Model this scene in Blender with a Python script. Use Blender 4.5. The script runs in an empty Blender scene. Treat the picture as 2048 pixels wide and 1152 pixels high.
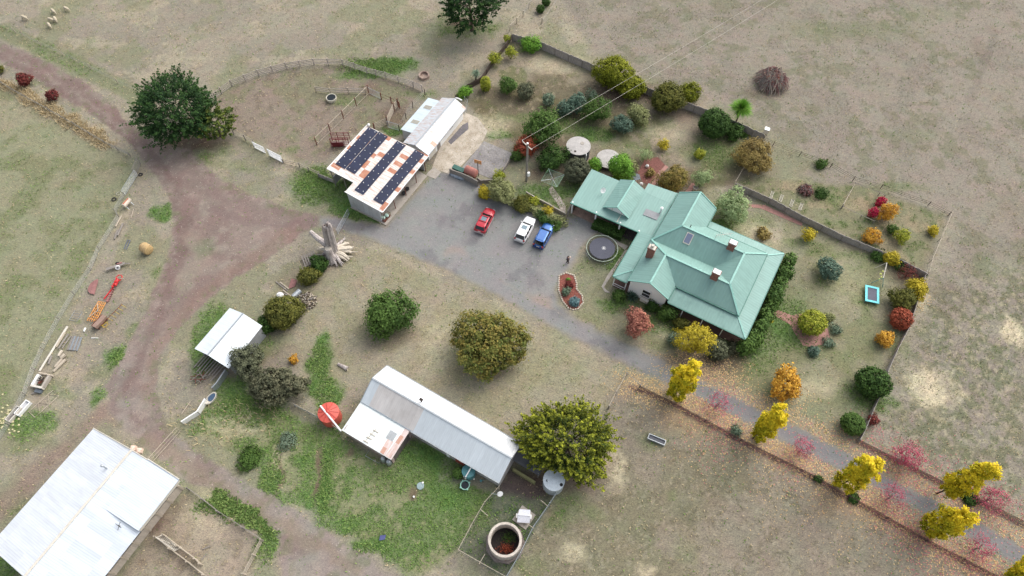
import bpy, bmesh, math, random
import numpy as np
from mathutils import Vector, Matrix
R_ = math.radians
scene = bpy.context.scene
COL = scene.collection
rnd = random.Random(7)
rng = np.random.default_rng(11)

# ------------------------------------------------------------------ camera
CH, CF, CT = 85.0, 1366.0, R_(60)      # height of the drone, focal length (px of a 2048 frame), tilt below the horizon
cam_d = bpy.data.cameras.new('camera')
cam_d.sensor_width = 36.0
cam_d.lens = 36.0 * CF / 2048
cam_d.clip_start = 1.0
cam_d.clip_end = 3000
cam = bpy.data.objects.new('camera', cam_d)
cam.location = (0, 0, CH)
cam.rotation_euler = (math.pi / 2 - CT, 0, 0)
COL.objects.link(cam)
scene.camera = cam

# ------------------------------------------------------------------ sky, sun, exposure
SUN_EL, SUN_AZ = R_(46), R_(48)        # azimuth measured from +Y towards +X
world = bpy.data.worlds.new('World'); scene.world = world
world.use_nodes = True
wn = world.node_tree; wn.nodes.clear()
sky = wn.nodes.new('ShaderNodeTexSky'); sky.sky_type = 'NISHITA'; sky.sun_disc = False
sky.sun_elevation = SUN_EL; sky.sun_rotation = SUN_AZ
sky.dust_density = 4.0; sky.ozone_density = 0.6; sky.air_density = 1.0
hs = wn.nodes.new('ShaderNodeHueSaturation'); hs.inputs['Saturation'].default_value = 0.42
bg = wn.nodes.new('ShaderNodeBackground'); bg.inputs['Strength'].default_value = 0.15
wo = wn.nodes.new('ShaderNodeOutputWorld')
wn.links.new(sky.outputs[0], hs.inputs['Color']); wn.links.new(hs.outputs[0], bg.inputs[0]); wn.links.new(bg.outputs[0], wo.inputs[0])
sun_d = bpy.data.lights.new('sun', 'SUN'); sun_d.energy = 1.2; sun_d.angle = R_(65); sun_d.color = (1.0, 0.96, 0.9)
sun = bpy.data.objects.new('sun', sun_d); COL.objects.link(sun)
sd = Vector((math.sin(SUN_AZ) * math.cos(SUN_EL), math.cos(SUN_AZ) * math.cos(SUN_EL), math.sin(SUN_EL)))
sun.rotation_euler = sd.to_track_quat('Z', 'Y').to_euler()
scene.view_settings.view_transform = 'Standard'
scene.view_settings.look = 'None'
scene.view_settings.gamma = 1.0
scene.view_settings.exposure = 0.60
scene.cycles.max_bounces = 6

# ------------------------------------------------------------------ helpers
def W(px, py, z=0.0):
    """where the sight line through a point of the survey photograph meets height z"""
    a = (px - 1024) / CF; b = (py - 576) / CF
    dx, dy, dz = a, math.cos(CT) - b * math.sin(CT), -math.sin(CT) - b * math.cos(CT)
    t = (z - CH) / dz
    return Vector((dx * t, dy * t, z))
def mpp(px, py):
    p = W(px, py); return math.sqrt(p.x ** 2 + p.y ** 2 + CH ** 2) / math.sqrt(CF ** 2 + (px - 1024) ** 2 + (py - 576) ** 2)
def wbase(base, top):
    """height of a vertical thing from its foot and top"""
    g = W(*base); best = (1e9, 0)
    for i in range(2, 160):
        z = i * 0.1; y = g.y; w = y * math.cos(CT) - (z - CH) * math.sin(CT); u = y * math.sin(CT) + (z - CH) * math.cos(CT)
        e = (1024 + CF * g.x / w - top[0]) ** 2 + (576 - CF * u / w - top[1]) ** 2
        best = min(best, (e, z))
    return g, best[1]

class MB:
    def __init__(s): s.v = []; s.f = []; s.m = []; s.c = []
    def add(s, vs, fs, mi=0, M=None):
        o = len(s.v)
        s.v += [tuple(M @ Vector(p)) if M is not None else tuple(p) for p in vs]
        s.f += [tuple(i + o for i in f) for f in fs]; s.m += [mi] * len(fs)
        return s
    def box(s, c, d, yaw=0, mi=0, M=None):
        x, y, z = d[0] / 2, d[1] / 2, d[2] / 2
        ca, sa = math.cos(yaw), math.sin(yaw)
        vs = []
        for k in (-z, z):
            for (i, j) in ((-x, -y), (x, -y), (x, y), (-x, y)):
                vs.append((c[0] + i * ca - j * sa, c[1] + i * sa + j * ca, c[2] + k))
        return s.add(vs, [(3, 2, 1, 0), (4, 5, 6, 7), (0, 1, 5, 4), (1, 2, 6, 5), (2, 3, 7, 6), (3, 0, 4, 7)], mi, M)
    def b2(s, x0, x1, y0, y1, z0, z1, mi=0):
        return s.box(((x0 + x1) / 2, (y0 + y1) / 2, (z0 + z1) / 2), (abs(x1 - x0), abs(y1 - y0), abs(z1 - z0)), 0, mi)
    def beam(s, a, b, w, h=None, mi=0):
        a = Vector(a); b = Vector(b); h = h or w; d = b - a
        if d.length < 1e-6: return s
        d.normalize(); up = Vector((0, 0, 1)) if abs(d.z) < 0.95 else Vector((1, 0, 0))
        x = d.cross(up).normalized(); y = x.cross(d)
        vs = [p + x * (i * w / 2) + y * (j * h / 2) for p in (a, b) for (i, j) in ((-1, -1), (1, -1), (1, 1), (-1, 1))]
        return s.add(vs, [(0, 1, 2, 3), (7, 6, 5, 4), (4, 5, 1, 0), (5, 6, 2, 1), (6, 7, 3, 2), (7, 4, 0, 3)], mi)
    def tube(s, pts, r, n=6, mi=0, cap=True):
        pts = [Vector(p) for p in pts]; k = len(pts)
        rs = r if isinstance(r, (list, tuple)) else [r] * k
        vs = []; px = None
        for i, p in enumerate(pts):
            d = (pts[min(i + 1, k - 1)] - pts[max(i - 1, 0)])
            d = d.normalized() if d.length > 1e-9 else Vector((0, 0, 1))
            if px is None:
                up = Vector((0, 0, 1)) if abs(d.z) < 0.9 else Vector((1, 0, 0)); px = d.cross(up).normalized()
            else:
                px = (px - d * px.dot(d)); px = px.normalized() if px.length > 1e-6 else Vector((1, 0, 0))
            q = d.cross(px)
            for j in range(n):
                t = 2 * math.pi * j / n; vs.append(p + px * (math.cos(t) * rs[i]) + q * (math.sin(t) * rs[i]))
        fs = [(i * n + j, i * n + (j + 1) % n, (i + 1) * n + (j + 1) % n, (i + 1) * n + j) for i in range(k - 1) for j in range(n)]
        if cap: fs += [tuple(range(n - 1, -1, -1)), tuple(range((k - 1) * n, k * n))]
        return s.add(vs, fs, mi)
    def lathe(s, prof, n=24, c=(0, 0, 0), mi=0, M=None):
        vs = []; k = len(prof)
        for r, z in prof:
            for j in range(n):
                t = 2 * math.pi * j / n; vs.append((c[0] + r * math.cos(t), c[1] + r * math.sin(t), c[2] + z))
        fs = [(i * n + j, i * n + (j + 1) % n, (i + 1) * n + (j + 1) % n, (i + 1) * n + j) for i in range(k - 1) for j in range(n)]
        if prof[-1][0] > 1e-4 and not (abs(prof[-1][1] - prof[-2][1]) < 1e-6 and prof[-1][0] > prof[-2][0]): fs.append(tuple(range((k - 1) * n, k * n)))
        if prof[0][0] > 1e-4 and not (abs(prof[0][1] - prof[1][1]) < 1e-6 and prof[0][0] > prof[1][0]): fs.append(tuple(range(n - 1, -1, -1)))
        return s.add(vs, fs, mi, M)
    def slab(s, pts, t=0.06, mi=0):
        """polygon with thickness t downwards"""
        n = len(pts); vs = [tuple(p) for p in pts] + [(p[0], p[1], p[2] - t) for p in pts]
        fs = [tuple(range(n)), tuple(range(2 * n - 1, n - 1, -1))] + [(i, n + i, n + (i + 1) % n, (i + 1) % n) for i in range(n)]
        return s.add(vs, fs, mi)
    def wall(s, pts, t=0.12, mi=0, nrm=None):
        """vertical/any flat polygon with thickness t along its normal"""
        P = [Vector(p) for p in pts]
        nn = Vector((0, 0, 0))
        for i in range(len(P)): nn += P[i].cross(P[(i + 1) % len(P)])
        nn.normalize(); n = len(P)
        vs = [p + nn * t / 2 for p in P] + [p - nn * t / 2 for p in P]
        fs = [tuple(range(n)), tuple(range(2 * n - 1, n - 1, -1))] + [(i, n + i, n + (i + 1) % n, (i + 1) % n) for i in range(n)]
        return s.add(vs, fs, mi)
    def blob(s, c, r, n=1, jit=0.15, mi=0):
        bm = bmesh.new(); bmesh.ops.create_icosphere(bm, subdivisions=n, radius=1)
        rr = r if isinstance(r, (tuple, list)) else (r, r, r)
        vs = []
        for v in bm.verts:
            k = 1 + rnd.uniform(-jit, jit); vs.append((c[0] + v.co.x * rr[0] * k, c[1] + v.co.y * rr[1] * k, c[2] + v.co.z * rr[2] * k))
        fs = [tuple(v.index for v in f.verts) for f in bm.faces]; bm.free()
        return s.add(vs, fs, mi)
    def build(s, name, mat, parent=None, world=False, smooth=False, loc=None):
        me = bpy.data.meshes.new(name)
        vs = s.v
        if parent is not None and world:
            Mi = (Matrix.Translation(parent.location) @ Matrix.Rotation(parent.rotation_euler.z, 4, 'Z')).inverted()
            if parent.parent is not None: Mi = Mi @ (Matrix.Translation(parent.parent.location) @ Matrix.Rotation(parent.parent.rotation_euler.z, 4, 'Z')).inverted()
            vs = [tuple(Mi @ Vector(p)) for p in vs]
        elif loc is not None:
            vs = [(p[0] - loc[0], p[1] - loc[1], p[2] - loc[2]) for p in vs]
        me.from_pydata(vs, [], s.f)
        for m in (mat if isinstance(mat, (list, tuple)) else [mat]): me.materials.append(m)
        me.polygons.foreach_set('material_index', s.m)
        if smooth: me.polygons.foreach_set('use_smooth', [True] * len(s.f))
        me.update()
        o = bpy.data.objects.new(name, me); COL.objects.link(o)
        if parent is not None: o.parent = parent
        if loc is not None: o.location = loc
        return o
def tag(o, label=None, cat=None, group=None, kind=None):
    if label: o['label'] = label
    if cat: o['category'] = cat
    if group: o['group'] = group
    if kind: o['kind'] = kind
    return o
def thing(name, label, cat, loc=(0, 0, 0), rz=0.0, group=None):
    o = bpy.data.objects.new(name, None); COL.objects.link(o)
    o.empty_display_size = 0.3
    o.location = loc; o.rotation_euler = (0, 0, rz)
    return tag(o, label, cat, group)
def single(name, mb, mat, label, cat, loc, group=None, smooth=False):
    """one-mesh thing whose vertices are given in the world"""
    return tag(mb.build(name, mat, loc=loc, smooth=smooth), label, cat, group)
def dup(root, loc, rz=None, label=None):
    r = root.copy(); COL.objects.link(r); r.location = loc
    if rz is not None: r.rotation_euler = (0, 0, rz)
    if label: r['label'] = label
    for ch in list(root.children):
        c = ch.copy(); COL.objects.link(c); c.parent = r
        for g in ch.children:
            d = g.copy(); COL.objects.link(d); d.parent = c
    return r
def npmesh(name, V, Fq, mat, attrs=None, smooth=False, loc=(0, 0, 0), parent=None):
    """fast mesh: V (n,3), Fq (m,4) quads or (m,3)"""
    me = bpy.data.meshes.new(name); V = np.asarray(V, dtype=np.float32); Fq = np.asarray(Fq, dtype=np.int32)
    k = Fq.shape[1]
    me.vertices.add(len(V)); me.vertices.foreach_set('co', V.ravel())
    me.loops.add(Fq.size); me.loops.foreach_set('vertex_index', Fq.ravel())
    me.polygons.add(len(Fq)); me.polygons.foreach_set('loop_start', np.arange(0, Fq.size, k, dtype=np.int32))
    me.polygons.foreach_set('loop_total', np.full(len(Fq), k, dtype=np.int32))
    if smooth: me.polygons.foreach_set('use_smooth', np.ones(len(Fq), dtype=bool))
    me.update(calc_edges=True)
    for an, (typ, arr) in (attrs or {}).items():
        a = me.attributes.new(an, typ, 'POINT')
        a.data.foreach_set('color' if 'COLOR' in typ else 'value', np.asarray(arr, dtype=np.float32).ravel())
    me.materials.append(mat)
    o = bpy.data.objects.new(name, me); COL.objects.link(o); o.location = loc
    if parent is not None: o.parent = parent
    return o

# ------------------------------------------------------------------ materials
def s2l(c, k=1.0):
    """colour given as 0-255 display values -> linear reflectance"""
    return tuple(((x / 255.0 + 0.055) / 1.055) ** 2.4 * k if x > 10 else x / 255 / 12.92 * k for x in c)
def newmat(name):
    m = bpy.data.materials.new(name); m.use_nodes = True
    nt = m.node_tree; b = nt.nodes['Principled BSDF']
    return m, nt, b
def nd(nt, t, **kw):
    n = nt.nodes.new(t)
    for k, v in kw.items():
        if k in n.inputs.keys(): n.inputs[k].default_value = v
        else: setattr(n, k, v)
    return n
def math_n(nt, op, a, b=None, clamp=False):
    n = nt.nodes.new('ShaderNodeMath'); n.operation = op; n.use_clamp = clamp
    for i, x in enumerate((a, b)):
        if x is None: continue
        if isinstance(x, (int, float)): n.inputs[i].default_value = x
        else: nt.links.new(x, n.inputs[i])
    return n.outputs[0]
def ramp(nt, f, stops):
    r = nt.nodes.new('ShaderNodeValToRGB'); nt.links.new(f, r.inputs[0]); e = r.color_ramp.elements
    while len(e) < len(stops): e.new(0.5)
    for el, (p, c) in zip(e, stops):
        el.position = p; el.color = (c[0], c[1], c[2], 1) if not isinstance(c, (int, float)) else (c, c, c, 1)
    return r.outputs[0]
def mixc(nt, f, a, b, typ='MIX'):
    n = nt.nodes.new('ShaderNodeMix'); n.data_type = 'RGBA'; n.blend_type = typ
    for i, x in ((0, f), (6, a), (7, b)):
        if isinstance(x, (int, float)): n.inputs[i].default_value = x
        elif isinstance(x, tuple): n.inputs[i].default_value = (x[0], x[1], x[2], 1)
        else: nt.links.new(x, n.inputs[i])
    return n.outputs[2]
def mat(name, rgb, rough=0.7, metal=0.0, var=0.18, sc=1.2, fine=0.12, rgb2=None, k=1.0, bump=0.0, stretch=None, spec=None):
    """plain weathered surface: base colour with two scales of noise"""
    m, nt, b = newmat(name); c = s2l(rgb, k)
    tc = nd(nt, 'ShaderNodeTexCoord'); src = tc.outputs['Object']
    if stretch:
        mp = nd(nt, 'ShaderNodeMapping'); mp.inputs['Scale'].default_value = stretch; nt.links.new(src, mp.inputs[0]); src = mp.outputs[0]
    n1 = nd(nt, 'ShaderNodeTexNoise', Scale=sc, Detail=4.0, Roughness=0.6); nt.links.new(src, n1.inputs['Vector'])
    n2 = nd(nt, 'ShaderNodeTexNoise', Scale=sc * 9, Detail=2.0); nt.links.new(src, n2.inputs['Vector'])
    c2 = s2l(rgb2, k) if rgb2 else tuple(x * 0.6 for x in c)
    f = ramp(nt, n1.outputs[0], [(0.35, 0.0), (0.68, 1.0)])
    fm = math_n(nt, 'MULTIPLY', f, var * 2 if not rgb2 else 1.0, True)
    col = mixc(nt, fm, c, c2)
    g = ramp(nt, n2.outputs[0], [(0.3, 1 - fine * 1.6), (0.7, 1 + fine)])
    col = mixc(nt, 1.0, col, g, 'MULTIPLY')
    nt.links.new(col, b.inputs['Base Color'])
    b.inputs['Roughness'].default_value = rough; b.inputs['Metallic'].default_value = metal
    if spec is not None: b.inputs['Specular IOR Level'].default_value = spec
    if bump:
        bp = nd(nt, 'ShaderNodeBump', Strength=bump, Distance=0.05); nt.links.new(n2.outputs[0], bp.inputs['Height']); nt.links.new(bp.outputs[0], b.inputs['Normal'])
    return m
def sheetmat(name, rgb, axis='X', var=0.10, rough=0.45, metal=0.25, dirt=None, dirtamt=0.0, sheet=0.76, rib=0.25, k=1.0, rows=0.0, rowlen=2.4, rust=None, rustamt=0.0):
    """corrugated sheeting: ribs and sheets repeat along `axis` of the building"""
    m, nt, b = newmat(name); c = s2l(rgb, k)
    tc = nd(nt, 'ShaderNodeTexCoord'); sp = nd(nt, 'ShaderNodeSeparateXYZ'); nt.links.new(tc.outputs['Object'], sp.inputs[0])
    a = sp.outputs[axis]; o = sp.outputs['Y' if axis == 'X' else 'X']
    ia = math_n(nt, 'FLOOR', math_n(nt, 'DIVIDE', a, sheet)); io = math_n(nt, 'FLOOR', math_n(nt, 'DIVIDE', o, rowlen))
    cb = nd(nt, 'ShaderNodeCombineXYZ'); nt.links.new(ia, cb.inputs[0]); nt.links.new(io, cb.inputs[1])
    wnn = nd(nt, 'ShaderNodeTexWhiteNoise'); wnn.noise_dimensions = '2D'; nt.links.new(cb.outputs[0], wnn.inputs['Vector'])
    tint = math_n(nt, 'MULTIPLY_ADD', wnn.outputs['Value'], var); nt.nodes[-1].inputs[2].default_value = 1 - var * 0.6
    ribs = math_n(nt, 'SINE', math_n(nt, 'MULTIPLY', a, 2 * math.pi / rib))
    rb = math_n(nt, 'MULTIPLY_ADD', ribs, 0.018); nt.nodes[-1].inputs[2].default_value = 1.0
    mp = nd(nt, 'ShaderNodeMapping'); mp.inputs['Scale'].default_value = (3, 0.35, 1) if axis == 'X' else (0.35, 3, 1)
    nt.links.new(tc.outputs['Object'], mp.inputs[0])
    n1 = nd(nt, 'ShaderNodeTexNoise', Scale=1.0, Detail=4.0, Roughness=0.6); nt.links.new(mp.outputs[0], n1.inputs['Vector'])
    st = ramp(nt, n1.outputs[0], [(0.25, 0.88), (0.75, 1.06)])
    col = mixc(nt, 1.0, c, st, 'MULTIPLY')
    t2 = math_n(nt, 'MULTIPLY', tint, rb)
    cc = nd(nt, 'ShaderNodeCombineColor'); [nt.links.new(t2, cc.inputs[i]) for i in range(3)]
    col = mixc(nt, 1.0, col, cc.outputs[0], 'MULTIPLY')
    if dirt:
        n3 = nd(nt, 'ShaderNodeTexNoise', Scale=0.55, Detail=6.0, Roughness=0.7); nt.links.new(tc.outputs['Object'], n3.inputs['Vector'])
        f = ramp(nt, n3.outputs[0], [(0.5, 0.0), (0.75, 1.0)])
        col = mixc(nt, math_n(nt, 'MULTIPLY', f, dirtamt), col, s2l(dirt))
    if rust:
        n4 = nd(nt, 'ShaderNodeTexNoise', Scale=1.6, Detail=6.0, Roughness=0.75); nt.links.new(mp.outputs[0], n4.inputs['Vector'])
        sel = ramp(nt, wnn.outputs['Value'], [(1 - rustamt, 0.0), (1 - rustamt + 0.02, 1.0)])
        patch = ramp(nt, n4.outputs[0], [(0.44, 0.0), (0.60, 0.85)])
        patch2 = ramp(nt, n4.outputs[0], [(0.30, 0.15), (0.42, 1.0)])
        f = mixc(nt, sel, math_n(nt, 'MULTIPLY', patch, 0.75), patch2)
        n5 = nd(nt, 'ShaderNodeTexNoise', Scale=2.0, Detail=3.0); nt.links.new(tc.outputs['Object'], n5.inputs['Vector'])
        col = mixc(nt, f, col, mixc(nt, n5.outputs[0], s2l(rust), s2l((196, 150, 120))))
    nt.links.new(col, b.inputs['Base Color'])
    b.inputs['Roughness'].default_value = rough; b.inputs['Metallic'].default_value = metal
    bp = nd(nt, 'ShaderNodeBump', Strength=0.25, Distance=0.02); nt.links.new(ribs, bp.inputs['Height']); nt.links.new(bp.outputs[0], b.inputs['Normal'])
    return m
def leafmat(name, ca, cb, rough=0.75, trans=0.12, k=1.0):
    """foliage: mixes two leaf colours by the per-leaf attribute tint"""
    m, nt, b = newmat(name)
    at = nd(nt, 'ShaderNodeAttribute'); at.attribute_name = 'tint'
    col = mixc(nt, at.outputs['Fac'], s2l(ca, k), s2l(cb, k))
    nt.links.new(col, b.inputs['Base Color']); b.inputs['Roughness'].default_value = rough; b.inputs['Specular IOR Level'].default_value = 0.25
    if trans:
        tr = nd(nt, 'ShaderNodeBsdfTranslucent'); nt.links.new(col, tr.inputs[0])
        ms = nd(nt, 'ShaderNodeMixShader'); ms.inputs[0].default_value = trans
        nt.links.new(b.outputs[0], ms.inputs[1]); nt.links.new(tr.outputs[0], ms.inputs[2])
        nt.links.new(ms.outputs[0], nt.nodes['Material Output'].inputs[0])
    return m
def glassy(name, rgb, rough=0.1, metal=0.0, coat=0.0):
    m, nt, b = newmat(name)
    tc = nd(nt, 'ShaderNodeTexCoord'); n = nd(nt, 'ShaderNodeTexNoise', Scale=2.5, Detail=2.0); nt.links.new(tc.outputs['Object'], n.inputs['Vector'])
    c = s2l(rgb); nt.links.new(mixc(nt, n.outputs[0], tuple(x * 0.85 for x in c), tuple(x * 1.15 for x in c)), b.inputs['Base Color'])
    b.inputs['Roughness'].default_value = rough; b.inputs['Metallic'].default_value = metal; b.inputs['Coat Weight'].default_value = coat
    return m

M = dict(
    grey_wood=mat('grey_wood', (150, 143, 136), 0.9, var=0.3, sc=2.5, fine=0.25),
    pale_wood=mat('pale_wood', (190, 178, 160), 0.9, var=0.25, sc=2.5, fine=0.2),
    weathered=mat('weathered_rail', (186, 176, 168), 0.9, var=0.25, sc=2.5, fine=0.2),
    dark_wood=mat('dark_wood', (84, 72, 64), 0.9, var=0.3, sc=2.5, fine=0.25),
    paling=mat('paling', (178, 170, 165), 0.9, var=0.4, sc=1.3, fine=0.3, stretch=(6, 6, .7)),
    bark=mat('bark', (92, 78, 66), 0.95, var=0.3, sc=3, fine=0.3),
    twig=mat('twig', (150, 135, 130), 0.95, var=0.3, sc=3, fine=0.2),
    deadwood=mat('deadwood', (206, 198, 192), 0.95, var=0.45, sc=1.3, fine=0.3, rgb2=(146, 134, 132), stretch=(3, 3, .6), bump=0.6),
    palewood_in=mat('bleached_wood', (214, 203, 186), 0.95, var=0.3, sc=3, fine=0.3),
    galv=mat('galvanised', (176, 182, 186), 0.4, 0.5, var=0.12, sc=2, fine=0.1),
    wire=mat('fence_wire', (165, 165, 160), 0.5, 0.4),
    rust=mat('rusty_steel', (120, 70, 56), 0.85, var=0.35, sc=2.5, fine=0.25),
    rustpink=mat('rusty_sheet', (158, 112, 108), 0.8, var=0.3, sc=1.8, fine=0.15),
    maroon=mat('maroon_steel', (120, 40, 48), 0.6, var=0.25, sc=2.5),
    red=mat('red_paint', (206, 46, 50), 0.5, var=0.2, sc=3),
    orange=mat('orange_paint', (232, 160, 80), 0.6, var=0.25, sc=3),
    yellow=mat('yellow_paint', (214, 178, 50), 0.6, var=0.25, sc=3),
    white=mat('white_paint', (240, 240, 238), 0.6, var=0.08, sc=1.5, fine=0.04),
    offwhite=mat('aged_white', (214, 208, 196), 0.8, var=0.2, sc=2.0, fine=0.12),
    concrete=mat('concrete', (178, 170, 160), 0.9, var=0.25, sc=1.0, fine=0.12, bump=0.2),
    concrete_pale=mat('pale_concrete', (196, 186, 172), 0.9, var=0.4, sc=0.7, fine=0.15, rgb2=(160, 148, 130), bump=0.2),
    asphalt=mat('dark_slab', (128, 124, 124), 0.95, var=0.3, sc=0.4, fine=0.14, rgb2=(158, 154, 150)),
    asphalt2=mat('patched_asphalt', (118, 114, 118), 0.95, var=0.3, sc=0.8, fine=0.2),
    brick=mat('brick', (158, 104, 88), 0.9, var=0.4, sc=5, fine=0.3, rgb2=(120, 84, 76)),
    paver=mat('brick_paver', (176, 132, 122), 0.9, var=0.3, sc=3, fine=0.2),
    black=mat('black_rubber', (34, 34, 38), 0.7, var=0.1),
    dark=mat('dark_interior', (58, 50, 46), 0.9, var=0.3),
    glass=glassy('window_glass', (40, 44, 52), 0.08),
    solar=None, teal=None)
M['solar'] = mat('solar_mat_black', (34, 42, 70), 0.38, 0.0, var=0.35, sc=0.7, fine=0.15, spec=0.35)
M['teal'] = mat('teal_plastic', (92, 150, 154), 0.5, var=0.15)
M['redplastic'] = mat('red_poly', (208, 92, 78), 0.5, var=0.15)
# ------------------------------------------------------------------ ground
def vnoise(x, y, s, seed):
    """smooth value noise, cell size s"""
    r = np.random.default_rng(seed); T = r.random((256, 256))
    gx = x / s + 1000.0; gy = y / s + 1000.0
    ix = np.floor(gx).astype(int); iy = np.floor(gy).astype(int); fx = gx - ix; fy = gy - iy
    fx = fx * fx * (3 - 2 * fx); fy = fy * fy * (3 - 2 * fy)
    a = T[ix % 256, iy % 256]; b = T[(ix + 1) % 256, iy % 256]; c = T[ix % 256, (iy + 1) % 256]; d = T[(ix + 1) % 256, (iy + 1) % 256]
    return (a * (1 - fx) + b * fx) * (1 - fy) + (c * (1 - fx) + d * fx) * fy
def fbm(x, y, s, seed, o=4, g=0.55):
    t = 0; a = 1; w = 0
    for i in range(o): t = t + a * vnoise(x, y, s / 2 ** i, seed + i); w += a; a *= g
    return t / w
def sstep(v, a, b): t = np.clip((v - a) / (b - a), 0, 1); return t * t * (3 - 2 * t)
GS = 0.2
xs = np.concatenate([[-1500, -700, -350, -200, -140], np.arange(-112, 112.01, GS), [140, 200, 350, 700, 1500]])
ys = np.concatenate([[-1500, -500, -150, -50, -15], np.arange(2, 122.01, GS), [150, 220, 400, 800, 1500]])
GX, GY = np.meshgrid(xs, ys, indexing='xy')
X = GX.ravel(); Y = GY.ravel()
n_big = fbm(X, Y, 14, 1); n_mid = fbm(X, Y, 4, 20, 4, 0.6); n_sm = fbm(X, Y, 1.2, 40, 3, 0.7); n_fine = fbm(X, Y, 0.5, 60, 2, 0.8)
WX = X + (fbm(X, Y, 2.2, 80, 3) - 0.5) * 2.2; WY = Y + (fbm(X, Y, 2.2, 90, 3) - 0.5) * 2.2     # warped, for ragged edges
WX2 = X + (fbm(X, Y, 1.0, 85, 2) - 0.5) * 0.7; WY2 = Y + (fbm(X, Y, 1.0, 95, 2) - 0.5) * 0.7
def polyd(pts, ax, ay):
    """signed distance to the polygon (px points), positive inside"""
    P = [W(*p) for p in pts]; n = len(P); d = np.full(ax.shape, 1e9); ins = np.zeros(ax.shape, bool)
    for i in range(n):
        x0, y0 = P[i].x, P[i].y; x1, y1 = P[(i + 1) % n].x, P[(i + 1) % n].y
        ex, ey = x1 - x0, y1 - y0; L = ex * ex + ey * ey + 1e-9
        t = np.clip(((ax - x0) * ex + (ay - y0) * ey) / L, 0, 1)
        d = np.minimum(d, (ax - x0 - t * ex) ** 2 + (ay - y0 - t * ey) ** 2)
        if abs(ey) > 1e-9:
            c = ((y0 > ay) != (y1 > ay)) & (ax < ex * (ay - y0) / ey + x0); ins ^= c
    d = np.sqrt(d); return np.where(ins, d, -d)
def lined(pts, ax, ay):
    P = [W(*p) for p in pts]; d = np.full(ax.shape, 1e9)
    for i in range(len(P) - 1):
        x0, y0 = P[i].x, P[i].y; x1, y1 = P[i + 1].x, P[i + 1].y; ex, ey = x1 - x0, y1 - y0; L = ex * ex + ey * ey + 1e-9
        t = np.clip(((ax - x0) * ex + (ay - y0) * ey) / L, 0, 1)
        d = np.minimum(d, (ax - x0 - t * ex) ** 2 + (ay - y0 - t * ey) ** 2)
    return np.sqrt(d)
def ell(px, py, rx, ry, soft=0.5, ang=0):
    c = W(px, py); m = mpp(px, py); sy = 0.82 if py < 500 else 0.95
    a = R_(ang); dx = WX - c.x; dy = WY - c.y; u = dx * math.cos(a) + dy * math.sin(a); v = -dx * math.sin(a) + dy * math.cos(a)
    q = np.sqrt((u / (rx * m)) ** 2 + (v / (ry * m / sy)) ** 2)
    return 1 - sstep(q, 1 - soft, 1 + soft)
KA = 0.80
def C(*c): return np.array(s2l(c, KA))
col = np.zeros((len(X), 3)); amp = np.full(len(X), 1.0)
def put(mask, c, a=None):
    global col, amp
    mm = mask[:, None]; col = col * (1 - mm) + (np.asarray(c) if np.ndim(c) > 1 else np.asarray(c)[None, :]) * mm
    if a is not None: amp = amp * (1 - mask) + a * mask
# base paddocks: dry tan to grey brown, olive tinge by noise
col[:] = C(160, 149, 130)
put(sstep(n_big, 0.42, 0.62) * 0.6, C(146, 136, 122))
put(sstep(n_mid, 0.52, 0.68) * 0.7, C(176, 163, 138))
put(sstep(fbm(X, Y, 7, 140, 4, .6), 0.5, 0.64) * 0.65, C(138, 138, 104))
put(sstep(n_sm, 0.60, 0.74) * 0.35, C(128, 126, 94))
# right-hand paddock greyer
pr = sstep(polyd([(1090, -30), (1200, 120), (1430, 210), (1530, 265), (1720, 370), (1910, 425), (1850, 600), (1720, 880), (2100, 1060), (2200, 400), (2100, -60)], X, Y), -1, 2)
put(pr * 0.75, C(152, 140, 127)); put(pr * sstep(n_mid, .5, .66) * .6, C(138, 128, 116)); put(pr * sstep(fbm(X, Y, 3, 150, 4, .65), 0.56, 0.66) * .55, C(120, 120, 90))
# paddock right, low corner: greener coarse tussock
pt = sstep(polyd([(1840, 560), (2100, 500), (2100, 1080), (1720, 880), (1780, 700)], WX, WY), -3, 6)
put(pt * sstep(n_sm, .44, .60) * .75, C(112, 116, 84)); put(pt * sstep(n_fine, .58, .72) * .5, C(186, 174, 142))
# left paddock: olive green
pl = sstep(polyd([(-60, 150), (50, 192), (212, 290), (280, 325), (230, 440), (150, 600), (60, 760), (-20, 900), (-160, 900), (-160, 150)], WX2, WY2), -1.2, 1.2)
put(pl * 0.85, C(146, 146, 112)); put(pl * sstep(n_big, .45, .6) * .6, C(160, 148, 122)); put(pl * sstep(n_mid, .48, .66) * .6, C(122, 128, 86)); put(pl * sstep(n_sm, .6, .72) * .3, C(116, 122, 84))
# bottom right paddock: brown with green tinge
pb = sstep(polyd([(1250, 760), (1340, 805), (1480, 885), (1850, 1085), (1990, 1160), (1000, 1180), (1125, 960)], WX2, WY2), -.5, .8)
put(pb * 0.8, C(142, 130, 112)); put(pb * sstep(n_big, .46, .6) * .5, C(126, 122, 88)); put(pb * sstep(n_sm, .55, .7) * .45, C(112, 106, 84))
put(pb * sstep(fbm(X, Y, .35, 222, 2), .6, .75) * .3, C(186, 172, 150))
# farm yard lawn with mower stripes
lawn = sstep(polyd([(700, 480), (960, 590), (1240, 735), (1340, 790), (1250, 760), (1215, 815), (1150, 800), (1040, 880), (780, 735), (640, 830), (560, 700), (520, 620), (600, 520)], WX2, WY2), -.5, 1)
dirv = (X * math.cos(R_(60)) + Y * math.sin(R_(60))); dirw = (-X * math.sin(R_(60)) + Y * math.cos(R_(60)))
put(lawn * .75, C(162, 151, 127)); put(lawn * sstep(vnoise(dirw, dirv, 1.5, 300), .5, .75) * .35, C(150, 142, 112)); put(lawn * sstep(n_mid, .52, .66) * .55, C(146, 142, 106))
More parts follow.
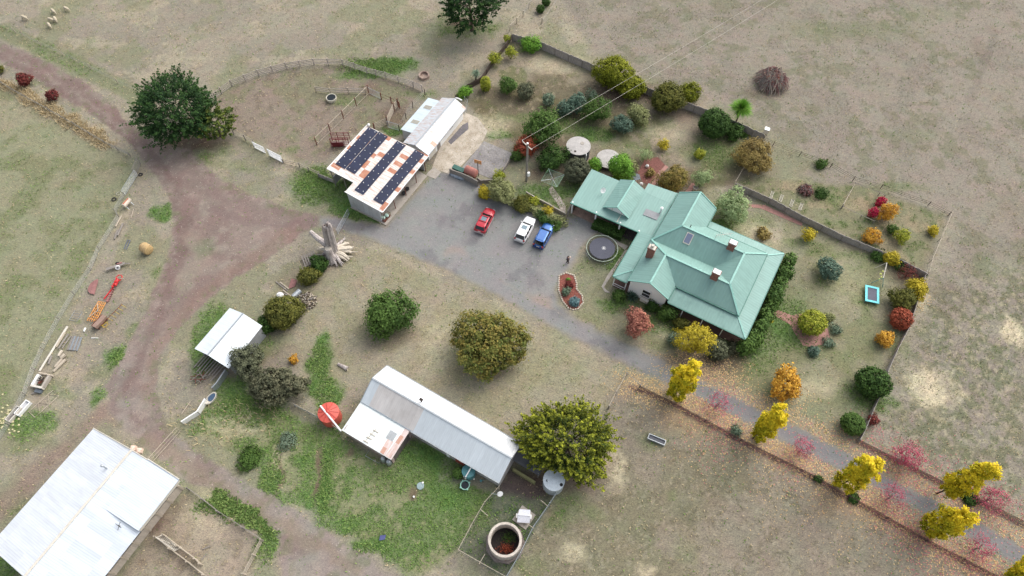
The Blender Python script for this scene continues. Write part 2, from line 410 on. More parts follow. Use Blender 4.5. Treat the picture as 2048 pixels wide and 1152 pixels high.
# house garden lawn: greener under trees
gl = sstep(polyd([(1140, 640), (1200, 560), (1240, 500), (1350, 640), (1500, 690), (1570, 520), (1560, 420), (1680, 480), (1850, 550), (1770, 740), (1710, 880), (1400, 750), (1250, 680)], WX2, WY2), -.5, 1)
put(gl * .75, C(148, 143, 112)); put(gl * sstep(vnoise(dirw, dirv, 1.3, 310), .45, .7) * .4, C(138, 134, 98)); put(gl * sstep(fbm(X, Y, 5, 320), .48, .6) * .6, C(122, 128, 84))
og = sstep(polyd([(1020, 85), (1200, 150), (1400, 230), (1520, 290), (1470, 370), (1400, 380), (1180, 330), (1030, 290), (930, 210), (960, 160)], WX2, WY2), -.5, 1)
put(og * .8, C(152, 138, 116)); put(og * sstep(n_mid, .46, .58) * .75, C(112, 116, 72)); put(og * sstep(n_big, .5, .62) * .7, C(108, 98, 72)); put(og * sstep(n_sm, .6, .7) * .4, C(178, 160, 134))
bl = sstep(polyd([(1480, 350), (1720, 370), (1895, 430), (1850, 545), (1690, 475), (1530, 400), (1470, 372)], WX2, WY2), -.5, 1)
put(bl * .85, C(136, 132, 98)); put(bl * sstep(n_sm, .5, .62) * .7, C(106, 114, 72)); put(bl * sstep(n_mid, .55, .66) * .6, C(168, 148, 118))
# chook yards / field by the long shed
gy = sstep(polyd([(440, 770), (520, 800), (690, 880), (790, 940), (985, 985), (918, 1100), (830, 1160), (720, 1090), (560, 960), (420, 880), (370, 870)], WX2, WY2), -.6, 1)
put(gy * .95, C(112, 132, 78)); put(gy * sstep(n_mid, .52, .64) * .6, C(150, 144, 110)); put(gy * sstep(n_sm, .5, .66) * .5, C(102, 126, 66)); put(gy * sstep(n_fine, .6, .75) * .4, C(160, 154, 116))
cr = sstep(polyd([(995, 965), (1120, 975), (1012, 1160), (915, 1100)], X, Y), -.2, .3)
put(cr * .85, C(104, 110, 88)); put(cr * sstep(n_sm, .5, .65) * .6, C(70, 92, 66))
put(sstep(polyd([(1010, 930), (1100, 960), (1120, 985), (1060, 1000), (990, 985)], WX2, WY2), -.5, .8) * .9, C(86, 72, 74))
wy = sstep(polyd([(372, 985), (527, 1080), (500, 1160), (240, 1160), (300, 1060)], WX2, WY2), -.3, .5)
put(wy * .9, C(168, 152, 132)); put(wy * sstep(n_sm, .52, .66) * .45, C(132, 118, 98))
# round yard: brown dirt
ry_ = sstep(polyd([(425, 205), (470, 172), (574, 138), (686, 131), (770, 156), (845, 182), (815, 230), (790, 260), (700, 270), (650, 330), (600, 325), (470, 265)], WX2, WY2), -.5, 1)
put(ry_ * .8, C(146, 128, 114)); put(ry_ * sstep(n_mid, .5, .62) * .6, C(126, 128, 92)); put(ry_ * sstep(n_sm, .55, .7) * .4, C(120, 104, 92))
# vivid green patches
for (x, y, a, b, s) in [(775, 132, 58, 20, 1), (720, 150, 50, 10, .8), (630, 372, 50, 32, .95), (690, 400, 30, 40, .9), (740, 430, 55, 18, 1), (610, 350, 30, 20, .7), (590, 300, 15, 9, .7), (790, 262, 20, 14, .9),
    (640, 725, 24, 32, 1), (628, 760, 18, 30, 1), (648, 690, 14, 22, 1), (655, 790, 22, 40, 1), (500, 700, 50, 30, .6), (548, 690, 40, 22, .5), (420, 660, 26, 60, .9), (400, 720, 24, 40, .8),
    (230, 712, 22, 22, .85), (205, 740, 30, 20, .6), (268, 660, 14, 24, .6), (195, 790, 12, 24, .8), (325, 425, 26, 16, .8), (318, 545, 10, 12, .6), (430, 300, 40, 20, .7), (470, 330, 50, 12, .5), (405, 322, 25, 15, .6),
    (150, 640, 14, 6, .6), (100, 770, 26, 14, .6), (60, 850, 50, 30, .8), (130, 790, 20, 12, .5), (60, 890, 70, 16, .6), (20, 1010, 40, 50, .6), (0, 1150, 30, 50, .8), (200, 940, 14, 60, .2),
    (500, 820, 60, 30, .9), (560, 860, 60, 40, .6), (470, 775, 40, 20, .8), (545, 950, 18, 60, .85), (650, 960, 24, 70, .9), (612, 930, 14, 60, .8), (640, 860, 50, 20, .6),
    (860, 930, 70, 45, .95), (800, 950, 60, 22, .7), (920, 1000, 50, 26, .9), (830, 905, 40, 22, .9), (960, 1020, 30, 40, .6), (760, 1075, 30, 20, .7), (740, 1090, 60, 12, .8), (690, 1050, 60, 12, .8), (610, 1000, 50, 12, .8), (460, 1000, 60, 14, .8), (540, 1060, 24, 60, .8),
    (700, 200, 40, 14, .6), (840, 190, 40, 10, .7), (690, 205, 20, 12, .5), (925, 60, 70, 26, .6), (960, 55, 50, 14, .6), (900, 45, 40, 30, .5), (1010, 40, 14, 14, .2),
    (1080, 235, 110, 10, .6), (1130, 250, 60, 14, .7), (1190, 270, 40, 20, .8), (1240, 300, 40, 20, .5), (1440, 310, 60, 40, .7), (1390, 300, 40, 20, .5), (1000, 270, 26, 12, .8), (1290, 250, 50, 12, .5),
    (1085, 385, 50, 25, .8), (1140, 370, 30, 22, .9), (1120, 400, 20, 30, .7), (1160, 440, 20, 14, .4), (1180, 470, 14, 20, .6), (1230, 520, 26, 22, .9), (1190, 530, 30, 20, .6), (1245, 480, 20, 30, .6),
    (1240, 610, 40, 20, .8), (1330, 650, 50, 20, .9), (1180, 640, 26, 16, .5), (1200, 670, 40, 12, .7), (1480, 700, 60, 20, .8), (1560, 640, 50, 50, .8), (1510, 730, 40, 20, .6), (1440, 460, 40, 20, .9), (1500, 450, 60, 14, .7), (1470, 430, 20, 20, .6),
    (1660, 560, 30, 26, .7), (1735, 600, 26, 20, .7), (1600, 600, 50, 40, .4), (1745, 795, 40, 26, .9), (1700, 800, 30, 30, .5), (1640, 800, 40, 40, .3), (1800, 680, 20, 30, .6), (1610, 690, 50, 14, .4), (1590, 490, 60, 10, .6), (1680, 510, 70, 10, .6),
    (1780, 375, 70, 12, .6), (1660, 400, 26, 18, .7), (1680, 450, 60, 12, .4), (1300, 880, 30, 20, .5), (1140, 1010, 40, 26, .6), (1110, 1040, 26, 20, .6), (1340, 990, 12, 10, .5), (1200, 1025, 18, 14, .5), (1055, 1130, 30, 30, .5), (1380, 1100, 26, 20, .3), (930, 720, 40, 60, .3), (1110, 730, 50, 60, .3), (780, 660, 60, 10, .2), (1700, 60, 140, 26, .35), (1860, 30, 60, 20, .3), (1840, 270, 40, 16, .3), (1990, 530, 50, 40, .2)]:
    g = C(92, 130, 56) if s > .75 else C(112, 126, 74)
    put(np.clip(ell(x, y, a, b, .55) * s * (0.35 + 1.1 * n_sm), 0, 1), g, 1.25)
# straw / bleached patches
for (x, y, a, b, s) in [(2025, 665, 18, 30, 1), (1860, 770, 40, 40, .8), (1870, 800, 26, 20, .8), (1230, 935, 22, 36, .7), (1150, 1105, 24, 18, .6), (1290, 1140, 22, 14, .6), (1925, 800, 14, 10, .5), (960, 700, 300, 90, .12), (870, 700, 30, 60, .35), (1390, 740, 60, 20, .3), (1620, 775, 60, 20, .4), (1510, 480, 40, 30, .6), (1120, 130, 60, 18, .5), (985, 250, 40, 22, .5), (1330, 265, 40, 20, .4), (285, 268, 12, 8, .9), (430, 300, 20, 10, .2), (420, 1020, 60, 40, .4), (1190, 690, 40, 12, .2), (1840, 600, 16, 20, .6), (480, 850, 60, 30, .5), (560, 905, 20, 30, .6), (1320, 660, 20, 20, .3), (1690, 560, 40, 60, .2)]:
    put(np.clip(ell(x, y, a, b, .6) * s * (.4 + 1.1 * n_fine), 0, 1), C(212, 196, 162), 1.3)
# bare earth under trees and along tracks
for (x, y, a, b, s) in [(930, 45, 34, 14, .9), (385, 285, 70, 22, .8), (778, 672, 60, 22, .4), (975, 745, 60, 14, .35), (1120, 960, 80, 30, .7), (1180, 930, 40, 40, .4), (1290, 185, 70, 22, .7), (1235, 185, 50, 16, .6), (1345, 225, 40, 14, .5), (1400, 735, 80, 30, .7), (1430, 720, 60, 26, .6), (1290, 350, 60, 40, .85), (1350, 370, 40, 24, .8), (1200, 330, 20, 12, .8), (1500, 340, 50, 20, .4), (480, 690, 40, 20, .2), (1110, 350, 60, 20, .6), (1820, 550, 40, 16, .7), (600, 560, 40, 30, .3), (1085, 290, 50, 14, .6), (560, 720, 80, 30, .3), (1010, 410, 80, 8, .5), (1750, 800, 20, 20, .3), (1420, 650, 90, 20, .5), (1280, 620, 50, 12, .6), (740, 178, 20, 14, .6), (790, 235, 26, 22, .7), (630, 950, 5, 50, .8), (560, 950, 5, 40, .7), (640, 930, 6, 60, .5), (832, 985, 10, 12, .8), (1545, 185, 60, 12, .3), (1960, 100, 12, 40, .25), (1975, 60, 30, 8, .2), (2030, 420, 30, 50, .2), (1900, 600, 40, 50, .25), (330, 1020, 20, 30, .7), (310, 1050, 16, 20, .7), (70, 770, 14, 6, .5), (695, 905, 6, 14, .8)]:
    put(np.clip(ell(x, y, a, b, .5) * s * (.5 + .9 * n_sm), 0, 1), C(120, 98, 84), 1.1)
# autumn litter tint
for (x, y, a, b, s) in [(1380, 830, 50, 40, .5), (1560, 900, 60, 30, .4), (1700, 1000, 70, 36, .4)]:
    put(np.clip(ell(x, y, a, b, .6) * s, 0, 1), C(184, 150, 110))
lit = lined([(1260, 770), (1400, 810), (1560, 900), (1700, 985), (1850, 1075), (2050, 1190)], WX2, WY2)
put((1 - sstep(lit, .8, 2.8)) * .5, C(168, 144, 120))
lit2 = lined([(1400, 745), (1600, 845), (1760, 925), (1900, 1000), (2060, 1075)], WX2, WY2)
put((1 - sstep(lit2, .5, 2.0)) * .5, C(164, 144, 120))
for fl in ([(1262, 775), (1340, 806), (1480, 882), (1620, 952), (1850, 1082), (2000, 1160)], [(1715, 885), (1790, 920), (1880, 966), (2048, 1052)]):
    put((1 - sstep(lined(fl, WX2, WY2), .15, .5)) * .8, C(118, 86, 84))
# tall dry grass along the track fence
put((1 - sstep(lined([(-20, 160), (50, 190), (110, 222), (170, 262), (215, 290)], WX, WY), .5, 1.8)) * .85, C(182, 166, 138), 1.4)
put((1 - sstep(lined([(0, 60), (127, 115), (237, 172), (290, 205)], WX2, WY2) - 1.0, .2, 1.2)) * .6, C(120, 130, 84))
# wheel ruts
put((1 - sstep(lined([(1990, 70), (1960, 150), (1940, 200)], WX2, WY2), .3, 1.0)) * .25, C(110, 100, 94))
# ---- red-brown dirt branch
rb = sstep(polyd([(225, 800), (190, 812), (150, 850), (60, 930), (0, 985), (-60, 1040), (-40, 1100), (30, 1020), (120, 930), (190, 862), (232, 850)], WX, WY), -.8, 1.2)
put(rb * .8, C(150, 128, 114))
# ---- track
TRACK = [(-40, 62), (0, 82), (60, 108), (130, 142), (200, 186), (245, 236), (290, 268), (330, 285), (380, 302), (430, 352), (500, 385), (570, 415), (640, 432), (690, 440), (700, 468), (640, 452), (600, 470), (540, 512), (470, 558), (410, 605), (370, 645), (338, 690), (318, 740), (315, 790), (330, 838), (360, 878), (428, 924), (515, 975), (615, 1038), (676, 1076), (764, 1134), (810, 1165), (560, 1170), (562, 1085), (500, 1030), (430, 980), (360, 955), (300, 900), (250, 862), (222, 820), (212, 772), (240, 722), (275, 660), (300, 600), (335, 520), (348, 450), (335, 385), (290, 318), (240, 272), (190, 236), (120, 190), (50, 150), (0, 122), (-40, 105)]
td = polyd(TRACK, (WX + WX2) / 2, (WY + WY2) / 2) ; tk = sstep(td, -.3, .35)
low = sstep(-Y, -44, -34)      # greyer towards the wool shed
tc_ = C(150, 131, 122)[None] * (1 - low[:, None]) + C(154, 141, 133)[None] * low[:, None]
put(tk * .95, tc_, .55)
put(tk * sstep(fbm(X, Y, 3.5, 400, 3), .48, .62) * .55, C(134, 110, 104), .7); put(tk * sstep(fbm(X, Y, 1.6, 430, 3), .54, .7) * .5, C(168, 152, 140), .7)
for rl, cc, ww in (([(0, 92), (130, 160), (250, 250), (300, 300), (350, 370), (370, 430), (360, 520), (330, 600), (290, 690), (255, 780)], (130, 106, 100), .5), ([(0, 108), (120, 180), (230, 262), (290, 330), (350, 420), (375, 470), (330, 560)], (124, 100, 95), .45),
                   ([(600, 455), (500, 520), (400, 590), (340, 660), (300, 740), (300, 800)], (146, 118, 106), .8), ([(640, 450), (560, 450), (480, 440), (420, 420)], (136, 114, 110), .6), ([(400, 350), (480, 420), (600, 430)], (140, 118, 112), .8), ([(380, 470), (400, 520), (360, 580)], (158, 142, 126), .8), ([(300, 880), (420, 960), (600, 1070), (720, 1150)], (150, 132, 114), .6)):
    put(np.clip((1 - sstep(lined(rl, WX, WY), ww * .4, ww * 2.4)) * .6 * tk, 0, 1), C(*cc), .55)
put(tk * sstep(n_fine, .66, .8) * .12, C(186, 172, 160), .55)
put(np.clip(ell(410, 495, 26, 16, .5) * .7 * n_sm * 1.6, 0, 1) * tk, C(126, 128, 100))
put(tk * (1 - sstep(td, .4, 2.2)) * sstep(n_sm, .56, .66) * .5, C(116, 122, 84))
# ---- gravel yard and drive
GRAVEL = [(772, 452), (866, 345), (910, 345), (940, 355), (975, 378), (990, 400), (1060, 415), (1125, 436), (1160, 430), (1215, 462), (1190, 470), (1165, 495), (1142, 535), (1128, 550), (1112, 575), (1116, 606), (1146, 630), (1211, 666), (1274, 696), (1341, 731), (1399, 761), (1521, 821), (1633, 876), (1711, 916), (1753, 944), (1878, 1006), (1948, 1041), (2048, 1094), (2130, 1140), (2110, 1170), (2023, 1124), (1921, 1066), (1856, 1034), (1731, 964), (1676, 939), (1536, 866), (1499, 848), (1376, 783), (1331, 766), (1244, 726), (1144, 676), (1024, 608), (962, 576), (887, 538), (812, 508), (737, 478), (687, 463), (640, 450), (640, 432), (700, 438)]
gd = polyd(GRAVEL, WX2, WY2); gv = sstep(gd, -.3, .3)
put(gv * .99, C(149, 147, 146), .45)
put(gv * sstep(fbm(X, Y, 5, 500, 4), .48, .66) * .6, C(156, 152, 148), .5)
put(gv * sstep(fbm(X, Y, 3, 510, 4), .56, .7) * .5, C(120, 116, 120), .5)
for rl in ([(1000, 560), (1090, 610), (1200, 670), (1330, 740), (1500, 830), (1700, 935), (1900, 1040), (2048, 1112)],):
    put((1 - sstep(lined(rl, WX2, WY2), .1, .45)) * .3 * gv, C(162, 150, 138), .5)
put(np.clip(ell(1080, 600, 26, 14, .6, -30) * .6, 0, 1) * gv, C(172, 148, 134)); put(np.clip(ell(905, 505, 22, 10, .6) * .5, 0, 1) * gv, C(170, 146, 136))
put(np.clip(ell(700, 455, 60, 12, .6) * .6, 0, 1) * gv, C(118, 108, 108))
for rl in ([(1395, 775), (1560, 858), (1740, 950), (1900, 1030), (2048, 1104)], [(1450, 790), (1620, 875), (1800, 970), (2000, 1070)]):
    put((1 - sstep(lined(rl, X, Y), .2, .8)) * .4 * gv, C(116, 114, 120), .4)
put((1 - sstep(np.abs(gd), .15, .7)) * .45, C(158, 146, 122))
dr_ = sstep(X, 12, 22) * gv; put(dr_ * .55, C(134, 132, 134), .45)
col = col * np.array([.975, .985, 1.01]); lum_ = col @ np.array([.3, .6, .1]); col = col * .86 + lum_[:, None] * .14
GCOL = np.concatenate([col, np.ones((len(X), 1))], 1)
def groundmat():
    m, nt, b = newmat('ground_cover')
    at = nd(nt, 'ShaderNodeAttribute'); at.attribute_name = 'tone'
    am = nd(nt, 'ShaderNodeAttribute'); am.attribute_name = 'coarse'
    tc = nd(nt, 'ShaderNodeTexCoord'); v = tc.outputs['Object']
    mp = nd(nt, 'ShaderNodeMapping'); mp.inputs['Scale'].default_value = (1, 1.6, 1); mp.inputs['Rotation'].default_value = (0, 0, 0.5); nt.links.new(v, mp.inputs[0])
    n1 = nd(nt, 'ShaderNodeTexNoise', Scale=1.1, Detail=6.0, Roughness=0.72); nt.links.new(mp.outputs[0], n1.inputs['Vector'])
    n2 = nd(nt, 'ShaderNodeTexNoise', Scale=3.6, Detail=4.0, Roughness=0.7); nt.links.new(mp.outputs[0], n2.inputs['Vector'])
    n3 = nd(nt, 'ShaderNodeTexNoise', Scale=11.0, Detail=2.0); nt.links.new(v, n3.inputs['Vector'])
    n4 = nd(nt, 'ShaderNodeTexNoise', Scale=0.35, Detail=3.0); nt.links.new(v, n4.inputs['Vector'])
    a = math_n(nt, 'SUBTRACT', n1.outputs[0], 0.5); b2 = math_n(nt, 'SUBTRACT', n2.outputs[0], 0.5); c3 = math_n(nt, 'SUBTRACT', n3.outputs[0], 0.5)
    s = math_n(nt, 'ADD', math_n(nt, 'MULTIPLY', a, 0.9), math_n(nt, 'ADD', math_n(nt, 'MULTIPLY', b2, 1.6), math_n(nt, 'MULTIPLY', c3, 1.5)))
    s = math_n(nt, 'MULTIPLY', s, am.outputs['Fac'])
    f = math_n(nt, 'ADD', s, 1.0)
    cc = nd(nt, 'ShaderNodeCombineColor')
    nt.links.new(f, cc.inputs[0]); nt.links.new(f, cc.inputs[1])
    nt.links.new(math_n(nt, 'ADD', math_n(nt, 'MULTIPLY', s, 0.8), 1.0), cc.inputs[2])
    col = mixc(nt, 1.0, at.outputs['Color'], cc.outputs[0], 'MULTIPLY')
    g = ramp(nt, n4.outputs[0], [(0.3, (1.03, 0.98, 0.97)), (0.7, (0.95, 1.02, 0.97))])
    col = mixc(nt, 1.0, col, g, 'MULTIPLY')
    nt.links.new(col, b.inputs['Base Color']); b.inputs['Roughness'].default_value = 0.95; b.inputs['Specular IOR Level'].default_value = 0.15
    bp = nd(nt, 'ShaderNodeBump', Strength=0.35, Distance=0.1); nt.links.new(n2.outputs[0], bp.inputs['Height']); nt.links.new(bp.outputs[0], b.inputs['Normal'])
    return m
M['ground'] = groundmat()
nx, ny = len(xs), len(ys)
Z = (n_mid - .5) * 0.10 * (np.abs(X) < 112)
idx = np.arange(nx * ny).reshape(ny, nx)
quads = np.stack([idx[:-1, :-1], idx[:-1, 1:], idx[1:, 1:], idx[1:, :-1]], -1).reshape(-1, 4)
Zg = Z * 0.0
gnd = npmesh('grass_ground', np.stack([X, Y, Zg], 1), quads, M['ground'], {'tone': ('FLOAT_COLOR', GCOL), 'coarse': ('FLOAT', amp)})
tag(gnd, kind='structure')
def sheet(name, mask, h):
    q = quads[mask[quads].all(1)]; u, inv = np.unique(q, return_inverse=True)
    o = npmesh(name, np.stack([X[u], Y[u], np.full(len(u), h)], 1), inv.reshape(-1, 4), M['ground'], {'tone': ('FLOAT_COLOR', GCOL[u]), 'coarse': ('FLOAT', amp[u])})
    return tag(o, kind='structure')
gm = gd > -.05
sheet('gravel_driveway', gm, 0.012)
sheet('dirt_track', (td > -.1) & ~gm, 0.008)
def is_clear(x, y): return True
# ------------------------------------------------------------------ farmhouse
GREENROOF_X = sheetmat('green_sheet_x', (140, 180, 171), 'X', var=0.06, metal=0.0, rough=0.55, k=.8, rib=.4, dirt=(110, 140, 130), dirtamt=.35)
GREENROOF_Y = sheetmat('green_sheet_y', (140, 180, 171), 'Y', var=0.06, metal=0.0, rough=0.55, k=.8, rib=.4, dirt=(110, 140, 130), dirtamt=.35)
TRIM = mat('green_trim', (146, 200, 188), 0.5, var=0.05, k=.85)
WHITE_X = sheetmat('white_sheet_x', (232, 238, 240), 'X', var=0.07, metal=0.1, rough=0.5, dirt=(170, 165, 155), dirtamt=0.35)
WHITE_Y = sheetmat('white_sheet_y', (226, 234, 240), 'Y', var=0.08, metal=0.1, rough=0.5, dirt=(180, 178, 172), dirtamt=0.3)
TIN = sheetmat('old_tin', (176, 178, 182), 'X', var=0.25, metal=0.2, rough=0.6, dirt=(120, 112, 104), dirtamt=0.5, rowlen=50)
TINY = sheetmat('old_tin_y', (176, 178, 182), 'Y', var=0.25, metal=0.2, rough=0.6, dirt=(120, 112, 104), dirtamt=0.5, rowlen=50)
def frame_root(name, label, cat, loc, deg, group=None):
    return thing(name, label, cat, (loc[0], loc[1], 0), R_(deg), group)
house = frame_root('farmhouse', 'green roofed white homestead with wraparound verandah, three brick chimneys and attached carport', 'house', (31.11, 39.63), -30)
ER, ZR, ZV0, ZV1 = 3.6, 5.55, 3.28, 2.8
A_, B_, D_, I_ = (-14.25, 10.8, ZR), (-4.95, 10.8, ZR), (-4.95, 5.1, ZR), (-14.3, 5.1, ZR)
H_, E_ = (-17.3, 7.8, ER), (-7.85, 7.85, ER)
G_, Cc, Mm, Ll, Kk, Jj = (-2.1, 2.4, ER), (-2.1, 13.75, ER), (-11.3, 2.4, ER), (-11.3, 0, ER), (-17.3, 0, ER), (-14.3, -0.1, ZR)
Wm, WRr, Wr_, Wl_ = (-11.3, 13.75, ER), (-11.3, 17.55, ER), (-14.25, 17.6, ZR), (-17.2, 17.55, ER)
rx = MB(); ry = MB()                    # slopes whose ribs repeat along x / along y
T_ = 0.08
rx.slab([A_, H_, E_, B_], T_); rx.slab([I_, D_, E_, H_], T_); rx.slab([I_, Mm, G_, D_], T_); rx.slab([A_, B_, Cc, Wm], T_)
ry.slab([D_, G_, Cc, B_], T_); ry.slab([B_, E_, D_], T_); ry.slab([Kk, Jj, I_, H_], T_); ry.slab([Jj, Ll, Mm, I_], T_)
ry.slab([(-17.2, 7.8, ER + .01), A_, Wr_, Wl_], T_); ry.slab([A_, Wm, WRr, Wr_], T_)
rf = MB(); rf.v = rx.v + ry.v; rf.f = rx.f + [tuple(i + len(rx.v) for i in f) for f in ry.f]; rf.m = [0] * len(rx.f) + [1] * len(ry.f)
roof = rf.build('roof', [GREENROOF_X, GREENROOF_Y], house)
cap = MB()
for a, b in ((A_, B_), (B_, D_), (I_, D_), (Jj, I_), (A_, Wr_), (A_, H_), (I_, H_), (B_, Cc), (D_, G_)):
    cap.beam((a[0], a[1], a[2] + .03), (b[0], b[1], b[2] + .03), .26, .06)
for a, b in ((Jj, Kk), (Jj, Ll), (Wr_, Wl_), (Wr_, WRr)):
    cap.beam((a[0], a[1] + (-.1 if a is Jj else .06), a[2] + .02), (b[0], b[1] + (-.1 if a is Jj else .06), b[2] + .02), .12, .14)
cap.build('ridge_cap', TRIM, roof)
gt = MB()
def gut(a, b, s=.12): gt.beam(a, b, s, s)
gut((-17.38, -.1, 3.5), (-17.38, 17.5, 3.5)); gut((-2.02, 2.3, 3.5), (-2.02, 13.8, 3.5)); gut((-11.2, 2.32, 3.5), (-2.1, 2.32, 3.5)); gut((-11.22, 13.85, 3.5), (-2.1, 13.85, 3.5)); gut((-11.2, 13.9, 3.5), (-11.2, 17.5, 3.5)); gut((-11.2, -.05, 3.5), (-11.2, 2.3, 3.5))
gut((-11.2, -.07, 2.72), (.07, -.07, 2.72)); gut((.07, -.07, 2.72), (.07, 15.65, 2.72)); gut((-11.2, 15.67, 2.72), (.07, 15.67, 2.72)); gut((-19.57, -.05, 2.72), (-19.57, 8.6, 2.72)); gut((-19.5, -.07, 2.72), (-17.4, -.07, 2.72))
gt.build('gutter', mat('green_gutter', (70, 128, 116), .5), roof)
va = MB(); vb = MB()
va.slab([(-11.3, 0, ZV1), (0, 0, ZV1), (-2.1, 2.4, ZV0), (-11.3, 2.4, ZV0)], .06)
vb.slab([(0, 0, ZV1), (0, 15.6, ZV1), (-2.1, 13.7, ZV0), (-2.1, 2.4, ZV0)], .06)
va.slab([(0, 15.6, ZV1), (-11.3, 15.6, ZV1), (-11.3, 13.7, ZV0), (-2.1, 13.7, ZV0)], .06)
vb.slab([(-19.5, 0, ZV1), (-17.32, 2.1, ZV0), (-17.32, 8.75, ZV0), (-19.5, 8.75, ZV1)], .06)
va.slab([(-19.5, 0, ZV1), (-17.32, 0, ZV1), (-17.32, 2.1, ZV0)], .06)
vr = MB(); vr.v = va.v + vb.v; vr.f = va.f + [tuple(i + len(va.v) for i in f) for f in vb.f]; vr.m = [0] * len(va.f) + [1] * len(vb.f)
ver = vr.build('verandah_roof', [sheetmat('verandah_sheet_x', (140, 180, 171), 'X', var=.05, metal=0, rough=.5, k=.8, rib=.4, dirt=(70, 110, 100), dirtamt=.5), GREENROOF_Y], house)
for a, b in (((0, 0, ZV1), (-2.1, 2.4, ZV0)), ((0, 15.6, ZV1), (-2.1, 13.7, ZV0)), ((-19.5, 0, ZV1), (-17.32, 2.1, ZV0))): MB().beam((a[0], a[1], a[2] + .03), (b[0], b[1], b[2] + .03), .2, .05).build('hip_cap', TRIM, ver)
wl = MB()
WALLM = mat('weatherboard', (240, 240, 238), .7, var=.06, fine=.04, stretch=(.6, .6, 9), sc=1)
def wbox(x0, x1, y0, y1, z1=3.5): wl.b2(x0, x1, y0, y1, 0, z1)
wbox(-17.0, -2.4, 2.8, 13.4); wbox(-17.0, -11.6, .25, 2.8); wbox(-16.95, -11.6, 13.4, 17.2)
wl.wall([(-17.0, .22, 3.49), (-11.6, .22, 3.49), (-14.3, .22, 5.28)], .1); wl.wall([(-16.95, 17.15, 3.49), (-11.6, 17.15, 3.49), (-14.25, 17.15, 5.28)], .1)
wall = wl.build('wall', WALLM, house)
def window(parent, c, w, h, axis, n, mu=1, glassm=None):
    """c centre on the wall face, axis 'x': wall runs along x and faces n*y"""
    fr = MB(); gl = MB(); t = .07
    def bx(mb, a0, a1, z0, z1, d0, d1):
        if axis == 'x': mb.b2(c[0] + a0, c[0] + a1, c[1] + n * d0, c[1] + n * d1, c[2] + z0, c[2] + z1)
        else: mb.b2(c[0] + n * d0, c[0] + n * d1, c[1] + a0, c[1] + a1, c[2] + z0, c[2] + z1)
    for a0, a1, z0, z1 in ((-w / 2, w / 2, h / 2 - t, h / 2), (-w / 2, w / 2, -h / 2, -h / 2 + t), (-w / 2, -w / 2 + t, -h / 2 + t, h / 2 - t), (w / 2 - t, w / 2, -h / 2 + t, h / 2 - t)): bx(fr, a0, a1, z0, z1, -.02, .06)
    for i in range(mu): zz = -h / 2 + h * (i + 1) / (mu + 1); bx(fr, -w / 2 + t, w / 2 - t, zz - .03, zz + .03, -.02, .05)
    bx(gl, -w / 2 + t, w / 2 - t, -h / 2 + t, h / 2 - t, -.03, .02)
    f = fr.build('window', M['white'], parent); gl.build('pane', glassm or M['glass'], f)
    si = MB(); bx(si, -w / 2 - .05, w / 2 + .05, -h / 2 - .06, -h / 2 - .005, -.02, .12); si.build('sill', M['grey_wood'], f)
window(house, (-14.4, .17, 2.0), 1.25, 1.7, 'x', -1)
for x in (-9.6, -7.6, -3.6): window(house, (x, 2.8, 1.9), 1.0, 1.5, 'x', -1)
window(house, (-17.0, 4, 1.9), 1.0, 1.5, 'y', -1); window(house, (-2.4, 6, 1.9), 1.0, 1.5, 'y', 1); window(house, (-2.4, 10, 1.9), 1.0, 1.5, 'y', 1)
MB().b2(-6.05, -5.15, 2.68, 2.79, .3, 2.4).build('door', M['maroon'], house)
MB().b2(-14.9, -13.7, -.32, .15, .35, .95).build('meter_box', M['offwhite'], house)
fl = MB(); fl.b2(-11.5, -.15, .15, 2.75, 0, .3); fl.b2(-2.35, -.15, 2.75, 15.4, 0, .3); fl.b2(-19.3, -17.05, .15, 8.5, 0, .25); fl.b2(-11.5, -2.35, 13.45, 15.4, 0, .3)
fl.build('verandah_floor', mat('verandah_boards', (112, 84, 76), .8, var=.3, stretch=(1, 8, 1)), house)
for (x, y) in [(-.25, .2), (-3.1, .2), (-6.0, .2), (-8.9, .2), (-.25, 5), (-.25, 10), (-.25, 15.3), (-19.3, .2), (-17.5, .2), (-19.3, 4.4), (-19.3, 8.4), (-6, 15.3)]:
    MB().b2(x - .06, x + .06, y - .06, y + .06, .3 if x > -12 else .2, 2.76).build('verandah_post', M['white'], house)
rl = MB(); rl.b2(-19.3, -17.5, .16, .22, .78, .84); rl.b2(-19.3, -17.5, .16, .22, .2, .26); rl.build('verandah_rail', M['white'], house)
# carport wing, breezeway and porch gable
cp = MB(); 
cp.slab([(-30.65, 8.45, 2.75), (-19.35, 8.72, 2.75), (-17.3, 8.75, 2.8), (-17.3, 15.3, 3.3), (-21.9, 15.45, 3.3), (-30.65, 15.35, 3.3)], .08, 0)
cp.slab([(-21.95, 15.3, 3.31), (-17.25, 15.3, 3.31), (-17.25, 17.6, 3.36), (-21.95, 17.15, 3.36)], .08, 0)
cpr = cp.build('carport_roof', sheetmat('carport_sheet', (140, 180, 171), 'X', var=.05, metal=0, rough=.5, k=.82, rib=.4), house)
g3 = MB(); g3.beam((-30.7, 8.38, 2.7), (-19.4, 8.64, 2.7), .13, .14); g3.build('gutter', mat('dark_gutter', (74, 134, 122), .5), cpr)
ms_ = MB(); ms_.slab([(-20.3, 11.6, 3.07), (-18.1, 11.7, 3.09), (-18.1, 12.9, 3.18), (-20.3, 12.8, 3.16)], .04); ms_.build('skylight_sheet', mat('fibreglass', (140, 142, 146), .4), cpr)
ex = MB(); ex.tube([(-18.2, 13.2, 3.1), (-18.2, 13.2, 4.2)], .13, 10); ex.lathe([(.24, 0), (.24, .06), (.02, .2)], 10, (-18.2, 13.2, 4.2)); ex.build('flue', M['white'], house)
pg = MB()
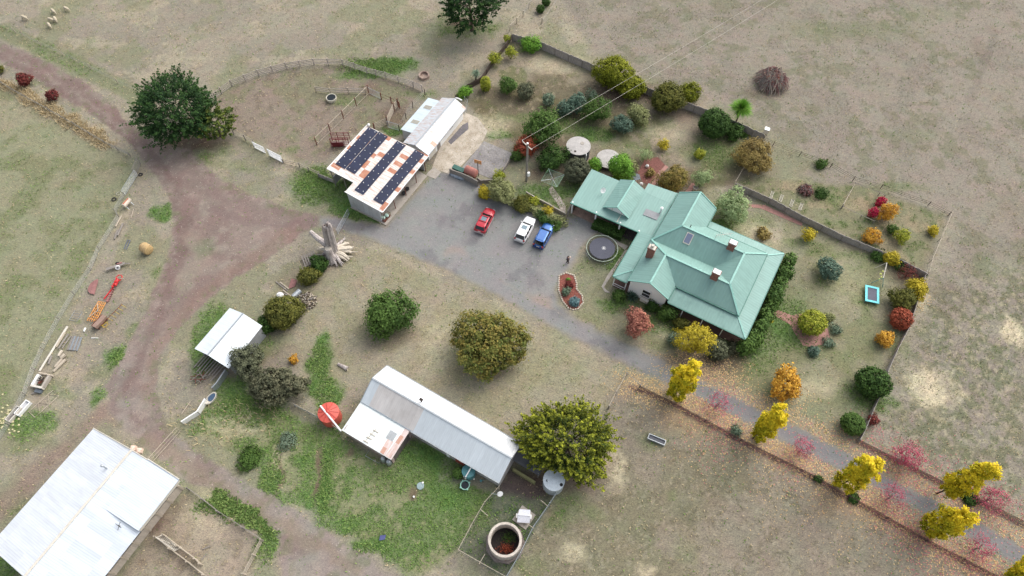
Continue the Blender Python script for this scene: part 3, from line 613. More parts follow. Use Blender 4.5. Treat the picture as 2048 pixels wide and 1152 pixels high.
pg.slab([(-25.98, 9.9, 3.12), (-23.85, 9.9, 4.45), (-23.85, 15.7, 4.45), (-25.98, 15.7, 3.35)], .06); pg.slab([(-23.85, 9.9, 4.45), (-21.82, 9.9, 3.12), (-21.82, 15.7, 3.35), (-23.85, 15.7, 4.45)], .06)
pgr = pg.build('porch_gable', GREENROOF_Y, house)
pc = MB(); pc.beam((-23.85, 9.86, 4.48), (-23.85, 15.7, 4.48), .22, .05); pc.beam((-25.98, 9.86, 3.14), (-23.85, 9.86, 4.46), .1, .12); pc.beam((-23.85, 9.86, 4.46), (-21.82, 9.86, 3.14), .1, .12); pc.build('barge_board', TRIM, pgr)
pw = MB(); pw.wall([(-25.75, 10.15, 2.95), (-21.98, 10.15, 2.95), (-23.85, 10.15, 4.25)], .05); pw.build('gable_panel', M['white'], pgr)
for x in (-24.6, -23.1): MB().beam((x, 10.1, 2.9), (x, 10.1, 3.9), .08).build('gable_batten', M['offwhite'], pgr)
vv = MB(); vv.beam((-23.1, 8.6, 2.82), (-23.1, 10.05, 2.96), .1, .03); vv.build('roof_flashing', M['offwhite'], cpr)
for (x, y) in [(-30.4, 8.7), (-26.5, 8.8), (-22.6, 8.85), (-30.4, 15.1), (-19.6, 8.9)]:
    MB().b2(x - .1, x + .1, y - .1, y + .1, 0, 2.78).build('carport_post', M['white'], house)
bw = MB(); bw.b2(-30.4, -17.1, 15.0, 15.12, 0, 3.1); bw.b2(-30.55, -30.45, 8.9, 15, 0, 1.2); bw.b2(-22.0, -17.1, 15.12, 17.0, 0, 3.2); bw.b2(-20.4, -17.1, 11.2, 15.0, 0, 2.9)
bw.build('back_wall', mat('rendered_wall', (150, 120, 104), .9, var=.25), house)
MB().b2(-30.4, -21.8, 8.6, 15, .014, .06).build('carport_floor', mat('carport_concrete', (168, 140, 124), .9, var=.35, rgb2=(128, 108, 100)), house)
MB().b2(-21.8, -17.1, 8.6, 11.2, .014, .06).build('path_slab', mat('dark_paving', (90, 80, 80), .9, var=.3), house)
# chimneys, skylight, dish, aerial
def chimney(x, y, z0, z1, capm):
    c = MB(); c.b2(x - .5, x + .5, y - .36, y + .36, z0, z1 - .3); c.b2(x - .58, x + .58, y - .44, y + .44, z1 - .3, z1 - .12); o = c.build('chimney', M['brick'], roof)
    k = MB(); k.b2(x - .5, x + .5, y - .36, y + .36, z1 - .12, z1 + .02); k.build('chimney_cap', capm, house if 0 else roof)
chimney(-16.3, 4.6, 4.1, 6.6, M['offwhite']); chimney(-6.95, 10.7, 5.0, 6.9, M['white']); chimney(-7.15, 5.05, 5.0, 7.0, M['white'])
pt_ = MB(); pt_.lathe([(.2, 0), (.24, .4), (.2, .5)], 12, (-16.3, 4.6, 6.6)); pt_.build('chimney_pot', M['offwhite'], roof)
def onslope(x, y): return ER + (ZR - ER) * (1 - abs(y - 10.8) / 2.95)
sk = MB(); sk.slab([(-13.2, 8.95, onslope(0, 8.95) + .14), (-12.2, 8.95, onslope(0, 8.95) + .14), (-12.2, 10.3, onslope(0, 10.3) + .14), (-13.2, 10.3, onslope(0, 10.3) + .14)], .12)
s1 = sk.build('skylight', M['offwhite'], roof); s2 = MB(); s2.slab([(-13.1, 9.05, onslope(0, 9.05) + .16), (-12.3, 9.05, onslope(0, 9.05) + .16), (-12.3, 10.2, onslope(0, 10.2) + .16), (-13.1, 10.2, onslope(0, 10.2) + .16)], .02); s2.build('skylight_pane', glassy('skylight_glass', (120, 128, 150), .15), roof)
ds = MB(); ds.tube([(-27.2, 12.0, 3.0), (-27.2, 12.0, 3.9)], .04, 6)
Md = Matrix.Translation((-27.2, 12.0, 4.0)) @ Matrix.Rotation(R_(55), 4, 'Y') @ Matrix.Rotation(R_(30), 4, 'X')
ds.lathe([(.02, 0), (.25, .04), (.42, .12), (.44, .12), (.26, .06), (.02, .02)], 16, (0, 0, 0), M=Md); ds.tube([Md @ Vector((0, .3, .1)), Md @ Vector((0, .1, .6))], .03, 5)
ds.build('satellite_dish', M['white'], house)
an = MB(); an.tube([(-9.4, 10.9, 5.5), (-9.4, 10.9, 6.6)], .03, 5); an.tube([(-9.4, 10.9, 6.55), (-7.6, 12.2, 6.6)], .03, 5)
for k in range(7): p = Vector((-9.4 + .25 * k, 10.9 + .18 * k, 6.57)); an.tube([p + Vector((.25, -.3, 0)), p - Vector((.25, -.3, 0))], .015, 4)
an.build('tv_aerial', M['offwhite'], house)
vp = MB(); vp.tube([(-13.2, 11.4, 5.1), (-13.2, 11.4, 5.7)], .06, 8); vp.build('vent_pipe', M['dark'], roof)

# ------------------------------------------------------------------ solar shed (open machinery shed)
ss = frame_root('machinery_shed', 'open fronted tin shed with rusty white roof carrying four black heating strips', 'shed', (-19.71, 60.69), -30)
def zs(u): return 4.3 - (u + 10.5) * 1.1 / 11.2
rp = [(-10.55, 11.85), (-10.55, 1.8), (-5.9, 1.95), (-5.9, -.15), (.7, -.15), (.6, 12.3)]
SR = sheetmat('rusty_sheet_roof', (226, 226, 222), 'Y', var=.08, metal=.1, rough=.6, rust=(152, 78, 58), rustamt=.17, rowlen=1.5, sheet=.8, dirt=(196, 170, 150), dirtamt=.5)
rp = rp[::-1]
r0 = MB(); r0.slab([(x, y, zs(x)) for x, y in rp][::-1], .07); sroof = r0.build('roof', SR, ss)
fc = MB(); fc.beam((-10.6, 1.72, zs(-10.6)), (-5.9, 1.87, zs(-5.9)), .12, .2); fc.beam((-5.95, -.22, zs(-5.9)), (.75, -.22, zs(.7)), .12, .16); fc.beam((.78, -.2, zs(.75) - .02), (.68, 12.3, zs(.65) - .02), .1, .1); fc.beam((-10.62, 1.7, 4.32), (-10.62, 11.9, 4.32), .1, .12)
fc.build('fascia', M['white'], sroof)
for (u0, u1, v0, v1) in ((-10.1, -8.38, 3.13, 11.75), (-8.26, -6.58, 3.2, 11.85), (-4.92, -3.32, .78, 11.95), (-1.63, .03, .9, 12.1)):
    s_ = MB(); s_.slab([(u0, v0, zs(u0) + .1), (u1, v0, zs(u1) + .1), (u1, v1, zs(u1) + .1), (u0, v1, zs(u0) + .1)], .06); so = s_.build('heating_strip', M['solar'], ss)
    n_ = int((v1 - v0) / 1.15); fm_ = None
    for i in range(n_):
        for uu in (u0 + .35, u1 - .35): v = v0 + .5 + i * (v1 - v0 - .8) / (n_ - 1); MB().b2(uu - .05, uu + .05, v - .05, v + .05, zs(uu) + .1, zs(uu) + .14).build('fixing', M['white'], so)
w_ = MB(); w_.b2(-5.85, 0, -.06, .06, 0, 3.18); w_.wall([(-5.85, 0, 3.18), (0, 0, 3.18), (-5.85, 0, zs(-5.85) - .09)], .12)
w_.build('side_wall', sheetmat('side_tin', (190, 194, 198), 'X', var=.22, metal=.2, rough=.6, dirt=(120, 116, 112), dirtamt=.6, rowlen=50), ss)
w2 = MB(); w2.b2(-10.4, -10.3, 5, 11.6, 0, 4.1); w2.b2(-10.3, 0, 11.5, 11.6, 0, 3.1); w2.b2(-5.95, -5.85, .1, 2.0, 0, 3.6); w2.b2(-10.4, -10.3, 2, 5, .5, 2.2); w2.b2(-5.9, -5.8, 2, 11.5, 0, 3.5)
w2.build('rear_wall', TINY, ss)
sl = MB(); sl.slab([(-5.8, -.3, .14), (.9, -.3, .14), (1.0, 10.8, .14), (-5.8, 11.4, .14)], .13); sl.build('floor_slab', M['concrete'], ss)
for v in (.1, 3.0, 5.9, 8.8, 11.4): MB().tube([(.35, v, .14), (.35, v, 3.1)], .06, 6).build('post', M['rust'] if v > 1 else M['grey_wood'], ss)
for v in (1.95, 2.0): MB().tube([(-10.3 if v < 2 else -8.0, v, 0), (-10.3 if v < 2 else -8.0, v, 4.0)], .08, 6).build('post', M['grey_wood'], ss)
wh = MB(); wh.lathe([(.04, 0), (.05, .25), (.2, .3), (.24, .45), (.14, .58), (.0, .6)], 12, (-10.3, 12.0, 4.1)); wh.build('vent_cowl', M['white'], ss)

# ------------------------------------------------------------------ white garage
ga = frame_root('garage', 'long white walled garage with streaky tin gable roof and rear lean-to beside concrete slab', 'garage', (-13.31, 72.83), -30)
GR = sheetmat('garage_sheet', (212, 220, 226), 'Y', var=.08, metal=.1, rough=.5, dirt=(196, 176, 164), dirtamt=.4, rust=(180, 150, 138), rustamt=.02, rowlen=2.2)
g = MB(); zr = 3.95
g.slab([(-4.05, -.9, 2.8), (-1.4, -1.2, zr), (-1.4, 10.4, zr), (-4.05, 10.4, 2.8)], .06); g.slab([(-1.4, -1.2, zr), (.85, -1.1, 2.8), (.65, 10.4, 2.8), (-1.4, 10.4, zr)], .06)
gr_ = g.build('roof', GR, ga); g = MB(); g.beam((-1.4, -1.2, zr + .03), (-1.4, 10.4, zr + .03), .25, .05); g.beam((.9, -1.1, 2.74), (.7, 10.4, 2.74), .1, .1); g.build('ridge_cap', M['galv'], gr_)
g = MB(); g.slab([(-6.35, 1.6, 2.25), (-4.0, 1.5, 2.78), (-4.0, 9.6, 2.78), (-6.35, 9.7, 2.25)], .06); g.build('lean_to_roof', sheetmat('lean_sheet', (212, 224, 230), 'Y', var=.06, metal=.15, rough=.5), ga)
for y in (3.5, 7.2): g = MB(); g.slab([(-5.7, y, 2.43), (-4.3, y, 2.75), (-4.3, y + .8, 2.75), (-5.7, y + .8, 2.43)], .02); g.build('clear_sheet', mat('aged_fibreglass', (176, 172, 160), .6, var=.3), ga)
g = MB(); g.b2(-.15, 0, 0, 10.3, 0, 2.72); g.b2(-3.9, -3.8, 0, 10.3, 0, 2.72); g.b2(-3.8, -.15, 10.2, 10.3, 0, 2.72); g.b2(-3.8, -.15, .0, .1, 0, 2.72); g.wall([(-3.85, 10.25, 2.72), (-.05, 10.25, 2.72), (-1.6, 10.25, 3.8)], .1)
g.build('wall', M['white'], ga); g = MB(); g.b2(-6.2, -6.1, 1.8, 9.5, 0, 2.15); g.b2(-6.1, -4.0, 1.8, 1.9, 0, 2.2); g.b2(-6.1, -4.0, 9.4, 9.5, 0, 2.2); g.build('lean_to_wall', TINY, ga)
for y in (4.2, 6.6, ): window(ga, (0, y, 1.75), .9, .8, 'y', 1)
MB().b2(-.02, .05, 2.4, 3.3, .1, 2.1).build('door', M['grey_wood'], ga); MB().b2(-.02, .05, -.0 + .2, 1.9, .1, 2.2).build('roller_door', M['offwhite'], ga)
g = MB(); g.tube([(-1.4, 10.6, 3.9), (-1.2, 11.0, 3.5), (-.6, 11.2, 3.2)], .12, 8); g.build('roof_vent', M['white'], ga)

# ------------------------------------------------------------------ small tin shed
ts = frame_root('timber_store', 'small white tin shed with timber poles stacked under its open gable end', 'shed', (-37.04, 35.37), -29)
g = MB(); g.slab([(-5.75, .1, 2.7), (-3.0, .1, 3.6), (-3.0, 7.1, 3.6), (-5.75, 7.1, 2.7)], .06); g.slab([(-3.0, .1, 3.6), (.05, .1, 2.65), (-.1, 7.1, 2.65), (-3.0, 7.1, 3.6)], .06)
r_ = g.build('roof', WHITE_Y, ts); g = MB(); g.beam((-3.0, .05, 3.63), (-3.0, 7.15, 3.63), .2, .04); g.build('ridge_cap', M['galv'], r_)
g = MB(); g.b2(-.3, -.2, .4, 6.8, 0, 2.6); g.b2(-5.5, -5.4, .4, 6.8, 0, 2.6); g.b2(-5.4, -.3, 6.7, 6.8, 0, 2.6); g.wall([(-5.5, .45, 2.1), (-.2, .45, 2.1), (-.2, .45, 2.6), (-3.0, .45, 3.5), (-5.5, .45, 2.6)], .06); g.wall([(-5.5, 6.75, 2.6), (-.2, 6.75, 2.6), (-3.0, 6.75, 3.5)], .06)
g.build('wall', TINY, ts)
for i in range(9):
    x = -5.6 + i * .42; g = MB(); g.tube([(x, -1.5 + .35 * math.sin(i * 2.1), .25 + .05 * (i % 3)), (x + .3, 3.5, .5 + .1 * (i % 4))], .09, 6)
    single('timber_pole', MB().tube([Vector(ts.location) + Matrix.Rotation(R_(-29), 3, 'Z') @ Vector(p) for p in ((x, -1.7 + .4 * math.sin(i * 2.1), .2 + .05 * (i % 3)), (x + .35, 3.5, .55 + .1 * (i % 4)))], .09, 6), M['grey_wood'],
           'grey timber pole leaning among others under the open end of the small white shed', 'pole', tuple(Vector(ts.location) + Matrix.Rotation(R_(-29), 3, 'Z') @ Vector((x, 0, 0))), 'timber poles stacked in the shed mouth')

# ------------------------------------------------------------------ long shed
ls = frame_root('long_shed', 'long gabled iron shed, sunlight painted into the back slope and shade into the front, with low square annexe', 'shed', (-1.6, 20.78), -30)
g = MB(); g.slab([(-20.2, -.1, 2.8), (.15, -.1, 2.8), (.15, 2.85, 4.35), (-20.2, 2.85, 4.35)], .07); fs = g.build('front_roof_slope', sheetmat('painted_shade_sheet', (206, 214, 218), 'X', var=.10, metal=.1, rough=.5, rowlen=60, sheet=1.5), ls)  # shade painted in: greyer tone on the slope turned from the light
g = MB(); g.slab([(-20.2, 2.85, 4.35), (.15, 2.85, 4.35), (.15, 5.3, 2.8), (-20.2, 5.6, 2.8)], .07); g.build('back_roof_slope', sheetmat('painted_sunlit_sheet', (236, 238, 240), 'X', var=.04, metal=.1, rough=.45, rowlen=60), ls)  # same iron as the front slope, whitened to paint in the light on it
g = MB(); g.slab([(-19.0, -.02, 2.87), (-12.3, -.02, 2.87), (-12.3, 2.8, 4.35), (-19.0, 2.8, 4.35)], .03); g.build('old_roof_patch', sheetmat('patch_sheet', (204, 200, 196), 'X', var=.14, metal=.05, rough=.6, rowlen=60, sheet=1.3, dirt=(150, 140, 132), dirtamt=.4), ls)
g = MB(); g.beam((-20.25, 2.85, 4.39), (.2, 2.85, 4.39), .2, .04); g.beam((-20.24, -.12, 2.82), (-20.24, 2.85, 4.38), .08, .12); g.beam((-20.24, 2.85, 4.38), (-20.24, 5.6, 2.82), .08, .12); g.beam((-12.6, -.16, 2.74), (.15, -.16, 2.74), .1, .1); g.beam((-20.2, 5.68, 2.74), (.15, 5.38, 2.74), .1, .1); g.build('barge_cap', M['galv'], ls)
g = MB(); g.b2(-20.0, 0, .1, .2, 0, 2.72); g.b2(-20.0, 0, 5.1, 5.2, 0, 2.72); g.b2(-20.0, -19.9, .2, 5.1, 0, 2.72); g.b2(-.1, 0, .2, 5.1, 0, 2.72)
g.wall([(-.05, .1, 2.72), (-.05, 5.2, 2.72), (-.05, 2.85, 4.2)], .1); g.wall([(-19.95, .1, 2.72), (-19.95, 5.2, 2.72), (-19.95, 2.85, 4.2)], .1)
g.build('wall', sheetmat('shed_wall', (186, 184, 182), 'X', var=.16, metal=.1, rough=.6, dirt=(130, 112, 110), dirtamt=.7, rowlen=50), ls)
window(ls, (-11.6, .1, 1.7), .9, .8, 'x', -1, 0); window(ls, (-8.7, .1, 1.7), .9, .8, 'x', -1, 0)
MB().b2(-7.6, -7.2, .03, .1, .1, 2.2).build('door_frame', M['white'], ls)
MB().b2(-6.3, -4.9, .02, .1, .1, 2.3).build('door', mat('red_door', (176, 84, 66), .7, var=.4), ls)
g = MB(); g.slab([(-20.3, -4.2, 2.2), (-12.8, -4.2, 2.2), (-12.75, -.02, 2.66), (-20.3, -.02, 2.66)], .06); ax = g.build('annexe_roof', sheetmat('annexe_sheet', (232, 238, 236), 'X', var=.05, metal=.05, rough=.5, rowlen=60), ls)
g = MB(); g.slab([(-13.75, -4.15, 2.23), (-12.78, -4.15, 2.23), (-12.75, -.05, 2.68), (-13.4, -.05, 2.68)], .02); g.slab([(-14.6, -4.1, 2.235), (-13.75, -4.15, 2.235), (-13.75, -2.2, 2.44), (-14.6, -2.2, 2.44)], .02); g.build('rusty_sheet', sheetmat('rusted', (224, 212, 208), 'X', var=.1, metal=.0, rough=.8, rust=(190, 150, 142), rustamt=.2, rowlen=1.1, sheet=.5), ax)
g = MB(); g.slab([(-14.9, -2.3, 2.43), (-13.9, -2.3, 2.43), (-13.9, -1.2, 2.55), (-14.9, -1.2, 2.55)], .02); g.build('clear_sheet', mat('dull_fibreglass', (178, 182, 184), .5), ax)
g = MB()
for k in range(4): g.beam((-17.2 + .12 * k, -3.9 + k * .55, 2.27 + k * .06), (-16.4 + .12 * k, -3.9 + k * .55, 2.27 + k * .06), .09, .03)
g.beam((-16.9, -4.0, 2.27), (-16.6, -2.0, 2.48), .05, .03); g.build('roof_ladder', M['orange'] if 0 else M['pale_wood'], ls)
g = MB(); g.b2(-20.1, -12.95, -4.05, -3.95, 0, 2.15); g.b2(-20.1, -20.0, -3.95, .1, 0, 2.3); g.b2(-13.05, -12.95, -3.95, .1, 0, 2.3); g.build('annexe_wall', mat('annexe_boards', (170, 140, 132), .85, var=.4, rgb2=(190, 184, 178), stretch=(6, 6, .6)), ls)
g = MB(); g.b2(-12.95, -12.9, -3.6, -.4, .1, 2.2); g.build('sliding_door', mat('dark_panel', (110, 100, 96), .7, var=.3), ls)
fv = MB(); fv.tube([(-13.2, 3.5, 4.0), (-13.2, 3.5, 4.55)], .09, 8); fv.box((-13.2, 3.5, 4.6), (.45, .35, .08)); fv.build('flue', M['dark'], ls)

# ------------------------------------------------------------------ wool shed
ws = frame_root('woolshed', 'huge white iron woolshed with raised roof section and slatted pens along one side', 'woolshed', (-40.38, 20.69), -29)
zr, ze = 6.3, 4.5
g = MB(); g.slab([(-12.15, -15.3, ze), (-5.0, -15.3, zr), (-5.0, .45, zr), (-12.15, .15, ze)], .08); g.build('left_roof_slope', sheetmat('wool_sheet_left', (216, 221, 227), 'Y', var=.1, metal=.1, rough=.5, rowlen=3.6, dirt=(200, 190, 186), dirtamt=.15), ws)
g = MB(); g.slab([(-5.0, -15.3, zr), (1.5, -15.3, ze), (1.5, .5, ze), (-5.0, .45, zr)], .08); g.build('right_roof_slope', sheetmat('wool_sheet_right', (206, 214, 223), 'Y', var=.2, metal=.1, rough=.5, rowlen=3.4), ws)
g = MB(); g.slab([(-2.9, -5.95, 5.75), (1.62, -5.95, 5.15), (1.62, .58, 5.15), (-2.9, .58, 5.75)], .08); up = g.build('raised_roof', sheetmat('wool_sheet_raised', (208, 216, 224), 'Y', var=.05, metal=.1, rough=.5, rowlen=60), ws)
g = MB(); g.wall([(-2.75, -5.9, 5.66), (1.55, -5.9, 5.06), (1.55, -5.9, 4.5), (-2.75, -5.9, 5.68)], .05); g.wall([(1.55, -5.9, 5.06), (1.55, .5, 5.06), (1.55, .5, 4.5), (1.55, -5.9, 4.5)], .05); g.build('clerestory', M['offwhite'], up)
g = MB(); g.beam((-5.0, -15.3, zr + .04), (-5.0, .5, zr + .04), .3, .04); g.beam((-12.2, .22, ze), (-5.0, .52, zr + .04), .1, .12); g.beam((-2.9, .63, 5.8), (1.65, .63, 5.2), .1, .14); g.beam((-5.0, .52, zr + .04), (-2.9, .55, 5.74), .1, .12); g.build('ridge_cap', M['offwhite'], ws)
g = MB(); g.tube([(-6.1, -2.5, 6.0), (-6.1, -2.5, 7.1)], .1, 8); g.lathe([(.16, 0), (.16, .1), (.02, .2)], 8, (-6.1, -2.5, 7.1)); g.build('flue', M['galv'], ws)
g = MB(); g.tube([(-.6, -6.6, 5.0), (-.6, -6.6, 5.5)], .05, 5); g.beam((-1.0, -6.6, 5.5), (-.1, -6.6, 5.5), .05); g.beam((-.3, -7.0, 5.4), (-.6, -6.2, 5.6), .04); g.build('roof_aerial', M['dark'], ws)
g = MB(); g.b2(-12, -11.9, -15.2, 0, 0, 4.4); g.b2(-11.9, -5, -.1, 0, 0, 4.4); g.b2(-5, .0, -.1, 0, 0, 4.3); g.wall([(-11.95, -.05, 4.4), (0, -.05, 4.4), (0, -.05, 5.0), (-5, -.05, 6.2)], .1); g.b2(-11.9, 0, -15.15, -15.05, 0, 4.4); g.wall([(-11.95, -15.1, 4.4), (1.0, -15.1, 4.4), (-5, -15.1, 6.2)], .1)
g.b2(-1.6, -1.5, -15, 0, 0, 4.6); g.build('wall', sheetmat('wool_wall', (200, 200, 198), 'X', var=.12, metal=.1, rowlen=50), ws)
g = MB(); g.b2(-.02, .08, -15, 0, 0, 1.5); g.build('skirt_boards', mat('pen_boards', (196, 184, 170), .9, var=.3, stretch=(6, 6, .6)), ws)
g = MB(); g.b2(-1.5, 0, -15, -.1, 1.3, 1.4); g.build('pen_floor', M['dark_wood'], ws)
for k in range(9):
    y = -.15 - k * 1.85; MB().b2(-.06, .16, y - .09, y + .09, 0, 4.45).build('post', M['pale_wood'], ws)
    o = MB(); o.b2(0, 1.2, y - .05, y + .05, 4.25, 4.38); o.build('eave_beam', M['pale_wood'], ws)
for z in (1.9, 2.35, 2.9): MB().b2(.0, .07, -15, -.1, z, z + .12).build('rail', M['pale_wood'], ws)
for (x, y) in ((-9.1 + .3, .6), (-7.9, .75)):
    p = Vector(ws.location) + Matrix.Rotation(R_(-29), 3, 'Z') @ Vector((x, y + .1, 0))
    o = MB(); o.b2(-.3, .3, -.3, .3, 0, .5); o.blob((0, 0, .5), (.32, .32, .18), 1, .1); ob = o.build('wool_bag', mat('pink_cream', (226, 200, 184), .8, var=.2)); ob.location = p
    tag(ob, 'cream box against the far gable of the woolshed, %s' % ('the one nearer the left wall' if x < -8.5 else 'the one nearer the gate'), 'box', 'cream boxes by the woolshed gable')
# dark lean-to next to the big golden conifer
lt = frame_root('lean_to', 'dark low lean-to roof wedged between long shed and golden cypress', 'shelter', tuple(W(1024, 925, 0))[:2], -30)
g = MB(); g.slab([(-.3, -.2, 2.0), (3.9, -.2, 1.8), (3.9, 2.6, 2.2), (-.3, 2.6, 2.4)], .06); g.build('roof', mat('dull_tin', (92, 94, 98), .7, var=.4), lt)
g = MB(); [g.tube([(x, y, 0), (x, y, 1.9)], .06, 6) for x in (0, 3.7) for y in (0, 2.4)]; g.build('post', M['grey_wood'], lt)
g = MB(); g.beam((.6, -.8, .4), (3.8, -.9, .4), .3, .8); g.build('trough', mat('mossy_board', (140, 138, 96), .9, var=.3), lt)
# ------------------------------------------------------------------ plants
PAL = dict(
    dkgreen=leafmat('leaf_dark_green', (40, 66, 30), (78, 108, 46), k=1.0), cypress=leafmat('leaf_cypress', (34, 62, 34), (74, 108, 50), k=0.95),
    gold=leafmat('leaf_golden_cypress', (36, 58, 20), (176, 180, 56)), cyp2=leafmat('leaf_cypress_tip', (62, 84, 38), (132, 142, 64)),
    green=leafmat('leaf_green', (62, 92, 42), (104, 134, 62), k=0.85), greengrey=leafmat('leaf_grey_green', (84, 104, 82), (134, 152, 128), k=0.95),
    teal=leafmat('leaf_blue_green', (58, 84, 68), (116, 140, 122)), olive=leafmat('leaf_olive', (68, 80, 24), (148, 152, 38)),
    olive2=leafmat('leaf_olive_dark', (66, 76, 34), (120, 118, 52), k=1.0), brngrey=leafmat('leaf_brown_grey', (62, 70, 52), (120, 118, 92), k=1.0),
    darkgrey=leafmat('leaf_dark_grey', (66, 72, 58), (116, 120, 92), k=0.95), autumn=leafmat('leaf_autumn_mix', (78, 104, 48), (150, 132, 66)),
    orange=leafmat('leaf_orange', (176, 122, 44), (222, 176, 66)), yellow=leafmat('leaf_yellow', (146, 136, 34), (212, 192, 60)),
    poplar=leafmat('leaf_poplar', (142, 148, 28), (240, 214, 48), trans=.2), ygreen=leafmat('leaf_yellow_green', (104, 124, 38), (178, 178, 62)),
    bright=leafmat('leaf_bright', (74, 124, 38), (128, 172, 62)), red=leafmat('leaf_red', (124, 62, 44), (182, 96, 70)), pinkred=leafmat('leaf_pink_red', (142, 84, 78), (196, 134, 112)),
    magenta=leafmat('leaf_magenta', (150, 30, 58), (206, 54, 88)), purple=leafmat('leaf_crimson', (170, 74, 96), (196, 104, 122)), dkred=leafmat('leaf_dark_red', (88, 42, 44), (134, 66, 58)),
    pale=leafmat('leaf_pale_green', (134, 156, 104), (176, 192, 140), k=0.95), brown=leafmat('leaf_brown', (122, 102, 62), (164, 146, 84)), weep=leafmat('leaf_weeping', (108, 112, 52), (156, 132, 72)),
    blue=leafmat('leaf_blue', (78, 112, 118), (128, 158, 160)), sage=leafmat('leaf_sage', (124, 130, 84), (160, 164, 112), k=0.95))
def quads_from(c, nrm, a, b, rg):
    n = len(c); t = rg.normal(size=(n, 3)); t -= nrm * (t * nrm).sum(1, keepdims=True); t /= np.linalg.norm(t, axis=1, keepdims=True) + 1e-9
    s = np.cross(nrm, t); a = a[:, None]; b = b[:, None]
    V = np.stack([c - t * a, c - s * b, c + t * a, c + s * b], 1)
    return V.reshape(-1, 3)
def crown_pts(R, RZ, n, style, rg, clump=.22, lobes=0.16):
    """leaf centres, normals and tint for an ellipsoidal crown about the origin"""
    if style == 'spray':
        ns = max(30, int(n / 46)); i = np.arange(ns) + .5; ph = np.arccos(1 - 1.78 * i / ns); th = math.pi * (1 + 5 ** .5) * i
        d = np.stack([np.sin(ph) * np.cos(th), np.sin(ph) * np.sin(th), np.cos(ph)], 1) + rg.normal(0, .12, (ns, 3))
        k = .72 + .36 * rg.random(ns); base = d * np.array([R, R, RZ]) * (k * .80)[:, None]
        dirn = d * np.array([1, 1, .4]) + np.array([0, 0, .38]) + rg.normal(0, .22, (ns, 3)); dirn /= np.linalg.norm(dirn, axis=1, keepdims=True)
        L = R * (.16 + .20 * rg.random(ns)); j = rg.integers(0, ns, n); t = rg.random(n) ** .7
        wdt = (1.02 - t) * L[j] * .42
        c = base[j] + dirn[j] * (t * L[j])[:, None] + rg.normal(0, 1, (n, 3)) * wdt[:, None] * np.array([.6, .6, .45])
        nr = dirn[j] * .5 + rg.normal(0, .6, (n, 3)) + np.array([0, 0, .7])
        ct = rg.random(ns); tint = np.clip(ct[j] * .45 + t * .75 - .25 + rg.normal(0, .12, n), 0, 1) ** 1.3
    else:
        c0_ = 0; nc = max(12, int(4 * math.pi / (clump * clump) * .42)); i = np.arange(nc) + .5; ph = np.arccos(1 - 1.9 * i / nc); th = math.pi * (1 + 5 ** .5) * i
        d = np.stack([np.sin(ph) * np.cos(th), np.sin(ph) * np.sin(th), np.cos(ph)], 1) + rg.normal(0, .09, (nc, 3)); d /= np.linalg.norm(d, axis=1, keepdims=True)
        lv = rg.normal(size=(7, 3)); lv /= np.linalg.norm(lv, axis=1, keepdims=True)
        k = 1 - lobes + lobes * 1.8 * np.clip((d @ lv.T), 0, 1).max(1) ** 2 - lobes * rg.random(nc) * .9
        if style == 'sparse': k = k * (.45 + .55 * rg.random(nc) ** .5)
        if style == 'column': k = np.maximum(k, .6) * (1 - .28 * np.clip(d[:, 2], 0, 1) ** 2)
        cc = d * k[:, None] * np.array([R, R, RZ]); rc = clump * R * (.7 + .6 * rg.random(nc))
        j = rg.integers(0, nc, n); off = rg.normal(0, .5, (n, 3)); c = cc[j] + off * rc[j][:, None] * np.array([1, 1, min(1.2, RZ / R)])
        fill = rg.random(n) < (.0 if style == 'sparse' else .12); c[fill] *= (.35 + .55 * rg.random(fill.sum()))[:, None]
        nr = d[j] * .8 + off * .5 + rg.normal(0, .5, (n, 3)) + np.array([0, 0, .3])
        ct = rg.random(nc); tint = np.clip(ct[j] * .55 + rg.random(n) * .45 + off[:, 2] * .12, 0, 1)
    nr /= np.linalg.norm(nr, axis=1, keepdims=True) + 1e-9
    return c, nr, tint
NLEAF = [0]
def foliage(parent, c, nr, tint, leaf, pal, rg, name='crown', zmin=.05, aspect=.6):
    c = c.copy(); c[:, 2] = np.maximum(c[:, 2], zmin + rg.random(len(c)) * .12)
    a = leaf * (.6 + .8 * rg.random(len(c))); V = quads_from(c, nr, a, a * aspect, rg)
    NLEAF[0] += len(c)
    return npmesh(name, V, np.arange(len(V)).reshape(-1, 4), PAL[pal], {'tint': ('FLOAT', np.repeat(tint, 4))}, parent=parent)
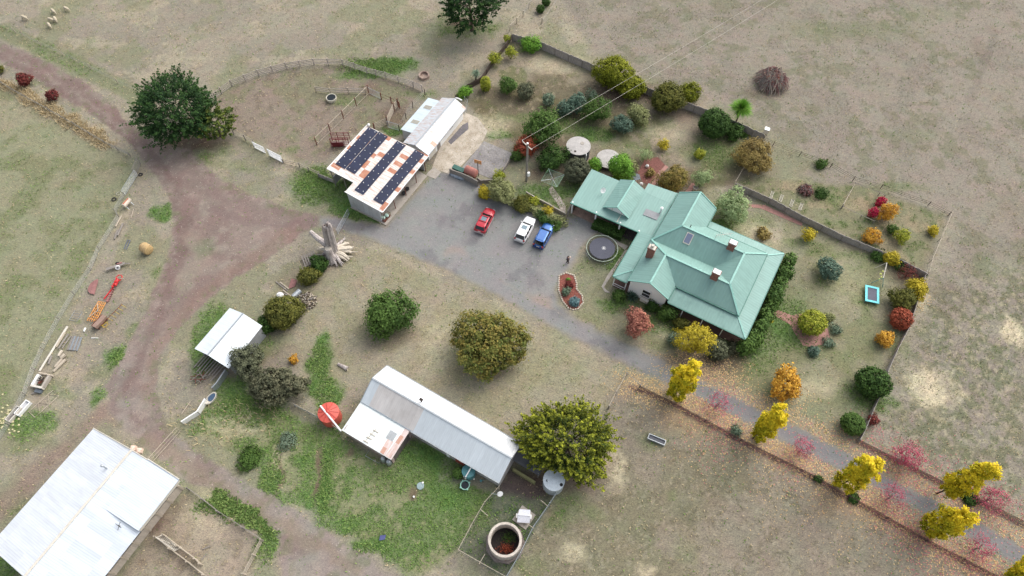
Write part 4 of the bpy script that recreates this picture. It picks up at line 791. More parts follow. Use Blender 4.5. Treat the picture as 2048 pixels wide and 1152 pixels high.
def trunk(parent, h, r, R, RZ, zc, rg, nl=6, m='bark', twigs=0):
    t = MB(); b = [(0, 0, -.05), (rg.normal(0, .04) * R, rg.normal(0, .04) * R, h * .5), (rg.normal(0, .06) * R, rg.normal(0, .06) * R, h)]
    t.tube([(0, 0, -.05), (0, 0, .12)] + b[1:], [r * 1.7, r * 1.15, r * .85, r * .45], 7)
    for k in range(nl):
        th = 2 * math.pi * k / nl + rg.random(); s = Vector(b[1]).lerp(Vector(b[2]), rg.random()); e = Vector((math.cos(th) * R * .7, math.sin(th) * R * .7, zc + RZ * (rg.random() - .3) * .8))
        mid = s.lerp(e, .5) + Vector((0, 0, -.06 * R)); t.tube([s, mid, e], [r * .4, r * .25, r * .08], 5, cap=False)
        for q in range(twigs):
            s2 = mid.lerp(e, rg.random()); d = Vector(rg.normal(size=3)); d.normalize(); d.z = abs(d.z) * .8; e2 = s2 + d * R * (.25 + .3 * rg.random())
            t.tube([s2, e2], [r * .14, r * .04], 4, cap=False)
            for w_ in range(3):
                s3 = s2.lerp(e2, .3 + .6 * rg.random()); d2 = Vector(rg.normal(size=3)); d2.normalize(); d2.z = abs(d2.z) * .6; t.tube([s3, s3 + d2 * R * .22], [r * .07, r * .03], 3, cap=False)
    return t.build('trunk', M[m], parent, smooth=True)
def plant(name, label, cat, cx, cy, rpx, pal, hr=.9, lift=.15, style='round', leaf=None, dens=1.0, clump=.22, lobes=.16, group=None, ry=None, twigs=0, tr=True, tm='bark', aspect=.6):
    rg = np.random.default_rng(int(cx * 13 + cy * 7)); m = mpp(cx, cy); R = rpx * m * (.88 if style == 'spray' else (.86 if rpx > 28 else .95)); RZ = R * hr; up = lift * R
    zc = up + RZ; p = W(cx, cy, zc)
    leaf = (leaf or max(.09, min(.26, .10 + R * .022))) * .82; lobes = min(.42, lobes * (1.0 if lobes < .12 else 1.6)) if style != 'spray' else lobes; clump *= (1.0 if lobes < .12 else .9 + .5 * rg.random())
    n = int(dens * (1.7 if style == 'spray' else (1.1 if style == 'sparse' else 2.1)) * 12.6 * R * (R + RZ) / 2 / (1.2 * leaf * leaf)) + 60
    root = thing(name, label, cat, (p.x, p.y, 0), 0, group)
    c, nr, ti = crown_pts(R, RZ, n, style, rg, clump, lobes)
    if lobes >= .12:
        th = np.arctan2(c[:, 1], c[:, 0]); am_ = .5 if R > 3.6 else 1.0; q = 1 + am_ * .10 * np.sin(2 * th + rg.random() * 6) + .09 * np.sin(3 * th + rg.random() * 6) + .06 * np.sin(5 * th + c[:, 2] / R * 3 + rg.random() * 6); c[:, :2] *= q[:, None]; c[:, 2] *= 1 + .12 * am_ * np.sin(th + rg.random() * 6)
    c[:, 2] += zc
    if ry: c[:, 0] *= 1; c[:, 1] *= ry
    foliage(root, c, nr, ti, leaf, pal, rg, 'foliage' if cat in ('shrub', 'hedge') else 'crown', aspect=aspect)
    if tr: trunk(root, zc * (.9 if style != 'column' else 1.5), max(.04, R * .06), R, RZ, zc, rg, 6, tm, twigs)
    return root
# --- the large trees
plant('cypress_tree', 'very large dark green cypress beside the bend of the dirt track', 'tree', 350, 218, 80, 'cypress', .74, .12, 'spray', .17, 1.3)
plant('cypress_tree', 'yellowish green cypress growing against the right side of the huge dark cypress', 'tree', 428, 246, 42, 'cyp2', .9, .1, 'spray', .18, 1.2)
plant('cypress_tree', 'dark conifer cut by the top edge of the photo with bare soil beneath', 'tree', 941, 4, 60, 'cypress', .95, .25, 'spray', .2, 1.2)
plant('cypress_tree', 'large golden tipped cypress at the end of the long shed', 'tree', 1134, 880, 102, 'gold', .55, .1, 'spray', .155, 1.3, ry=.78)
plant('garden_tree', 'dense dark green round tree alone on the lawn below the gravel yard', 'tree', 778, 628, 48, 'green', .85, .12, 'round', .2, 1.3, clump=.2, lobes=.2)
plant('garden_tree', 'broad autumn tree turning green to orange on the middle lawn', 'tree', 977, 684, 76, 'autumn', .62, .1, 'round', .2, 1.2, clump=.16, lobes=.2, ry=.9)
plant('walnut_tree', 'large leafy green tree behind the power pole', 'tree', 1085, 255, 38, 'green', .95, .3, 'round', .2, 1.1, lobes=.25)
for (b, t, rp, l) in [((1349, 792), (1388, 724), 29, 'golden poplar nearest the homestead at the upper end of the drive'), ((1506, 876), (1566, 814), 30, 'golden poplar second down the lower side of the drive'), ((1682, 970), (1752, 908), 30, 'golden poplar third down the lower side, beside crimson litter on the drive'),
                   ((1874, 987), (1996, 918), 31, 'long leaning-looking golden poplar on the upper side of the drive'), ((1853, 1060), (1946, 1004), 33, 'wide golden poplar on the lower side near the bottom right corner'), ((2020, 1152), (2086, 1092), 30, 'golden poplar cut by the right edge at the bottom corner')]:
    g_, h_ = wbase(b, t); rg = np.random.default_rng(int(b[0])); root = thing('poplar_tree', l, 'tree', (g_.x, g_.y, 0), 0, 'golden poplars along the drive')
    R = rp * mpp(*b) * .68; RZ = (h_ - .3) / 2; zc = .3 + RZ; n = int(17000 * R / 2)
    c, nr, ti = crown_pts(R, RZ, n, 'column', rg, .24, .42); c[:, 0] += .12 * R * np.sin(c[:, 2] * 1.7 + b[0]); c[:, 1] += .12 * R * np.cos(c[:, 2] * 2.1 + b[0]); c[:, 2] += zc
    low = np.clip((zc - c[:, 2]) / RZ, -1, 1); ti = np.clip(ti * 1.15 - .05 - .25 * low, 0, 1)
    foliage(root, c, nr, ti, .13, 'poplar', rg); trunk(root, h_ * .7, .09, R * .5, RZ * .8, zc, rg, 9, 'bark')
T = 'garden_tree'; S = 'garden_shrub'
rows = [
 # house front and drive
 (T, 'pinkish red rounded tree on the lawn before the white gable', 'tree', 1274, 645, 28, 'pinkred', 1.1, .25, 'sparse', None, 1.5, .2, .2),
 (T, 'thinning yellow tree in front of the verandah posts', 'tree', 1392, 684, 42, 'yellow', .95, .25, 'sparse', .12, .95, .16, .25),
 (S, 'dark dull shrub right of the thinning yellow verandah tree', 'shrub', 1436, 700, 21, 'darkgrey', .8, .05, 'round', None, 1.2, .25, .2),
 (S, 'blue grey shrub left of the thinning yellow verandah tree', 'shrub', 1352, 678, 14, 'greengrey', .9, .05, 'round', None, 1, .3, .2),
 (S, 'olive shrub against the first white verandah post', 'shrub', 1363, 647, 14, 'olive2', .9, .05, 'round', None, 1, .3, .2),
 (S, 'rich green shrub at the inner corner of the gable and verandah', 'shrub', 1334, 626, 17, 'green', .85, .05, 'round', None, 1.2, .25, .15),
 (S, 'dark low shrub under the white gable wall', 'shrub', 1306, 612, 13, 'dkgreen', .7, .03, 'round', None, 1.1, .3, .2),
 (S, 'dark green shrub left of the blue agave', 'shrub', 1240, 588, 13, 'green', .8, .03, 'round', None, 1.2, .25, .2),
 (S, 'low dark shrub on the strip below the last verandah post', 'shrub', 1468, 694, 14, 'brngrey', .6, .03, 'round', None, 1, .3, .2),
 (S, 'small yellow leaved shrub at the end of the brick path', 'shrub', 1536, 640, 9, 'yellow', .9, .05, 'round', None, .8, .3, .2),
 (T, 'bright orange and yellow round maple on the garden lawn', 'tree', 1573, 768, 33, 'orange', .85, .2, 'round', .17, 1.1, .18, .15),
 (T, 'clipped yellow green ball tree standing in the brick circle', 'tree', 1626, 646, 29, 'ygreen', .8, .15, 'round', .15, 1.3, .16, .08),
 (S, 'blue green shrub alone on the lawn right of the homestead', 'shrub', 1657, 536, 22, 'teal', .85, .08, 'round', .13, 1, .18, .15),
 (S, 'small yellow bush on the paling fence behind the blue and white swing', 'shrub', 1783, 516, 14, 'yellow', .85, .08, 'round', None, 1.2, .25, .12),
 (S, 'golden bush at the top of the lower right paling fence', 'shrub', 1834, 577, 20, 'yellow', .8, .05, 'round', None, 1.2, .22, .15),
 (S, 'green bush between the golden bush and the red bush', 'shrub', 1804, 599, 23, 'olive2', .8, .05, 'round', None, 1.2, .22, .15),
 (S, 'round brick red bush against the lower right paling fence', 'shrub', 1803, 637, 21, 'red', .85, .05, 'round', .12, 1.2, .2, .1),
 (S, 'small green bush flecked orange beside the lower right paling fence', 'shrub', 1769, 679, 17, 'orange', .8, .05, 'round', None, 1.0, .25, .2),
 (T, 'large dark green bush straddling the lower right paling fence', 'shrub', 1747, 764, 35, 'dkgreen', .8, .05, 'round', .17, 1.4, .17, .1),
 (S, 'clipped dark green ball bush at the bottom of the garden fence', 'shrub', 1706, 847, 22, 'green', .85, .03, 'round', .13, 1.6, .16, .05),
 (S, 'small brownish bush outside the garden fence', 'shrub', 1745, 838, 13, 'dkred', .85, .03, 'sparse', .1, 1.2, .25, .15),
 (S, 'dark creeping shrub at the foot of the yellow fence bush', 'shrub', 1800, 530, 13, 'dkgreen', .5, .03, 'round', None, 1, .3, .2),
 (S, 'dark shrub along the palings left of the yellow fence bush', 'shrub', 1757, 511, 13, 'dkgreen', .5, .03, 'round', None, 1, .3, .2),
 (S, 'bare pinkish twiggy shrub by the corner of the palings', 'shrub', 1817, 546, 22, 'dkred', .6, .03, 'sparse', .08, .25, .2, .2),
 # enclosure
 (S, 'small round yellow shrub inside the far corner of the plot', 'shrub', 1868, 461, 10, 'yellow', .9, .1, 'round', None, 1, .25, .15),
 (S, 'pale yellow loose shrub in the rough grass of the plot', 'shrub', 1805, 472, 17, 'ygreen', .8, .08, 'sparse', .12, 1.1, .2, .2),
 (S, 'little green shrub left of the pale yellow loose shrub', 'shrub', 1785, 458, 10, 'green', .8, .08, 'round', None, .8, .3, .2),
 (S, 'upper tall orange gold shrub in the plot', 'shrub', 1776, 424, 15, 'orange', 1.4, .05, 'round', .12, .9, .25, .25),
 (S, 'lower orange gold shrub next to the boundary palings', 'shrub', 1744, 473, 16, 'orange', .8, .05, 'round', .12, .9, .25, .25),
 (S, 'magenta crimson shrub nearer the far wire fence of the plot', 'shrub', 1762, 403, 8, 'magenta', 1.5, .02, 'round', .1, 1.1, .25, .16),
 (S, 'magenta crimson shrub at the corner of the small fenced bed', 'shrub', 1749, 425, 9, 'magenta', 1.5, .02, 'round', .1, 1.1, .25, .16),
 (S, 'green clump on the wire fence above the dead brush heap', 'shrub', 1644, 328, 12, 'green', .6, .03, 'round', None, .9, .3, .25),
 (S, 'green weedy clump right of the dead brush heap', 'shrub', 1644, 386, 13, 'dkgreen', .4, .02, 'round', None, .8, .3, .25),
 (S, 'pale yellow small tree on the lawn below the boundary palings', 'shrub', 1620, 470, 16, 'yellow', .8, .2, 'sparse', .12, 1.1, .22, .25),
 (S, 'brown tufted flax on the lawn behind the homestead', 'shrub', 1527, 467, 13, 'brown', .6, .02, 'round', .16, .9, .3, .2),
 (T, 'pale loose green tree at the back corner of the homestead', 'tree', 1462, 410, 34, 'pale', .95, .15, 'round', .15, .8, .22, .3),
 (T, 'big brownish olive bush at the end of the boundary palings', 'shrub', 1508, 312, 37, 'brown', .75, .05, 'round', .14, 1.1, .18, .15),
 # far palings
 (T, 'largest billowy olive tree on the far paling fence', 'tree', 1228, 146, 38, 'olive', .85, .12, 'round', .17, 1.4, .15, .12),
 (T, 'smaller olive lobe growing against the right of the largest billowy tree', 'tree', 1266, 173, 25, 'olive', .85, .08, 'round', .16, 1.3, .18, .12),
 (T, 'round olive tree in the middle of the far paling fence', 'tree', 1338, 193, 35, 'olive2', .85, .1, 'round', .16, 1.4, .16, .12),
 (T, 'narrow olive tree behind the middle round olive tree', 'tree', 1378, 186, 20, 'olive', .95, .1, 'round', .16, 1.3, .2, .12),
 (T, 'dense dark green bush on the fence beside the spiky headed palm', 'tree', 1430, 246, 32, 'dkgreen', .85, .08, 'round', .16, 1.6, .16, .1),
 (S, 'dark green low side shoot right of the dense dark fence bush', 'shrub', 1468, 262, 18, 'dkgreen', .7, .05, 'round', .15, 1.3, .2, .15),
 # orchard
 (T, 'green orchard bush nearest the conical golden conifer', 'shrub', 1017, 170, 17, 'green', .9, .2, 'round', .13, .9, .2, .2),
 (T, 'grey olive orchard bush right of a green one, in the top row', 'shrub', 1052, 181, 16, 'darkgrey', .9, .2, 'round', .12, .9, .2, .2),
 (T, 'small bright orchard bush with bare soil ring', 'shrub', 1096, 199, 13, 'greengrey', .9, .2, 'round', .12, 1, .2, .15),
 (T, 'blue green orchard bush, upper of an overlapping pair', 'shrub', 1153, 205, 19, 'teal', .9, .2, 'round', .13, 1, .18, .2),
 (T, 'blue green orchard bush, lower of an overlapping pair', 'shrub', 1131, 217, 16, 'teal', .9, .2, 'round', .13, 1, .18, .2),
 (T, 'thin dull green orchard bush above the long pale one', 'shrub', 1184, 191, 13, 'greengrey', .9, .15, 'sparse', .12, 1, .2, .2),
 (T, 'broad green orchard bush crossed by the power lines', 'shrub', 1192, 222, 26, 'green', .85, .15, 'round', .13, .9, .18, .25),
 (T, 'grey blue orchard bush right of the power line crossing', 'shrub', 1243, 248, 18, 'teal', .9, .15, 'round', .13, 1, .18, .2),
 (T, 'green and gold orchard bush under the billowy olive trees', 'shrub', 1277, 229, 20, 'sage', .9, .15, 'round', .14, 1.1, .18, .2),
 (T, 'small conical golden conifer near the orchard fence', 'shrub', 971, 167, 10, 'ygreen', 1.7, .02, 'round', .12, 1.4, .25, .08),
 (S, 'bright green bush at the foot of the dark orchard fence', 'shrub', 931, 184, 13, 'bright', .7, .05, 'round', None, 1, .3, .25),
 (S, 'bright green vine climbing the far paling fence corner', 'shrub', 1062, 87, 19, 'bright', .6, .1, 'round', None, .9, .3, .3),
 (T, 'young lime green fruit tree beside the top of the orchard fence', 'tree', 1022, 104, 12, 'ygreen', .8, .6, 'sparse', .13, 1.1, .28, .2),
 (T, 'young lime green fruit tree in the middle of the orchard fence', 'tree', 988, 115, 13, 'ygreen', .8, .6, 'sparse', .13, 1.1, .28, .2),
 (T, 'young lime green fruit tree highest up the orchard fence', 'tree', 1014, 76, 8, 'ygreen', .8, .6, 'sparse', .13, 1.1, .28, .2),
 (T, 'bright red topped small tree beside the power pole', 'tree', 1053, 292, 21, 'red', .9, .3, 'round', .13, 1.2, .2, .2),
 (S, 'green and russet shrub left under the red topped tree', 'shrub', 1036, 306, 14, 'green', .9, .1, 'round', .13, 1, .22, .2),
 (S, 'dark spreading shrubs between power pole and round concrete tank', 'shrub', 1107, 316, 27, 'dkgreen', .7, .05, 'round', .15, 1.2, .18, .25),
 (S, 'grey green round bush at the corner of the carport roof', 'shrub', 1155, 341, 25, 'darkgrey', .9, .1, 'round', .12, 1.4, .16, .1),
 (S, 'bright green shrub between the two round tanks', 'shrub', 1191, 328, 14, 'bright', .8, .1, 'round', .13, 1.2, .25, .2),
 (T, 'bright lime green willow beside the flat tank lid', 'tree', 1240, 337, 23, 'bright', 1.15, .08, 'round', .15, 1.5, .2, .15),
 (S, 'dull green shrub by the garden pond behind the carport', 'shrub', 1264, 331, 12, 'sage', .7, .1, 'round', .12, .9, .25, .25),
 (T, 'pale thin shrub with arching stems above the red mulch', 'shrub', 1290, 309, 15, 'pale', .8, .3, 'sparse', .09, .5, .2, .3),
 (T, 'weeping olive and rust tree beside the brick garden path', 'tree', 1347, 358, 26, 'weep', .8, .12, 'round', .13, 1.1, .18, .2),
 (T, 'pale grey green airy tree right of the weeping tree', 'tree', 1405, 356, 19, 'pale', .9, .3, 'sparse', .11, 1.1, .18, .25),
 (S, 'small yellow shrub in the rear garden', 'shrub', 1328, 290, 13, 'yellow', .8, .1, 'sparse', .12, 1.1, .25, .25),
 (S, 'small lime shrub with pale soil ring in the rear garden', 'shrub', 1400, 307, 10, 'ygreen', .9, .15, 'round', None, 1, .3, .2),
 (S, 'rusty flax clump in the red mulch behind the carport', 'shrub', 1300, 345, 11, 'brown', .6, .02, 'sparse', .13, 1, .3, .2),
 # car park bank
 (S, 'bright yellow bush at the left end of the parking hedge', 'shrub', 969, 385, 14, 'yellow', .8, .05, 'round', .12, 1.3, .2, .15),
 (S, 'largest olive grey bush of the parking hedge above the red car', 'shrub', 1008, 384, 32, 'sage', .7, .08, 'round', .14, 1.1, .17, .2),
 (S, 'olive brown bush in the middle of the parking hedge', 'shrub', 1043, 407, 18, 'olive2', .7, .05, 'round', .13, 1.1, .2, .2),
 (S, 'lime flecked bush of the parking hedge above the white car', 'shrub', 1066, 402, 13, 'ygreen', .8, .05, 'sparse', .12, 1.1, .25, .2),
 (S, 'yellow leggy bush against the low wall above the blue car', 'shrub', 1097, 424, 13, 'yellow', .9, .05, 'sparse', .1, .9, .25, .25),
 (S, 'dark green bush at the foot of the low wall above the blue car', 'shrub', 1088, 438, 15, 'dkgreen', .6, .03, 'round', .12, 1, .25, .25),
 (S, 'leafy green ground shrub touching the bonnet end of the blue car bay', 'shrub', 1113, 450, 14, 'green', .5, .03, 'round', .12, 1, .25, .25),
 (S, 'yellow green shrub leaning over the corner of the dark slab', 'shrub', 998, 352, 13, 'ygreen', .7, .05, 'round', .12, .9, .3, .3),
 # lower left
 (S, 'big olive bush beside the woodpile and small white shed', 'shrub', 563, 624, 40, 'olive2', .75, .05, 'round', .16, 1.5, .16, .12),
 (S, 'dark small lobe of bush nearest the small white shed', 'shrub', 535, 648, 20, 'dkgreen', .75, .03, 'round', .15, 1.2, .2, .15),
 (S, 'dark green shrub just below the dead stump', 'shrub', 637, 527, 17, 'dkgreen', .85, .03, 'round', .14, 1.4, .2, .15),
 (S, 'olive green shrub below left of the dead stump', 'shrub', 618, 552, 19, 'olive2', .8, .03, 'round', .14, 1.4, .2, .15),
 (T, 'dusky grey green tree overhanging the small white shed roof', 'tree', 492, 726, 37, 'darkgrey', .9, .1, 'round', .15, 1.2, .17, .22),
 (T, 'wide brownish grey tree beside the red water tank', 'tree', 556, 768, 58, 'brngrey', .55, .1, 'round', .17, 1.2, .14, .22),
 (S, 'tiny golden orange bush on the lawn above the dusky trees', 'shrub', 586, 719, 10, 'orange', .7, .05, 'sparse', .12, 1.4, .3, .3),
 (S, 'rounded bright green bush beside the small teal tank', 'shrub', 917, 946, 11, 'green', 1.1, .02, 'round', .11, 1.6, .22, .06),
 (T, 'dark red young tree in the dry grass strip, left of two', 'tree', 47, 158, 13, 'dkred', .9, .3, 'round', .14, 1.2, .25, .15),
 (T, 'dark red young tree in the dry grass strip, right of two', 'tree', 102, 190, 11, 'dkred', .9, .3, 'round', .14, 1.2, .25, .15),
 (T, 'green red young tree cut by the left edge', 'tree', 0, 138, 7, 'olive2', .9, .3, 'round', .14, 1.2, .25, .15),
 (S, 'small dark bush at the top edge, nearer the fence corner', 'shrub', 1081, 18, 8, 'dkgreen', .9, .1, 'round', .13, 1.2, .25, .1),
 (S, 'small dark bush half cut by the top edge', 'shrub', 1092, 4, 8, 'dkgreen', .9, .1, 'round', .13, 1.2, .25, .1),
 # drive trees (crimson, nearly bare)
 (T, 'nearly bare crimson tree over the drive below the first poplar', 'tree', 1440, 802, 27, 'purple', .8, .35, 'sparse', .09, .28, .15, .2),
 (T, 'nearly bare pink tree over the drive between second and third poplars', 'tree', 1608, 895, 26, 'purple', .8, .35, 'sparse', .09, .4, .15, .2),
 (T, 'crimson sparse tree on the upper verge behind the third poplar', 'tree', 1817, 913, 38, 'purple', .75, .35, 'sparse', .10, .75, .13, .2),
 (T, 'nearly bare pink tree over the drive between third and fifth poplars', 'tree', 1790, 990, 34, 'purple', .75, .35, 'sparse', .09, .3, .13, .2),
 (T, 'crimson sparse tree on the upper verge right of the long poplar', 'tree', 1985, 996, 38, 'purple', .75, .35, 'sparse', .10, .5, .13, .2),
 (T, 'nearly bare grey and pink tree at the lower right corner', 'tree', 1965, 1096, 34, 'purple', .75, .35, 'sparse', .09, .35, .13, .2),
 (S, 'dark green weed bush on the leaf covered lower fence below the second poplar', 'shrub', 1637, 957, 8, 'dkgreen', .7, .02, 'round', None, 1, .3, .2),
 (S, 'low dark green shrub on the lower fence past the third poplar', 'shrub', 1706, 996, 12, 'dkgreen', .4, .02, 'round', None, 1, .3, .3),
 (S, 'grey green shrub at the foot of the second poplar', 'shrub', 1474, 862, 13, 'greengrey', .5, .02, 'sparse', None, 1.1, .3, .3),
 (S, 'low dark shrub at the base of the long poplar', 'shrub', 1940, 996, 15, 'dkgreen', .4, .02, 'round', None, 1, .3, .3),
 # garden circle
 (S, 'dark bushy plant at the lower end of the circle border', 'shrub', 1630, 702, 12, 'teal', .6, .02, 'round', None, 1, .3, .2),
 (S, 'silvery plant beside the lower right of the brick circle', 'shrub', 1658, 686, 12, 'greengrey', .5, .02, 'sparse', None, 1.2, .3, .2),
 (S, 'leafy border plant at the right tip of the garden circle', 'shrub', 1672, 660, 12, 'greengrey', .5, .02, 'sparse', None, 1.2, .3, .2),
 (S, 'leafy border plant at the upper tip of the garden circle', 'shrub', 1662, 634, 11, 'sage', .5, .02, 'sparse', None, 1.2, .3, .2),
 (S, 'small crimson shrub in the kidney shaped mulch bed', 'shrub', 1139, 569, 8, 'dkred', .8, .02, 'round', .08, 1.2, .3, .15),
 (S, 'small grey green shrub in the middle of the mulch bed', 'shrub', 1132, 583, 10, 'greengrey', .7, .02, 'sparse', .09, 1.2, .3, .15),
 (S, 'small blue shrub at the lower end of the mulch bed', 'shrub', 1149, 603, 10, 'blue', .6, .02, 'round', .09, 1.4, .3, .1),
 (S, 'tiny lime shrub at the top of the mulch bed', 'shrub', 1137, 559, 4, 'bright', .7, .02, 'round', .08, 1.2, .3, .15),
 (S, 'netted dome shaped green plant in the weedy yard', 'shrub', 573, 880, 22, 'greengrey', .4, .02, 'sparse', .12, .7, .2, .2),
 (S, 'wide bramble patch with yellowish leaves by the lower track', 'shrub', 498, 916, 24, 'green', .25, .02, 'round', .12, .9, .2, .3),
]
for r in rows:
    nm, lb, ct, x, y, rp, pal, hr, lf, st, leaf, dn, cl, lo = r
    tw = 3 if (st == 'sparse' and ct == 'tree') else (2 if 'twiggy' in lb or 'crimson' in lb and ct == 'tree' else 0)
    if pal == 'purple': tw = 6; dn *= .42
    nm2 = nm if ct != 'shrub' else 'garden_shrub'
    plant(nm2, lb, ct, x, y, rp, pal, hr, lf, st, leaf, dn, cl, lo, twigs=tw, ry=.74 if 'wide brownish' in lb else None, tm='twig' if pal in ('purple', 'pinkred') or tw >= 5 else 'bark')
# spiky palm / agave / flax / fern
def spiky(name, label, cat, cx, cy, rpx, pal, n, up, droop, w=.07, stem=0):
    m = mpp(cx, cy); R = rpx * m; zc = stem + R * .3; p = W(cx, cy, zc); rg = np.random.default_rng(int(cx)); root = thing(name, label, cat, (p.x, p.y, 0)); V = []; Q = []; T_ = []
    for i in range(n):
        th = 2.39996 * i; e = up * (1 - (i + .5) / n) ; L = R * (.75 + .35 * rg.random()); tt = rg.random()
        d = np.array([math.cos(th) * math.cos(e), math.sin(th) * math.cos(e), math.sin(e)]); s = np.array([-math.sin(th), math.cos(th), 0]) * w * (.7 + .6 * rg.random())
        pts = [np.array([0, 0, stem + .1]) + d * L * t - np.array([0, 0, droop * L * t * t]) for t in (0, .35, .7, 1)]
        ws_ = (.6, 1, .7, .1); o = len(V)
        for q, ww in zip(pts, ws_): q[2] = max(q[2], .04); V += [q - s * ww, q + s * ww]
        Q += [(o + 2 * k, o + 2 * k + 1, o + 2 * k + 3, o + 2 * k + 2) for k in range(3)]; T_ += [tt] * 8
    npmesh('crown' if cat == 'tree' else 'leaves', np.array(V), np.array(Q), PAL[pal], {'tint': ('FLOAT', np.array(T_))}, parent=root)
    MB().tube([(0, 0, 0), (.05, 0, stem * .5 + .1), (0, 0, stem + .2)], [.16, .11, .1], 7).build('trunk', M['bark'], root)
    return root
spiky('cabbage_palm', 'tall lime green spiky headed palm beside the dense dark fence bush', 'tree', 1484, 213, 26, 'bright', 420, 1.5, .25, .07, 3.2)
spiky('agave', 'blue green agave rosette against the white gable wall', 'plant', 1265, 592, 17, 'teal', 70, 1.3, .02, .1)
spiky('small_palm', 'small palm with pale fronds along the dark orchard fence', 'tree', 951, 145, 13, 'greengrey', 60, 1.1, .4, .08, 1.2)
spiky('flax_plant', 'green flax clump at the end of the far palings', 'plant', 1488, 270, 12, 'green', 60, 1.3, .35, .07)
spiky('flax_plant', 'lime yellow flax clump next to the small white hive box', 'plant', 1505, 265, 13, 'ygreen', 80, 1.3, .35, .07)
spiky('tree_fern', 'dark fern beside the bright lime willow', 'plant', 1262, 346, 14, 'green', 50, 1.0, .5, .1, .8)
# dead brush heaps
def brush(label, cx, cy, rpx, n, ms, pals):
    m = mpp(cx, cy); R = rpx * m; p = W(cx, cy, R * .3); rg = np.random.default_rng(int(cx)); root = thing('brush_heap', label, 'brush pile', (p.x, p.y, 0)); t = MB()
    for i in range(n):
        a = rg.random() * 6.28; r1 = R * (.3 + .75 * rg.random()); h = R * .75 * math.sqrt(max(0, 1 - (r1 / R / 1.05) ** 2)); e = Vector((math.cos(a) * r1, math.sin(a) * r1, h * rg.random() + .05)); b = a + rg.normal(0, .9); r2 = R * .6 * rg.random(); s = Vector((math.cos(b) * r2, math.sin(b) * r2, R * (.35 + .45 * rg.random())))
        t.tube([s, (s + e) / 2 + Vector(rg.normal(0, .12, 3)), e], [.04, .06, .03], 4, mi=int(rg.random() * len(ms)), cap=False)
    t.build('branches', [M[k] for k in ms], root)
    c, nr, ti = crown_pts(R * .8, R * .55, int(420 * R), 'sparse', rg, .2, .2); c[:, 2] += R * .25; foliage(root, c, nr, ti, .08, pals, rg, 'dead_leaves')
brush('large heap of red leaved cut branches out in the grey paddock', 1545, 158, 36, 700, ['twig', 'pale_wood', 'grey_wood', 'rustpink'], 'red')
brush('smaller heap of dead brush inside the boundary fence', 1612, 380, 17, 200, ['twig', 'dark_wood', 'rustpink'], 'dkred')
# creeper hedge along the right verandah, clipped box hedge by carport
def hedge(name, label, pts, r, h, pal, leaf=.14, lob=.35, n=0, cat='hedge'):
    P = [W(*q) for q in pts]; c0 = (P[0] + P[-1]) / 2; root = thing(name, label, cat, (c0.x, c0.y, 0)); rg = np.random.default_rng(int(pts[0][0])); L = sum((P[i + 1] - P[i]).length for i in range(len(P) - 1))
    nb = max(3, int(L / (r * .8))); cs = []; nrs = []; ts = []
    for i in range(nb):
        u = i / (nb - 1) * (len(P) - 1); k = min(int(u), len(P) - 2); q = P[k].lerp(P[k + 1], u - k); rr = r * (1 + lob * (rg.random() - .5) * 2); hh = h * (1 + lob * (rg.random() - .5))
        c, nr, t = crown_pts(rr, hh / 2, int(rr * hh * 36 / (leaf * leaf * 9)) + 80, 'round', rg, .28, .2); c += np.array([q.x - c0.x, q.y - c0.y, hh / 2]); cs.append(c); nrs.append(nr); ts.append(np.clip(t + rg.normal(0, .12), 0, 1))
    foliage(root, np.concatenate(cs), np.concatenate(nrs), np.concatenate(ts), leaf, pal, rg, 'foliage'); return root
hedge('creeper_hedge', 'lush green climber running down the right verandah edge of the homestead', [(1574, 528), (1556, 572), (1540, 612), (1522, 652), (1500, 690), (1484, 704)], .95, 2.7, 'green', .16, .3)
hedge('bank_hedge', 'mixed low greenery filling the bank between the parking bays and the low wall', [(990, 392), (1030, 412), (1062, 420), (1095, 438), (1122, 448)], .75, 1.1, 'sage', .12, .4)
bh = thing('box_hedge', 'clipped dark rectangular hedge in front of the carport', 'hedge', tuple(W(1215, 463)), R_(-28)); rg = np.random.default_rng(5)
n = 5200; c = np.stack([rg.uniform(-2.4, 2.4, n), rg.uniform(-.75, .75, n), rg.uniform(.1, 1.15, n)], 1); f = rg.integers(0, 3, n); c[f == 0, 2] = 1.1 + rg.normal(0, .03, (f == 0).sum()); c[f == 1, 1] = np.sign(c[f == 1, 1]) * .75
foliage(bh, c, rg.normal(size=(n, 3)) * .5 + [0, 0, .7], rg.random(n), .11, 'dkgreen', rg, 'foliage')
# --- litter, tufts, weeds: uncountable
def scatter(mask, k, rg):
    w_ = np.clip(mask, 0, None) * (np.abs(X) < 105) * (Y > 6) * (Y < 118); w_ = w_ / w_.sum(); i = rg.choice(len(X), k, p=w_); return X[i] + rg.uniform(-.15, .15, k), Y[i] + rg.uniform(-.15, .15, k)
def blades(name, mask, k, hgt, wid, pal, kind_label, seed, lean=1.1):
    rg = np.random.default_rng(seed); x, y = scatter(mask, k, rg); th = rg.random(k) * 6.28; h = hgt * (.5 + rg.random(k)); w_ = wid * (.6 + .8 * rg.random(k)); ln = lean * h
    dx, dy = np.cos(th), np.sin(th); ph = rg.random(k) * 6.28; lx, ly = np.cos(ph) * ln, np.sin(ph) * ln; z = np.zeros(k)
    V = np.stack([np.stack([x - dx * w_, y - dy * w_, z], 1), np.stack([x + dx * w_, y + dy * w_, z], 1), np.stack([x + lx + dx * w_ * .3, y + ly + dy * w_ * .3, h], 1), np.stack([x + lx - dx * w_ * .3, y + ly - dy * w_ * .3, h], 1)], 1).reshape(-1, 3)
    tag(npmesh(name, V, np.arange(len(V)).reshape(-1, 4), PAL[pal], {'tint': ('FLOAT', np.repeat(rg.random(k), 4))}), kind='stuff')
